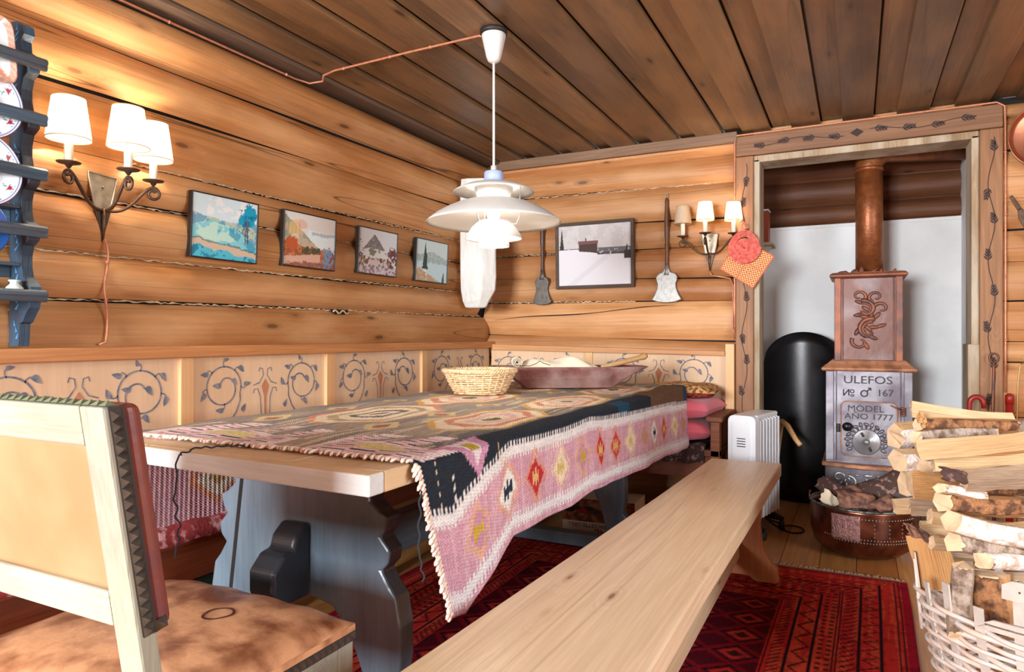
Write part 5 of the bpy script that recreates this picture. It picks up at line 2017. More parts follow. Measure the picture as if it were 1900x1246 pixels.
def cushion(c_, sx, sy, h, rz, mats, label, name='cushion', e=0.55, group=None, two=False):
    m_ = MB()
    M_ = Matrix.Rotation(rz, 3, 'Z')
    n_ = 28
    vs, fs = [], []
    for s in (1, -1):
        b = len(vs)
        for i in range(n_):
            for j in range(n_):
                u, v = 2 * i / (n_ - 1) - 1, 2 * j / (n_ - 1) - 1
                pz = (max(0, 1 - abs(u) ** 3) * max(0, 1 - abs(v) ** 3)) ** 0.36
                pin = 1 - 0.06 * (1 - abs(u)) * abs(v) ** 3 - 0.0
                x = u * sx / 2 * (1 - 0.07 * (1 - v * v) * abs(u) ** 4 * 0) * (1 - .05 * math.cos(v * PI / 2))
                y = v * sy / 2 * (1 - .05 * math.cos(u * PI / 2))
                wr = 0.004 * math.sin(u * 7 + v * 3 + s) * pz
                vs.append(M_ @ Vector((x, y, s * h / 2 * pz + wr)) + Vector(c_))
        for i in range(n_ - 1):
            for j in range(n_ - 1):
                q = (b + i * n_ + j, b + (i + 1) * n_ + j, b + (i + 1) * n_ + j + 1, b + i * n_ + j + 1)
                fs.append(q if s > 0 else q[::-1])
    m_.add(vs[:], fs, 0, .5, True)
    if two:
        k_ = len(m_.f) // 2
        for q in range(k_, 2 * k_):
            m_.m[q] = 1
    return tag(m_.build(name, mats), label, 'cushion', group)


cushion((-0.885, 3.775, 0.522), 0.42, 0.42, 0.125, 0.05, ['pink_cotton'], 'lower of the two plump pink cushions at the right end of the corner bench')
cushion((-0.875, 3.78, 0.635), 0.42, 0.40, 0.125, -0.08, ['pink_cotton'], 'upper of the two plump pink cushions, under the gold patterned one')
cushion((-0.86, 3.79, 0.722), 0.38, 0.38, 0.085, 0.1, ['pattern_gold', 'pattern_red'], 'gold and dark red patterned cushion on top of the cushion stack', two=True)
mb = MB()
mb.grid(60, 16, lambda u, v: (-1.72 + 1.025 * u, 3.985 - 0.43 * min(1, v * 1.25) - 0.012 * max(0, v - .8) * 5, 0.452 + .006 * math.sin(u * 60) + .004 * math.sin(v * 30) - 0.07 * max(0, v - .8) * 5 - .01 * math.sin(u * 9) * (v > .9)), 0)
tag(mb.build('knitted_throw', ['knit_dark'], solid=0.008), 'dark brown knitted throw spread over the seat of the back bench', 'throw')
mb = MB()
mb.grid(90, 14, lambda u, v: (-2.14 + 0.37 * min(1, v * 1.2) + 0.014 * max(0, v - .83) * 6, 0.0 + 3.45 * u, 0.462 + .003 * math.sin(u * 160) - 0.045 * max(0, v - .83) * 6), 0)
tag(mb.build('seat_pad', ['seat_stripe'], solid=0.012), 'long red striped seat pad on the bench along the left wall', 'seat pad')

# ------------------------------------------------------------------ oil radiator
plain('enamel_white', (232, 234, 238), 0.3, var=0.03, bump=0)
plain('slot_dark', (70, 72, 78), 0.6, bump=0)
HR = Matrix.Translation((-0.515, 3.565, 0)) @ Matrix.Rotation(math.radians(-13), 4, 'Z')
heater = thing('oil_radiator', 'white finned electric oil radiator on castors beside the doorway', 'radiator', (-0.49, 3.75, 0))


def rrect(w0, w1, z0, z1, r, n_=6):
    P_ = []
    for cx_, cz_, a0 in ((w1 - r, z0 + r, -PI / 2), (w1 - r, z1 - r, 0), (w0 + r, z1 - r, PI / 2), (w0 + r, z0 + r, PI)):
        for i in range(n_ + 1):
            a = a0 + PI / 2 * i / n_
            P_.append((cx_ + r * math.cos(a), cz_ + r * math.sin(a)))
    return P_


MH = HR @ Matrix(((1, 0, 0, 0), (0, 0, 1, 0), (0, 1, 0, 0), (0, 0, 0, 1)))
mb = MB()
mb.prism(rrect(-0.07, 0.07, 0.075, 0.622, 0.03), 0.0, 0.055, MH, 0)
mb.prism(rrect(-0.045, 0.045, 0.12, 0.59, 0.02), -0.006, 0.002, MH, 0)
for k in range(4):
    mb.prism([(-0.022, 0.505 - k * .013), (0.022, 0.505 - k * .013), (0.022, 0.510 - k * .013), (-0.022, 0.510 - k * .013)], -0.0068, -0.005, MH, 1)
mb.prism(rrect(-0.022, 0.022, 0.22, 0.40, 0.02), -0.009, -0.004, MH, 0)
mb.build('control_panel', ['enamel_white', 'slot_dark'], heater, bevel=0.004)
fins = []
for k in range(7):
    mb = MB()
    y = 0.075 + k * 0.044
    mb.prism(rrect(-0.068, 0.068, 0.085, 0.612, 0.04), y, y + 0.007, MH, 0)
    mb.prism(rrect(-0.05, 0.05, 0.10, 0.16, 0.02), y - .012, y + 0.019, MH, 0)
    mb.prism(rrect(-0.05, 0.05, 0.54, 0.60, 0.02), y - .012, y + 0.019, MH, 0)
    mb.prism(rrect(0.060, 0.070, 0.10, 0.595, 0.004), y - .006, y + 0.013, MH, 0)
    mb.prism(rrect(-0.070, -0.060, 0.10, 0.595, 0.004), y - .006, y + 0.013, MH, 0)
    mb.build('fin', ['enamel_white'], heater, bevel=0.002)
mb = MB()
mb.prism(rrect(-0.062, 0.062, 0.598, 0.622, 0.011), 0.05, 0.345, MH, 0)
mb.build('top_cover', ['enamel_white'], heater, bevel=0.004)
for y in (0.06, 0.32):
    mb = MB()
    mb.prism([(-0.10, 0.05), (0.10, 0.05), (0.10, 0.065), (0.05, 0.085), (-0.05, 0.085), (-0.10, 0.065)], y - .012, y + .012, MH, 0)
    for s in (-1, 1):
        mb.lathe([(0, -.009), (0.022, -.009), (0.025, -.004), (0.025, .004), (0.022, .009), (0, .009)],
                 HR @ Matrix.Translation((s * 0.09, y, 0.025)) @ Matrix.Rotation(PI / 2, 4, 'Y'), 16, 1)
    mb.build('castor_foot', ['black_matte', 'black_matte'], heater)
mb = MB()
pts = [(-0.42, 3.88, 0.03), (-0.36, 3.84, 0.008), (-0.31, 3.80, 0.006)] + [(-0.30 + .055 * math.cos(t), 3.86 + .06 * math.sin(t), 0.007 + .004 * math.sin(t * .5)) for t in np.linspace(-1.6, 4, 16)] + [(-0.36, 3.95, 0.006), (-0.45, 4.02, 0.006)]
mb.tube(pts, 0.0045, 6)
mb.build('power_cord', ['black_matte'], heater)

# ------------------------------------------------------------------ appliance carton under the table
plain('carton_white', (226, 214, 198), 0.7, var=0.08, bump=0.1)
plain('carton_red', (190, 30, 30), 0.6, bump=0)
plain('carton_brown', (96, 56, 34), 0.6, scale=22, col2=(170, 110, 70), bump=0, lo=.45, hi=.6)
plain('ink', (40, 34, 32), 0.6, bump=0)
BM = Matrix.Translation((-1.17, 3.28, 0.0)) @ Matrix.Rotation(math.radians(3), 4, 'Z')
carton = thing('appliance_carton', 'raclette grill carton lying upside down on the floor under the table', 'box', (-1.17, 3.40, 0))
mb = MB()
mb.box(-0.19, 0.19, 0, 0.22, 0.0, 0.19, 0, M=BM)
mb.build('carton', ['carton_white'], carton, bevel=0.002)
MF = BM @ Matrix(((1, 0, 0, 0), (0, 0, 1, -0.0012), (0, 1, 0, 0), (0, 0, 0, 1)))
mb = MB()
mb.prism([(-0.19, 0.075), (0.19, 0.075), (0.19, 0.19), (-0.19, 0.19)], -0.0002, 0.001, MF, 0)
for i in range(5):
    mb.lathe([(0, 0), (0.03, 0), (0.028, .0012), (0.02, .0014), (0, .0012)], BM @ Matrix.Translation((-0.15 + i * 0.035, -0.0002, 0.13 + .012 * (i % 2))) @ Matrix.Rotation(PI / 2, 4, 'X') @ Matrix.Diagonal((1, .45, 1, 1)), 20, [1, 2, 3, 1, 2][i])
mb.prism([(0.07, 0.085), (0.15, 0.085), (0.15, 0.17), (0.07, 0.17)], -0.0016, -.0008, MF, 2)
for q in range(6):
    mb.prism([(0.078, 0.095 + q * .012), (0.142, 0.095 + q * .012), (0.142, 0.098 + q * .012), (0.078, 0.098 + q * .012)], -0.0022, -.0015, MF, 4)
mb.build('printed_picture', ['carton_brown', 'ink', 'frame_rustic', 'carton_red', 'carton_white'], carton)
# lettering upside down: rotate half a turn in the plane of the face
MTx = BM @ Matrix.Translation((0.0, -0.0016, 0.0)) @ Matrix.Rotation(PI / 2, 4, 'X') @ Matrix.Rotation(PI, 4, 'Z')
mb = MB()
mb.text('PARTY SET / RACLETTE-GRILL', 0.027, MTx @ Matrix.Translation((-0.02, -0.058, 0)), 0, 0.0004)
mb.text('TEFAL', 0.052, MTx @ Matrix.Translation((-0.06, -0.025, 0)), 1, 0.0004, sx=1.1)
mb.build('lettering', ['ink', 'carton_red'], carton)

# ------------------------------------------------------------------ rug
attrmat('rug_wool', 0.97, noise=0.35, bump=0.7, nscale=160, spec=0.05)
RX0, RX1, RY0, RY1 = -1.72, 0.175, 0.25, 3.24
nu, nv = 380, 560
c = Canvas(nu, nv, RX1 - RX0, RY1 - RY0, (150, 30, 34))
x, y = c.x, c.y
wR, hR = RX1 - RX0, RY1 - RY0
ex = np.minimum(x, wR - x)
ey = np.minimum(y, hR - y)
e = np.minimum(ex, ey)
side_ = ex < ey
tl = np.where(side_, y, x)                       # coordinate running along the border
nn = fbm(x * 40, y * 40, 5)
c.put(vnoise(x * 3, y * 60, 7) > .5, (176, 44, 40), .5)
red, orange, navy = (186, 44, 38), (206, 84, 54), (30, 18, 30)
c.put(e < 0.44, red)
c.put((e < .44) & (vnoise(x * 70, y * 5, 3) > .5), orange, .55)
for b0, b1 in ((0.0, 0.03), ):
    c.put((e >= b0) & (e < b1), (150, 20, 40))
for ln_ in (0.033, 0.05, 0.098, 0.104, 0.165, 0.171, 0.232, 0.238, 0.30, 0.306, 0.37, 0.376, 0.435):
    c.put(np.abs(e - ln_) < 0.0022, navy)
zig = lambda f, a0: np.abs((tl * f) % 1 - .5) * 2 * a0
c.put(np.abs(e - 0.112 - zig(14, 0.045)) < 0.005, navy, .85)
c.put((np.abs(e - 0.20) < .024) & (((np.floor(tl / .012) + np.floor(e / .012)) % 3) == 0), navy, .85)
c.put((np.abs(e - 0.268) < .022) & ((np.floor(tl / .018) % 2) == 0) & (np.abs(e - .268) > .006), navy, .8)
c.put(np.abs(e - 0.314 - zig(9, 0.045)) < 0.006, navy, .85)
c.put((np.abs(e - 0.405) < .02) & ((np.floor(tl / .014 + e / .014) % 2) == 0), navy, .7)
fld = e >= 0.44
c.put(fld, (122, 18, 28))
gx, gy = ((x - .44) / .17) % 1 - .5, ((y - .44) / .15) % 1 - .5
g = np.abs(gx) + np.abs(gy)
c.put(fld & (g < .44) & (g > .36), navy)
c.put(fld & (g < .30), (176, 50, 40))
c.put(fld & (g < .16), navy, .9)
c.put(fld & (g > .62), (60, 12, 24), .8)
c.put(nn > .62, (60, 14, 20), .35)
c.put(y > hR - .02, (150, 120, 96))
mb = MB()
mb.grid(nu, nv, lambda u, v: (RX0 + u * (RX1 - RX0) + (0.008 * math.sin(v * 8) if u > .5 else 0) * u, RY0 + v * (RY1 - RY0), 0.009 + 0.0012 * math.sin(u * 13 + v * 21)), 0)
rug = mb.build('rug', ['rug_wool'], solid=0.007, col=c.c.reshape(-1, 3))
tag(rug, 'deep red oriental rug with dark geometric borders on the board floor', 'rug')
plain('rug_fringe', (196, 168, 136), 0.95, var=0.3, scale=80)
mb = MB()
for i in range(340):
    x = RX0 + (RX1 - RX0) * (i + R.random()) / 340
    l_ = R.uniform(0.03, 0.06)
    mb.tube([(x, RY1 - 0.004, 0.008), (x + R.uniform(-.008, .008), RY1 + l_ * .5, 0.006), (x + R.uniform(-.016, .016), RY1 + l_, 0.004)], [0.003, 0.0028, 0.0016], 5)
mb.build('fringe', ['rug_fringe'], rug)

# ------------------------------------------------------------------ cast-iron stove
plain('iron_rust', (150, 88, 60), 0.5, metal=0.35, scale=9, col2=(92, 66, 62), bump=0.35, lo=.35, hi=.65)
plain('iron_grey', (128, 124, 130), 0.42, metal=0.55, scale=8, col2=(92, 84, 92), bump=0.3, lo=.4, hi=.65)
plain('iron_rim', (176, 122, 88), 0.5, metal=0.3, scale=20, col2=(130, 84, 62), bump=0.4)
plain('pipe_rust', (126, 70, 38), 0.4, metal=0.45, scale=26, col2=(150, 88, 46), bump=0.4, lo=.4, hi=.7, dist=.004)
plain('iron_plum', (92, 60, 52), 0.42, metal=0.4, scale=7, col2=(112, 96, 96), bump=0.3, lo=.5, hi=.75)
plain('iron_letter_shaded', (66, 56, 58), 0.6, metal=0.2, scale=20, col2=(50, 42, 44), bump=.2)  # same iron as the body, darkened to stand in for relief shading
plain('iron_black', (30, 28, 30), 0.3, metal=0.5, scale=10, var=.3, bump=0.1)
plain('iron_bright', (170, 170, 174), 0.35, metal=0.7, scale=20, var=0.2, bump=0.3)
SX, SYF = 0.053, 4.12
stove = thing('wood_stove', 'tall cast-iron two tier wood stove in the whitewashed alcove', 'stove', (SX, 4.3, 0))
MS = Matrix(((1, 0, 0, SX), (0, 0, -1, SYF), (0, 1, 0, 0), (0, 0, 0, 1)))      # x right, y up, z toward the room


def tiers(levels, name, mat, bev=0.004, yc=4.29):
    """stack of rectangular levels (half width, half depth, z)"""
    m_ = MB()
    vs = []
    for hw, hd, z in levels:
        vs += [(SX - hw, yc - hd, z), (SX + hw, yc - hd, z), (SX + hw, yc + hd, z), (SX - hw, yc + hd, z)]
    fs = [(3, 2, 1, 0), tuple((len(levels) - 1) * 4 + j for j in range(4))]
    for i in range(len(levels) - 1):
        for j in range(4):
            fs.append((i * 4 + j, i * 4 + (j + 1) % 4, (i + 1) * 4 + (j + 1) % 4, (i + 1) * 4 + j))
    m_.add(vs, fs, 0)
    return m_.build(name, [mat], stove, bevel=bev)


# upper box
mb = MB()
mb.box(SX - .163, SX + .163, 4.135, 4.45, 0.885, 1.335, 0)
for s in (-1, 1):
    for k, (a, b, t) in enumerate(((0.130, 0.163, 0.014), (0.118, 0.124, 0.006))):
        x0, x1 = sorted((SX + s * a, SX + s * b))
        mb.box(x0, x1, 4.135 - t, 4.14, 0.885, 1.335, 0)
mb.m[0:6] = [1] * 6
up_ = mb.build('upper_firebox', ['iron_rust', 'iron_plum'], stove, bevel=0.005)
tiers([(0.160, 0.155, 1.33), (0.186, 0.178, 1.340), (0.188, 0.18, 1.350), (0.176, 0.17, 1.362), (0.15, 0.15, 1.366)], 'top_plate', 'iron_rust')
tiers([(0.222, 0.188, 0.83), (0.228, 0.194, 0.838), (0.228, 0.194, 0.846), (0.20, 0.175, 0.868), (0.178, 0.165, 0.888), (0.17, 0.16, 0.892)], 'middle_ledge', 'iron_rim')
mb = MB()
mb.box(SX - .206, SX + .206, 4.12, 4.47, 0.33, 0.832, 0)
for s in (-1, 1):
    for a, b, t in ((0.166, 0.206, 0.012), (0.150, 0.156, 0.006)):
        x0, x1 = sorted((SX + s * a, SX + s * b))
        mb.box(x0, x1, 4.12 - t, 4.125, 0.345, 0.83, 0)
low = mb.build('lower_firebox', ['iron_grey'], stove, bevel=0.005)
# flared foot with rounded front
m_ = MB()
lvf = [(0.355, 0.0), (0.335, 0.035), (0.318, 0.045), (0.310, 0.03)]
P_ = []
for i in range(17):
    t = -1 + 2 * i / 16
    P_.append((SX + 0.225 * t, 4.105 - 0.05 * (1 - t * t)))
P_ += [(SX + .225, 4.48), (SX - .225, 4.48)]
m_.prism(P_, 0.312, 0.335, Matrix.Identity(4), 0)
m_.build('base_ledge', ['iron_rim'], stove, bevel=0.006)
m_ = MB()
P2 = [(SX + (px_ - SX) * 0.93, 4.3 + (py_ - 4.3) * 0.95) for px_, py_ in P_]
m_.prism(P2, 0.06, 0.313, Matrix.Identity(4), 0)
bs_ = m_.build('base', ['iron_grey'], stove, bevel=0.004)
for s in (-1, 1):
    for yq in (4.14, 4.42):
        m_ = MB()
        m_.tube([(SX + s * .15, yq, 0.07), (SX + s * .165, yq, 0.04), (SX + s * .175, yq, 0.0)], [0.03, 0.022, 0.026], 10)
        m_.build('foot', ['iron_grey'], stove)


def curl(m_, cx, cz, r, a0, turns, w0, w1, M, flip=1, zr=1.0, mi=0):
    P_ = []
    for i in range(26):
        t = i / 25
        a = a0 + flip * turns * 2 * PI * t
        rr = r * (1 - .72 * t)
        P_.append(M @ Vector((cx + rr * math.cos(a), cz + rr * math.sin(a) * zr, 0.002 + .004 * math.sin(PI * t))))
    m_.tube(P_, [1.35 * (w0 + (w1 - w0) * i / 25) for i in range(26)], 8, mi)


def blob(m_, cx, cz, rx, rz, ang, M, h=.006, mi=0):
    Q = M.to_3x3() @ Matrix.Rotation(ang, 3, 'Z')
    m_.ell(M @ Vector((cx, cz, 0.001)), (rx, rz, h), 12, mi, M=Q)


MU = Matrix.Translation((SX, 4.134, 1.10)) @ Matrix(((1, 0, 0, 0), (0, 0, -1, 0), (0, 1, 0, 0), (0, 0, 0, 1))) @ Matrix.Diagonal((1.25, 1.12, 1, 1))
m_ = MB()
curl(m_, -0.012, 0.055, 0.045, 1.9, 0.75, 0.010, 0.004, MU, -1)
curl(m_, -0.012, 0.055, 0.032, 1.9, 0.70, 0.005, 0.003, MU, -1)
curl(m_, 0.005, -0.045, 0.052, 1.2, 0.72, 0.011, 0.004, MU, 1, 1.15)
curl(m_, 0.005, -0.045, 0.036, 1.2, 0.70, 0.006, 0.003, MU, 1, 1.15)
curl(m_, 0.05, 0.06, 0.03, 3.0, 0.8, 0.008, 0.003, MU, -1)
curl(m_, -0.03, -0.10, 0.035, 2.6, 0.8, 0.008, 0.003, MU, 1)
curl(m_, 0.03, 0.115, 0.028, 3.8, 0.9, 0.007, 0.003, MU, -1)
curl(m_, -0.035, 0.12, 0.028, -0.5, 0.9, 0.007, 0.003, MU, 1)
for q in range(16):
    a = q * 2.4
    rr = .02 + .0055 * q
    blob(m_, rr * math.cos(a) * .55, rr * math.sin(a) * 1.15, .022, .010, a + .6, MU, .009)
m_.build('rococo_relief', ['iron_rust'], up_)
m_ = MB()
for q in range(14):
    blob(m_, R.uniform(-.13, .13), R.uniform(-.12, .12) * .12, 0.02, 0.008, R.uniform(0, 3), Matrix.Translation((SX, 4.13, 1.362)) @ Matrix(((1, 0, 0, 0), (0, 0, -1, 0), (0, 1, 0, 0), (0, 0, 0, 1))), .012)
m_.box(SX - .15, SX + .15, 4.122, 4.138, 1.358, 1.364, 0)
m_.build('cresting', ['iron_rust'], stove)
# door, damper and lettering
ML2 = Matrix.Translation((SX, 4.119, 0)) @ Matrix(((1, 0, 0, 0), (0, 0, -1, 0), (0, 1, 0, 0), (0, 0, 0, 1)))
m_ = MB()
m_.prism(rrect(-0.130, 0.135, 0.375, 0.668, 0.03), 0, 0.010, ML2, 0)
dr_ = m_.build('door', ['iron_grey'], stove, bevel=0.003)
m_ = MB()
rp = rrect(-0.130, 0.135, 0.375, 0.668, 0.03)
m_.tube([ML2 @ Vector((a, b, 0.010)) for a, b in rp], 0.0035, 6, closed=True)
m_.build('door_rim', ['iron_rim'], dr_)
m_ = MB()
MD = ML2 @ Matrix.Translation((-0.008, 0.455, 0.010))
m_.lathe([(0, 0.0), (0.070, 0.0), (0.070, 0.006), (0.064, 0.010), (0.02, 0.012), (0.014, 0.020), (0.010, 0.026), (0, 0.027)], MD, 40, 0)
m_.prism([(-0.006, 0.030), (0.006, 0.030), (0.006, 0.054), (-0.006, 0.054)], 0.009, 0.0145, MD @ Matrix.Rotation(.45, 4, 'Z'), 1)
m_.prism([(-0.006, -0.054), (0.006, -0.054), (0.006, -0.030), (-0.006, -0.030)], 0.009, 0.0145, MD @ Matrix.Rotation(.45, 4, 'Z'), 1)
m_.build('damper_disc', ['iron_bright', 'iron_black'], dr_)
m_ = MB()
MK = ML2 @ Matrix.Translation((-0.100, 0.535, 0.010))
m_.lathe([(0, 0), (0.01, 0), (0.01, 0.02), (0.022, 0.03), (0.024, 0.042), (0.014, 0.05), (0, 0.051)], MK, 24)
m_.build('knob', ['iron_black'], dr_)
m_ = MB()
for q in range(15):
    a = -0.5 + q * (PI + 1.0) / 14
    blob(m_, -0.008 + 0.092 * math.cos(a), 0.455 + 0.092 * math.sin(a), 0.016, 0.010, a + 1.2 * (q % 2), ML2 @ Matrix.Translation((0, 0, .009)), .007)
for q in range(15):
    a = -0.4 + q * (PI + .8) / 14
    blob(m_, -0.008 + 0.078 * math.cos(a), 0.455 + 0.078 * math.sin(a), 0.009, 0.006, a, ML2 @ Matrix.Translation((0, 0, .009)), .006)
m_.build('garland_relief', ['iron_grey'], dr_)
m_ = MB()
m_.text('MODEL', 0.047, ML2 @ Matrix.Translation((-0.012, 0.630, 0.0115)), 0, 0.003, sx=1.12)
m_.text('A\u00d1O 1777', 0.044, ML2 @ Matrix.Translation((0.002, 0.588, 0.0115)), 0, 0.003, sx=1.16)
m_.build('lettering', ['iron_letter_shaded'], dr_)
m_ = MB()
m_.text('ULEFOS', 0.058, ML2 @ Matrix.Translation((-0.002, 0.783, 0.002)), 0, 0.005, sx=1.18)
m_.text('167', 0.050, ML2 @ Matrix.Translation((0.080, 0.716, 0.003)), 0, 0.005, sx=1.05)
# reversed N with a small raised o, and the iron symbol
x0, z0 = -0.118, 0.698
for p, q in (((0, 0), (0, .034)), ((0, .034), (.026, 0)), ((.026, 0), (.026, .034))):
    m_.tube([ML2 @ Vector((x0 + .026 - p[0], z0 + p[1], .002)), ML2 @ Vector((x0 + .026 - q[0], z0 + q[1], .002))], 0.003, 6)
m_.tube([ML2 @ Vector((-0.076 + .009 * math.cos(t), 0.722 + .009 * math.sin(t), .002)) for t in np.linspace(0, 2 * PI, 15)[:-1]], 0.0025, 6, closed=True)
m_.tube([ML2 @ Vector((-0.086, 0.703, .002)), ML2 @ Vector((-0.066, 0.703, .002))], 0.0024, 6)
m_.tube([ML2 @ Vector((-0.086, 0.696, .002)), ML2 @ Vector((-0.066, 0.696, .002))], 0.0024, 6)
m_.tube([ML2 @ Vector((-0.018 + .016 * math.cos(t), 0.712 + .016 * math.sin(t), .002)) for t in np.linspace(0, 2 * PI, 19)[:-1]], 0.0035, 6, closed=True)
m_.tube([ML2 @ Vector((-0.006, 0.724, .002)), ML2 @ Vector((0.012, 0.741, .002))], 0.003, 6)
m_.tube([ML2 @ Vector((0.000, 0.742, .002)), ML2 @ Vector((0.013, 0.742, .002)), ML2 @ Vector((0.013, 0.728, .002))], 0.003, 6)
m_.build('lettering', ['iron_letter_shaded'], low)
m_ = MB()
for z in (0.60, 0.612, 0.624, 0.636):
    m_.lathe([(0, z), (0.014, z), (0.015, z + .005), (0.014, z + .010), (0, z + .010)], (SX + 0.163, 4.108, 0), 14)
m_.tube([(SX + 0.150, 4.108, 0.635), (SX + .125, 4.105, 0.645), (SX + .105, 4.105, .655)], [.006, .005, .003], 6)
m_.build('hinge', ['iron_rust'], stove)
m_ = MB()
m_.box(SX - .152, SX - .135, 4.100, 4.12, 0.50, 0.545, 0)
m_.build('latch', ['iron_black'], stove, bevel=0.003)
# ornaments of the base
m_ = MB()
MB2 = Matrix.Translation((SX, 4.068, 0.24)) @ Matrix(((1, 0, 0, 0), (0, 0, -1, 0), (0, 1, 0, 0), (0, 0, 0, 1)))
for s in (-1, 1):
    curl(m_, s * .09, -.005, .04, 1.4 if s > 0 else 1.7, .8, .007, .003, MB2, s)
    curl(m_, s * .14, .02, .03, 0, .8, .006, .003, Matrix.Translation((0, .018, 0)) @ MB2, -s)
    for q in range(5):
        blob(m_, s * (.05 + .02 * q), .04 - .012 * q, .014, .006, s * .6 * q, Matrix.Translation((0, .003 * q, 0)) @ MB2)
for q in range(6):
    blob(m_, .016 * math.cos(q * PI / 3), .005 + .016 * math.sin(q * PI / 3), .009, .007, q, MB2)
blob(m_, 0, .005, .008, .008, 0, MB2, .012)
blob(m_, 0, .04, .024, .01, 0, MB2)
m_.build('base_relief', ['iron_bright'], bs_)
# flue pipe
m_ = MB()
PY = 4.30
m_.tube([(SX + .008, PY, 1.36), (SX + .008, PY, 1.7), (SX + .006, PY, 1.95)], 0.069, 36)
m_.tube([(SX + .006, PY, 1.935), (SX + .006, PY, 1.955)], 0.073, 36)
fl = m_.build('flue_pipe', ['pipe_rust'], stove)
m_ = MB()
el = [(SX + .006, PY, 1.945)]
for t in np.linspace(0, PI / 2, 9):
    el.append((SX + .006 + .11 * (1 - math.cos(t)), PY + 0.05 * (1 - math.cos(t)), 1.955 + .105 * math.sin(t)))
el += [(SX + .25, PY + .11, 2.062), (0.54, PY + .2, 2.064)]
m_.tube(el, 0.070, 30)
m_.build('elbow', ['pipe_rust'], stove)

# arched black fire screen behind and left of the stove
m_ = MB()
W0, HT = 0.235, 1.045  # screen widened so its black sheet also fills the shaded corner
vs, fs = [], []
na, nr = 30, 14
for j in range(nr + 1):
    for i in range(na + 1):
        u = -1 + 2 * i / na
        ztop = HT - 0.20 * (1 - math.sqrt(max(0, 1 - (abs(u)) ** 2.0)))
        z = 0.01 + (ztop - .01) * j / nr
        vs.append((-0.292 + W0 * u, 4.56 - 0.07 * math.cos(u * PI / 2), z))
for j in range(nr):
    for i in range(na):
        fs.append((j * (na + 1) + i, j * (na + 1) + i + 1, (j + 1) * (na + 1) + i + 1, (j + 1) * (na + 1) + i))
m_.add(vs, fs, 0, .5, True)
tag(m_.build('fire_screen', ['iron_black'], solid=0.006), 'tall black arched sheet-iron fire screen standing left of the stove', 'fire screen')
mb = MB()
mb.tube([(-0.395, 4.32, 0.52), (-0.36, 4.26, 0.50), (-0.31, 4.20, 0.43), (-0.285, 4.17, 0.405)], [0.014, 0.016, 0.014, 0.013], 10)
mb.tube([(-0.395, 4.32, 0.52), (-0.43, 4.37, 0.25), (-0.45, 4.41, 0.013)], [0.012, 0.012, 0.012], 10)
tag(mb.build('axe_handle', ['stick_wood']), 'curved wooden tool handle leaning in the dark left of the stove', 'tool')
# little corner shelf and box in the alcove
mb = MB()
mb.box(-0.552, -0.46, 4.40, 4.64, 1.575, 1.59, 0)
sh = MB()
mb.prism([(0, 0), (0.085, 0.13), (0, 0.13)], -0.006, 0.006, Matrix(((1, 0, 0, -0.552), (0, 0, 1, 4.5), (0, 1, 0, 1.445), (0, 0, 0, 1))), 0)
tag(mb.build('corner_shelf', ['jamb_wood'], bevel=0.002), 'small bracketed shelf high on the left side of the stove alcove', 'shelf')
mb = MB()
mb.box(-0.545, -0.485, 4.45, 4.55, 1.5905, 1.79, 0)
mb.box(-0.547, -0.483, 4.448, 4.552, 1.79, 1.80, 1)
plain('box_red', (150, 62, 34), 0.6, var=.2)
tag(mb.build('tin_box', ['box_red', 'plaster_white'], bevel=0.002), 'tall narrow red-brown box on the little alcove shelf', 'box')
plain('duct_grey', (140, 138, 136), 0.5, metal=.4)

# ------------------------------------------------------------------ copper cauldron with birch bark
plain('copper', (150, 92, 70), 0.28, metal=0.9, scale=10, col2=(96, 58, 46), bump=0.25, lo=.4, hi=.62)
plain('copper_pink', (196, 150, 146), 0.3, metal=0.85, scale=50, var=.3, bump=1.0, dist=.01)
plain('rim_iron', (120, 128, 122), 0.4, metal=0.7, scale=40, col2=(60, 52, 46), bump=.4)
plain('bark_brown', (150, 104, 84), 0.85, scale=30, col2=(84, 56, 46), bump=0.7, lo=.4, hi=.6)
plain('bark_dark', (70, 46, 40), 0.85, scale=40, col2=(150, 120, 108), bump=0.8, lo=.55, hi=.66)
PC = Vector((0.02, 3.63, 0))
pot = thing('copper_cauldron', 'riveted copper cauldron full of birch bark, on the floor before the stove', 'cauldron', PC)
m_ = MB()
m_.lathe([(0, 0.004), (0.11, 0.004), (0.165, 0.016), (0.205, 0.05), (0.222, 0.11), (0.226, 0.17), (0.222, 0.225), (0.224, 0.235), (0.216, 0.235), (0.214, 0.2), (0.216, 0.12),
          (0.19, 0.05), (0.12, 0.02), (0, 0.018)], PC, 64, 0)
body_ = m_.build('body', ['copper'], pot)
m_ = MB()
m_.tube([PC + Vector((.221 * math.cos(t), .221 * math.sin(t), .237)) for t in np.linspace(0, 2 * PI, 65)[:-1]], 0.006, 8, closed=True)
m_.build('rim', ['rim_iron'], pot)
m_ = MB()
for z, a0, a1, n_ in ((0.205, -2.0, -0.4, 26), (0.115, -2.3, -0.4, 32), (0.100, -2.1, -0.4, 30)):
    for i in range(n_):
        a = a0 + (a1 - a0) * i / n_
        rr = 0.2265 if z > .11 else 0.2215
        m_.ell(PC + Vector((rr * math.cos(a), rr * math.sin(a), z)), (.0032,) * 3, 6)
for k_ in range(4):
    a = -1.35 + k_ * .28
    for z in (0.13, 0.148, 0.166, 0.184):
        m_.ell(PC + Vector((.227 * math.cos(a), .227 * math.sin(a), z)), (.003,) * 3, 6)
m_.build('rivets', ['peel_light'], body_)
m_ = MB()
m_.grid(20, 12, lambda u, v: PC + Vector(((0.2285 + .0015 * math.sin(u * 30) * math.sin(v * 20)) * math.cos(-2.15 + .55 * u), (0.2285 + .0015 * math.sin(u * 30)) * math.sin(-2.15 + .55 * u), 0.105 + 0.11 * v)), 0)
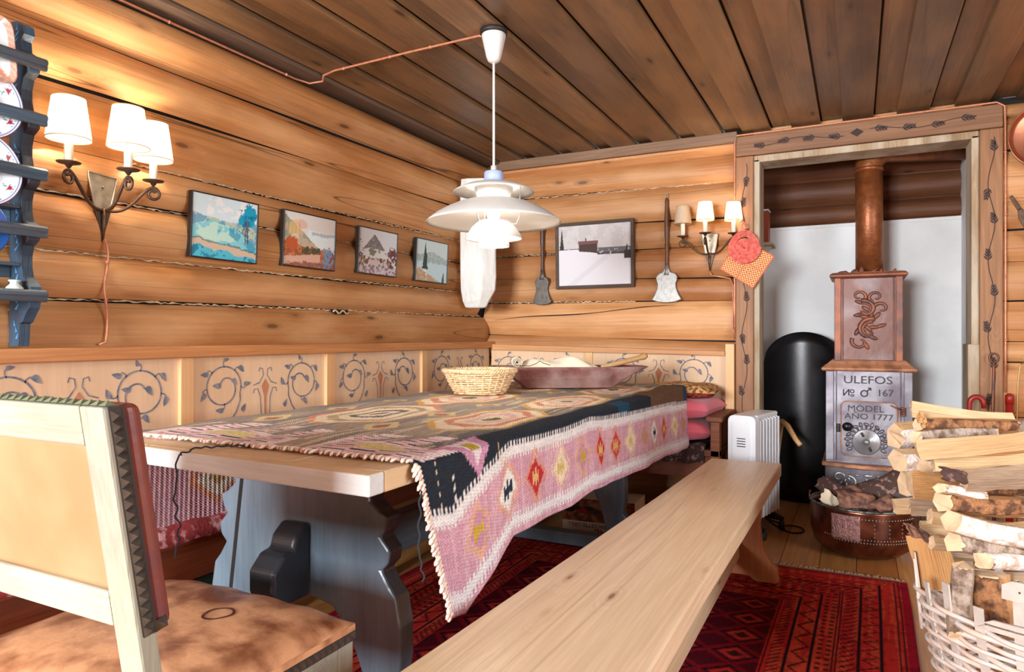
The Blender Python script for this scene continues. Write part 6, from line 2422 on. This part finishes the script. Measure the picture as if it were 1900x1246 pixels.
m_.build('patch', ['copper_pink'], body_, solid=0.002)
for s in (-1, 1):
    m_ = MB()
    a = 2.9 if s < 0 else -0.1
    cc_ = PC + Vector((.223 * math.cos(a), .223 * math.sin(a), .225))
    m_.tube([cc_ + Vector((.0, .02 * math.cos(t) * 1.3, 0.008 + .022 * math.sin(t))) + Vector((math.cos(a) * .012, math.sin(a) * .012, 0)) for t in np.linspace(0, 2 * PI, 17)[:-1]], .0045, 6, closed=True)
    m_.build('ring_handle', ['copper'], pot)


def bark(c_, sx_, sy_, curv, rot, mats, label, name='birch_bark', group=None):
    m_ = MB()
    M_ = rot.to_matrix() if hasattr(rot, 'to_matrix') else rot

    def f_(u, v):
        x = (u - .5) * sx_
        y = (v - .5) * sy_ * (1 + .15 * math.sin(u * 7))
        a = y / curv
        return Vector(c_) + M_ @ Vector((x + .004 * math.sin(v * 11), curv * math.sin(a), curv * (math.cos(a) - 1) + .003 * math.sin(u * 13 + v * 5)))
    m_.grid(20, 14, f_, 0)
    o = m_.build(name, mats, solid=0.004)
    return tag(o, label, 'bark', group)


from mathutils import Euler
BK = 'birch bark pieces in the copper cauldron'
bark((0.0, 3.57, 0.262), 0.17, 0.10, 0.06, Euler((0.9, 0.1, 0.35)), ['bark_brown'], 'broad pinkish-brown curl of birch bark lying at the front of the cauldron', group=BK)
bark((-0.09, 3.68, 0.285), 0.17, 0.10, 0.08, Euler((0.5, 0.35, -0.3)), ['bark_dark'], 'black speckled bark sheet at the left of the cauldron', group=BK)
bark((0.11, 3.70, 0.305), 0.19, 0.12, 0.09, Euler((1.0, -0.5, 0.2)), ['bark_dark'], 'large dark bark curl rising highest at the right of the cauldron', group=BK)
bark((0.02, 3.74, 0.28), 0.15, 0.09, 0.07, Euler((0.6, -0.2, 0.6)), ['bark_brown'], 'brown bark strip at the back of the cauldron against the stove', group=BK)
bark((-0.11, 3.57, 0.245), 0.09, 0.06, 0.2, Euler((1.1, 0.6, 0.1)), ['linen'], 'small white inner-bark scrap at the left front of the cauldron', group=BK)
bark((0.12, 3.58, 0.25), 0.12, 0.08, 0.06, Euler((0.8, -0.3, 0.9)), ['bark_brown'], 'narrow brown bark curl at the right front of the cauldron', group=BK)
mb = MB()
mb.lathe([(0, 0.205), (0.208, 0.198)], PC, 30)
for k_ in range(60):
    a, r_ = R.uniform(0, 6.3), R.uniform(0, .17)
    mb.ell(PC + Vector((r_ * math.cos(a), r_ * math.sin(a), .213)), (.03, .014, .01), 8, M=Matrix.Rotation(R.uniform(0, 3), 3, 'Z'))
tag(mb.build('bark_litter', ['bark_dark']), 'loose bark litter filling the copper cauldron below its rim', 'bark litter', kind='stuff')

# ------------------------------------------------------------------ firewood and its basket
wood('split_x', (226, 196, 156), (204, 162, 114), 'Y', across=30, along=2.5, knots=0.0, vary=0.14, fine=0.4, rough=0.75, bump=0.6)
wood('split_tan', (222, 170, 112), (184, 128, 76), 'Y', across=30, along=2.5, knots=0.0, vary=0.12, fine=0.5, rough=0.75, bump=0.7)
wood('split_grey', (196, 168, 140), (150, 122, 98), 'Y', across=34, along=3, knots=0.0, vary=0.12, fine=0.5, rough=0.8, bump=0.7)
plain('end_grain', (212, 180, 144), 0.85, var=0.2, scale=30, bump=0.5)
plain('birch_white', (222, 214, 206), 0.75, scale=34, col2=(176, 128, 98), bump=0.7, lo=.46, hi=.72, dist=.008)
plain('bark_rough', (170, 116, 74), 0.9, scale=34, col2=(96, 60, 38), bump=1.2, lo=.42, hi=.58, dist=.012)
plain('bark_grey', (172, 152, 136), 0.9, scale=34, col2=(112, 88, 72), bump=1.0, lo=.42, hi=.6, dist=.01)


def firewood(p0, p1, hh, kind, face, label, group=None, roll=0.0, thick=1.0, coords_local=True):
    """split log from p0 to p1. Mesh is built along local Y so the grain follows it"""
    p0, p1 = Vector(p0), Vector(p1)
    ln_ = (p1 - p0).length
    m_ = MB()
    # cross-section: flat faces towards -x (split) and an arc of bark
    n_arc = 9
    if kind == 'round':
        sec = [(math.cos(t), math.sin(t)) for t in np.linspace(0, 2 * PI, 19)[:-1]]
        mt = [1] * 18
    else:
        a0, a1 = -0.95, 0.95
        sec = [(-0.75, 0.05)] + [(-0.25, -0.95)] + [(0.15 + 0.85 * math.cos(t), 0.95 * math.sin(t)) for t in np.linspace(a0, a1, n_arc)] + [(-0.3, 0.92)]
        mt = [0, 0] + [1] * (n_arc - 1) + [0, 0]
    k = len(sec)
    ns_ = 14
    vs = []
    sd = R.uniform(0, 50)
    jit = [R.uniform(.9, 1.08) for _ in sec]
    for i in range(ns_ + 1):
        t = i / ns_
        for j, (a, b) in enumerate(sec):
            q = jit[j] * (1 + 0.06 * math.sin(t * 5 + j * 1.3 + sd) + .03 * math.sin(t * 13 + j * 2 + sd))
            sl = (0.012 * a + R.uniform(-.006, .006)) * (1 if i == 0 else (-1 if i == ns_ else 0))
            vs.append((a * hh * thick * q, t * ln_ + sl, b * hh * q + 0.006 * math.sin(t * 3 + sd)))
    fs, ms = [], []
    for i in range(ns_):
        for j in range(k):
            fs.append((i * k + j, i * k + (j + 1) % k, (i + 1) * k + (j + 1) % k, (i + 1) * k + j))
            ms.append(mt[j])
    rv = R.random()
    b = len(m_.v)
    m_.v.extend(vs)
    for f_, mi_ in zip(fs, ms):
        m_.f.append(f_)
        m_.m.append(mi_)
        m_.r.append(rv)
        m_.s.append(mi_ == 1)
    for f_ in (tuple(range(k - 1, -1, -1)), tuple(ns_ * k + j for j in range(k))):
        m_.f.append(f_)
        m_.m.append(2)
        m_.r.append(rv)
        m_.s.append(False)
    spl, bk = {'light': ('split_x', 'birch_white'), 'tan': ('split_tan', 'bark_rough'), 'grey': ('split_grey', 'bark_grey'),
               'birch': ('split_x', 'birch_white'), 'rough': ('split_tan', 'bark_rough'), 'round': ('split_x', 'birch_white')}[kind]
    o = m_.build('firewood_log', [spl, bk, 'end_grain'])
    d = (p1 - p0).normalized()
    # local x looks to the camera for bark, away for split
    tocam = (Vector((0, 0, 1.02)) - (p0 + p1) / 2)
    tocam = (tocam - d * tocam.dot(d)).normalized()
    xl = tocam if face == 'bark' else -tocam
    xl = Quaternion(d, roll) @ xl
    zl = xl.cross(d).normalized()
    Mx = Matrix.Identity(4)
    for i in range(3):
        Mx[i][0], Mx[i][1], Mx[i][2], Mx[i][3] = xl[i], d[i], zl[i], p0[i]
    o.matrix_world = Mx
    o['label'], o['category'] = label, 'log'
    if group:
        o['group'] = group
    return o


FG = 'split logs piled in the firewood basket'
px2 = lambda a, b, d: at(a, b, d)
logs = [
    ((1691, 757, 2.02), (1876, 776, 2.05), 15, 'light', 'split', 'pale split log lying topmost on the firewood pile', 0.1),
    ((1703, 790, 1.98), (1890, 786, 2.02), 13, 'rough', 'bark', 'log with peeling white and brown bark, second from the top of the pile', 0),
    ((1698, 808, 1.93), (1850, 804, 1.97), 11, 'grey', 'bark', 'thin dark-barked log squeezed above the long smooth pale log', 0),
    ((1704, 836, 1.84), (1925, 808, 1.88), 18, 'light', 'split', 'long smooth pale split log slanting up across the front of the pile', 0.1),
    ((1730, 858, 1.90), (1925, 856, 1.93), 15, 'birch', 'split', 'pale log with a brown streak just under the long smooth one', -0.2),
    ((1788, 888, 1.82), (1925, 886, 1.85), 24, 'grey', 'split', 'thick greyish split log with a square end, at the right of the pile', 0.15),
    ((1657, 806, 2.16), (1790, 800, 2.16), 24, 'birch', 'bark', 'birch log end jutting out furthest left near the top of the pile', 0.6),
    ((1663, 852, 2.14), (1790, 846, 2.14), 24, 'birch', 'bark', 'birch log jutting out left, second of the left-hand ends', 0.4),
    ((1676, 893, 2.10), (1790, 888, 2.10), 22, 'light', 'bark', 'pale ragged log jutting out left, third of the left-hand ends', 0.5),
    ((1690, 897, 1.93), (1815, 900, 1.96), 25, 'tan', 'split', 'broad tan split log with a nail-like branch stub, left of the thick greyish log', 0.1),
    ((1743, 908, 1.80), (1830, 916, 1.84), 10, 'birch', 'bark', 'small white birch stick under the tan log', 0),
    ((1659, 937, 2.02), (1780, 941, 2.04), 16, 'light', 'split', 'short pale log end sticking out left above the basket rim', 0),
    ((1690, 942, 1.92), (1800, 944, 1.94), 17, 'grey', 'split', 'grey weathered split piece beneath the tan log', 0),
    ((1746, 930, 1.82), (1925, 938, 1.86), 19, 'rough', 'bark', 'log with deep red-brown bark in the middle of the pile', 0),
    ((1762, 962, 1.76), (1925, 1006, 1.80), 23, 'birch', 'bark', 'thick white-barked birch log slanting down to the right', 0),
    ((1768, 1004, 1.77), (1925, 1042, 1.81), 18, 'grey', 'bark', 'log with furrowed grey-brown bark directly under the white birch log', 0),
    ((1824, 1036, 1.75), (1925, 1052, 1.78), 15, 'round', 'bark', 'round birch branch with a knot, just above the flat basket rim strip', 0),
    ((1727, 953, 1.84), (1810, 960, 1.92), 15, 'light', 'split', 'small pale block wedged left of the white birch log', 0),
    ((1730, 1002, 1.86), (1800, 1008, 1.92), 13, 'birch', 'split', 'small pale stub above the upright plank, left of the furrowed log', 0.3),
]
for (a, b, hh, kd, fc, lb, rl_) in logs:
    dd = (a[2] + b[2]) / 2
    firewood(at(*a), at(*b), hh * dd / 1267, kd, fc, lb, FG, rl_, thick=0.9)
# upright pieces standing in the basket
upr = [((1716, 992, 1.97), (1752, 1140, 1.97), 36, 'tan', 'split', 'broad upright plank of firewood standing at the left of the basket', 0),
       ((1783, 1046, 1.80), (1786, 1180, 1.76), 20, 'grey', 'bark', 'upright grey log standing behind the front stakes of the basket', 0),
       ((1836, 1062, 1.82), (1838, 1180, 1.79), 36, 'rough', 'bark', 'upright brown-barked log standing behind the flat rim strip', 0),
       ((1738, 1086, 1.96), (1755, 1170, 1.95), 18, 'round', 'bark', 'short round log standing low at the left inside the basket', 0),
       ((1900, 1070, 1.84), (1900, 1180, 1.82), 28, 'grey', 'bark', 'upright log at the far right edge of the basket', 0)]
for (a, b, hh, kd, fc, lb, rl_) in upr:
    dd = (a[2] + b[2]) / 2
    firewood(at(*a), at(*b), hh * dd / 1267, kd, fc, lb, FG, rl_, thick=0.5)
# logs deeper in the pile
q = 0
for lay in range(7):
    for r_ in range(2):
        y_ = 790 + lay * 38
        dpt = 2.10 + r_ * 0.10 + R.uniform(-.01, .01)
        if lay > 4:
            dpt -= 0.06
        kd = R.choice(['light', 'birch', 'grey', 'tan'])
        firewood(at(1712 + 14 * r_ + R.uniform(-8, 8), y_ + R.uniform(-4, 4), dpt), at(1930, y_ + R.uniform(-8, 8), dpt + .02), 17 * dpt / 1267, kd,
                 R.choice(['bark', 'split']), 'split log stacked deeper inside the firewood pile', 'logs deeper inside the firewood pile', R.uniform(-.4, .4), thick=.9)
        q += 1
# bits of bark at the left of the pile
bark(at(1705, 985, 1.93), 0.07, 0.04, 0.03, Euler((0.8, 0.4, 0.5)), ['bark_brown'], 'torn brown bark scrap caught above the basket edge', group=None)
bark(at(1772, 878, 1.80), 0.06, 0.045, 0.02, Euler((1.1, 0.2, 0.3)), ['bark_dark'], 'crumpled dark bark scrap wedged between logs in mid pile', group=None)
bark(at(1712, 777, 1.96), 0.035, 0.025, 0.1, Euler((1.4, 0.9, 0.6)), ['split_tan'], 'small orange wood chip on the topmost log', name='wood_chip')

# the basket itself
plain('withy_grey', (206, 198, 192), 0.6, var=0.15, scale=40, bump=0.3, col2=(222, 190, 170))
plain('withy_strip', (196, 184, 174), 0.6, var=0.15, scale=30, bump=0.3)
BC = Vector((0.505, 2.30, 0))
bk = thing('firewood_basket', 'big grey wicker basket with flat stakes holding the firewood', 'basket', BC)
RB, RT, HW = 0.275, 0.345, 0.285
rad_ = lambda z: RB + (RT - RB) * (z / HW) ** 0.8 if z < HW else RT + (z - HW) * 0.12
NS = 24
m_ = MB()
rows = 17
for q in range(rows):
    z = 0.012 + (HW - .012) * q / (rows - 1)
    path = []
    for i in range(NS * 5):
        a = 2 * PI * i / (NS * 5)
        off = 0.0085 * math.cos(a * NS / 2 + (PI if q % 2 else 0))
        r_ = rad_(z) + off
        sag = 0.012 * math.sin(a * 2 + 1)
        path.append(BC + Vector((r_ * math.cos(a), r_ * math.sin(a), max(0.008, z + sag * (z / HW) + .003 * math.sin(a * 5 + q * 1.7)))))
    m_.tube(path, 0.0072 * R.uniform(.8, 1.1), 6, 0, closed=True)
m_.build('weave', ['withy_grey'], bk)
for i in range(NS):
    a = 2 * PI * i / NS + 0.05
    m_ = MB()
    top = R.uniform(0.345, 0.375) if i % 4 else 0.40
    hw = 0.0125
    vs = []
    for z in np.linspace(0.0, top, 8):
        r_ = rad_(z) - 0.001
        for (s, t) in ((-1, -.0025), (1, -.0025), (1, .0025), (-1, .0025)):
            vs.append(BC + Vector(((r_ + t) * math.cos(a) - s * hw * math.sin(a), (r_ + t) * math.sin(a) + s * hw * math.cos(a), z)))
    fs = [(3, 2, 1, 0), (28, 29, 30, 31)]
    for k in range(7):
        for j in range(4):
            fs.append((k * 4 + j, k * 4 + (j + 1) % 4, (k + 1) * 4 + (j + 1) % 4, (k + 1) * 4 + j))
    m_.add(vs, fs, 0)
    m_.build('stake', ['withy_strip'], bk, bevel=0.001)
# flat rim strip on the near side with its hole and pegs
a_mid = math.atan2(1.62 - BC.y, 0.30 - BC.x)
m_ = MB()
for (z0, z1, a0, a1, rr) in ((0.392, 0.438, -2.13, -0.9, 0.362), (0.318, 0.330, -2.25, -0.9, 0.358), (0.300, 0.312, -2.3, -0.9, 0.355)):
    n_ = 22
    vs = []
    for i in range(n_ + 1):
        a = a0 + (a1 - a0) * i / n_
        for (dr, zz) in ((0, z0), (0.008, z0), (0.008, z1 - (0.012 if i == 0 else 0)), (0, z1 - (0.012 if i == 0 else 0))):
            vs.append(BC + Vector(((rr + dr) * math.cos(a), (rr + dr) * math.sin(a), zz + 0.006 * math.sin(i * .2))))
    fs = [(0, 1, 2, 3), (n_ * 4 + 3, n_ * 4 + 2, n_ * 4 + 1, n_ * 4)]
    for i in range(n_):
        for j in range(4):
            fs.append((i * 4 + j, (i + 1) * 4 + j, (i + 1) * 4 + (j + 1) % 4, i * 4 + (j + 1) % 4))
    m_.add(vs, fs, 0)
for a, r0, mi_ in ((-2.03, .0025, 1), (-1.955, 0.0075, 1), (-1.88, 0.003, 1)):
    c_ = BC + Vector((0.3705 * math.cos(a), 0.3705 * math.sin(a), 0.417))
    M_ = Matrix.Translation(c_) @ Vector((math.cos(a), math.sin(a), 0)).to_track_quat('Z', 'Y').to_matrix().to_4x4()
    m_.lathe([(0, 0), (r0, 0), (r0, .0008), (0, .0009)], M_, 14, mi_)
m_.build('rim_strip', ['withy_strip', 'bark_dark'], bk, bevel=0.0015)
m_ = MB()
for k in range(6):
    a = -3.1 - .12 * k
    r_ = rad_(.25)
    m_.tube([BC + Vector((r_ * math.cos(a), r_ * math.sin(a), .18)), BC + Vector(((r_ + .02) * math.cos(a + .03), (r_ + .02) * math.sin(a + .03), .38 + .03 * (k % 3)))],
            [0.006, 0.004], 6)
m_.build('loose_withies', ['withy_grey'], bk)

# ------------------------------------------------------------------ tools and trifles right of the doorway
plain('copper_bright', (190, 120, 90), 0.3, metal=0.85, var=.2)
plain('brass_wire', (190, 150, 96), 0.35, metal=0.8, var=.2)
plain('red_paint', (150, 30, 26), 0.4, var=.15)
mb = MB()
Mp_ = Matrix.Translation((0.795, 3.985, 1.955)) @ Matrix.Rotation(PI / 2, 4, 'X')
mb.lathe([(0, 0), (0.13, 0), (0.15, .012), (0.156, .035), (0.152, .035), (0.146, .014), (0.128, .005), (0, .004)], Mp_, 48)
tag(mb.build('copper_pan', ['copper_bright']), 'round copper pan hanging high on the wall right of the doorway', 'pan')
mb = MB()
yT = 3.965
mb.prism([(-.008, 0), (.008, 0), (.009, -.075), (-.009, -.075)], -.004, .004, Matrix.Translation((0.652, yT, 1.685)) @ Matrix.Rotation(-.48, 4, 'Y') @ Matrix(((1, 0, 0, 0), (0, 0, 1, 0), (0, 1, 0, 0), (0, 0, 0, 1))), 0)
mb.prism([(-.009, -.075), (.009, -.075), (.024, -.11), (.026, -.17), (.014, -.25), (-.014, -.25), (-.026, -.17), (-.024, -.11)], -.004, .004,
         Matrix.Translation((0.652, yT, 1.685)) @ Matrix.Rotation(-.48, 4, 'Y') @ Matrix(((1, 0, 0, 0), (0, 0, 1, 0), (0, 1, 0, 0), (0, 0, 0, 1))), 0)
tag(mb.build('carved_spatula', ['iron_dark'], bevel=.003), 'dark carved spatula hanging on the logs right of the doorway', 'spatula')
mb = MB()
mb.tube([(0.585, 3.955, 0.05), (0.575, 3.96, 0.5), (0.585, 3.962, 0.86), (0.582, 3.962, 0.90)], 0.006, 8)
mb.tube([(0.585 + .018 * math.cos(t), 3.962, 0.915 + .022 * math.sin(t)) for t in np.linspace(0, 2 * PI, 15)[:-1]], .005, 6, closed=True)
tag(mb.build('fire_poker', ['iron_rust']), 'rusty ring-topped fire poker standing against the right door frame', 'poker')
mb = MB()
hx, hy = 0.475, 3.86
mb.tube([(hx, hy, 0.02), (hx, hy, .70)] + [(hx + .028 - .028 * math.cos(t), hy, .70 + .034 * math.sin(t)) for t in np.linspace(.3, PI * .95, 9)] + [(hx + .056, hy, .68)], [.007, .011] + [.012] * 9 + [.009], 10)
tag(mb.build('bellows_handle', ['red_paint']), 'red curved handle of a fire tool standing behind the firewood', 'tool handle')
mb = MB()
mb.lathe([(0, .02), (.016, .02), (.016, .70), (0, .705)], (0.640, 3.92, 0), 14)
mb.lathe([(0, .70), (.018, .70), (.018, .74), (0.008, .75), (0, .75)], (0.640, 3.92, 0), 14)
tag(mb.build('red_canister', ['red_paint']), 'slim red capped canister standing by the right door frame', 'canister')
mb = MB()
for k, (x0, x1, zt) in enumerate(((0.665, 0.69, 0.90), (0.70, 0.735, 1.0), (0.72, 0.70, 0.9))):
    mb.tube([(x0, 3.9, 0.02), (x0, 3.9, 0.6), (x0 + .005, 3.9, .82), ((x0 + x1) / 2, 3.9, zt - .02), (x1, 3.9, zt)], 0.0032, 6, 0)
for k in range(9):
    mb.ell((0.715 + R.uniform(-.02, .03), 3.89 + R.uniform(-.02, .02), 0.90 + R.uniform(-.025, .02)), (.009, .007, .008), 8, 1)
mb.ell((0.725, 3.9, 0.895), (.03, .02, .02), 10, 2)
plain('leaf_dry', (90, 84, 60), 0.8, var=.3)
tag(mb.build('dried_flower_stand', ['brass_wire', 'linen', 'leaf_dry']), 'brass wire stand with small dried white flowers, right of the doorway', 'stand')
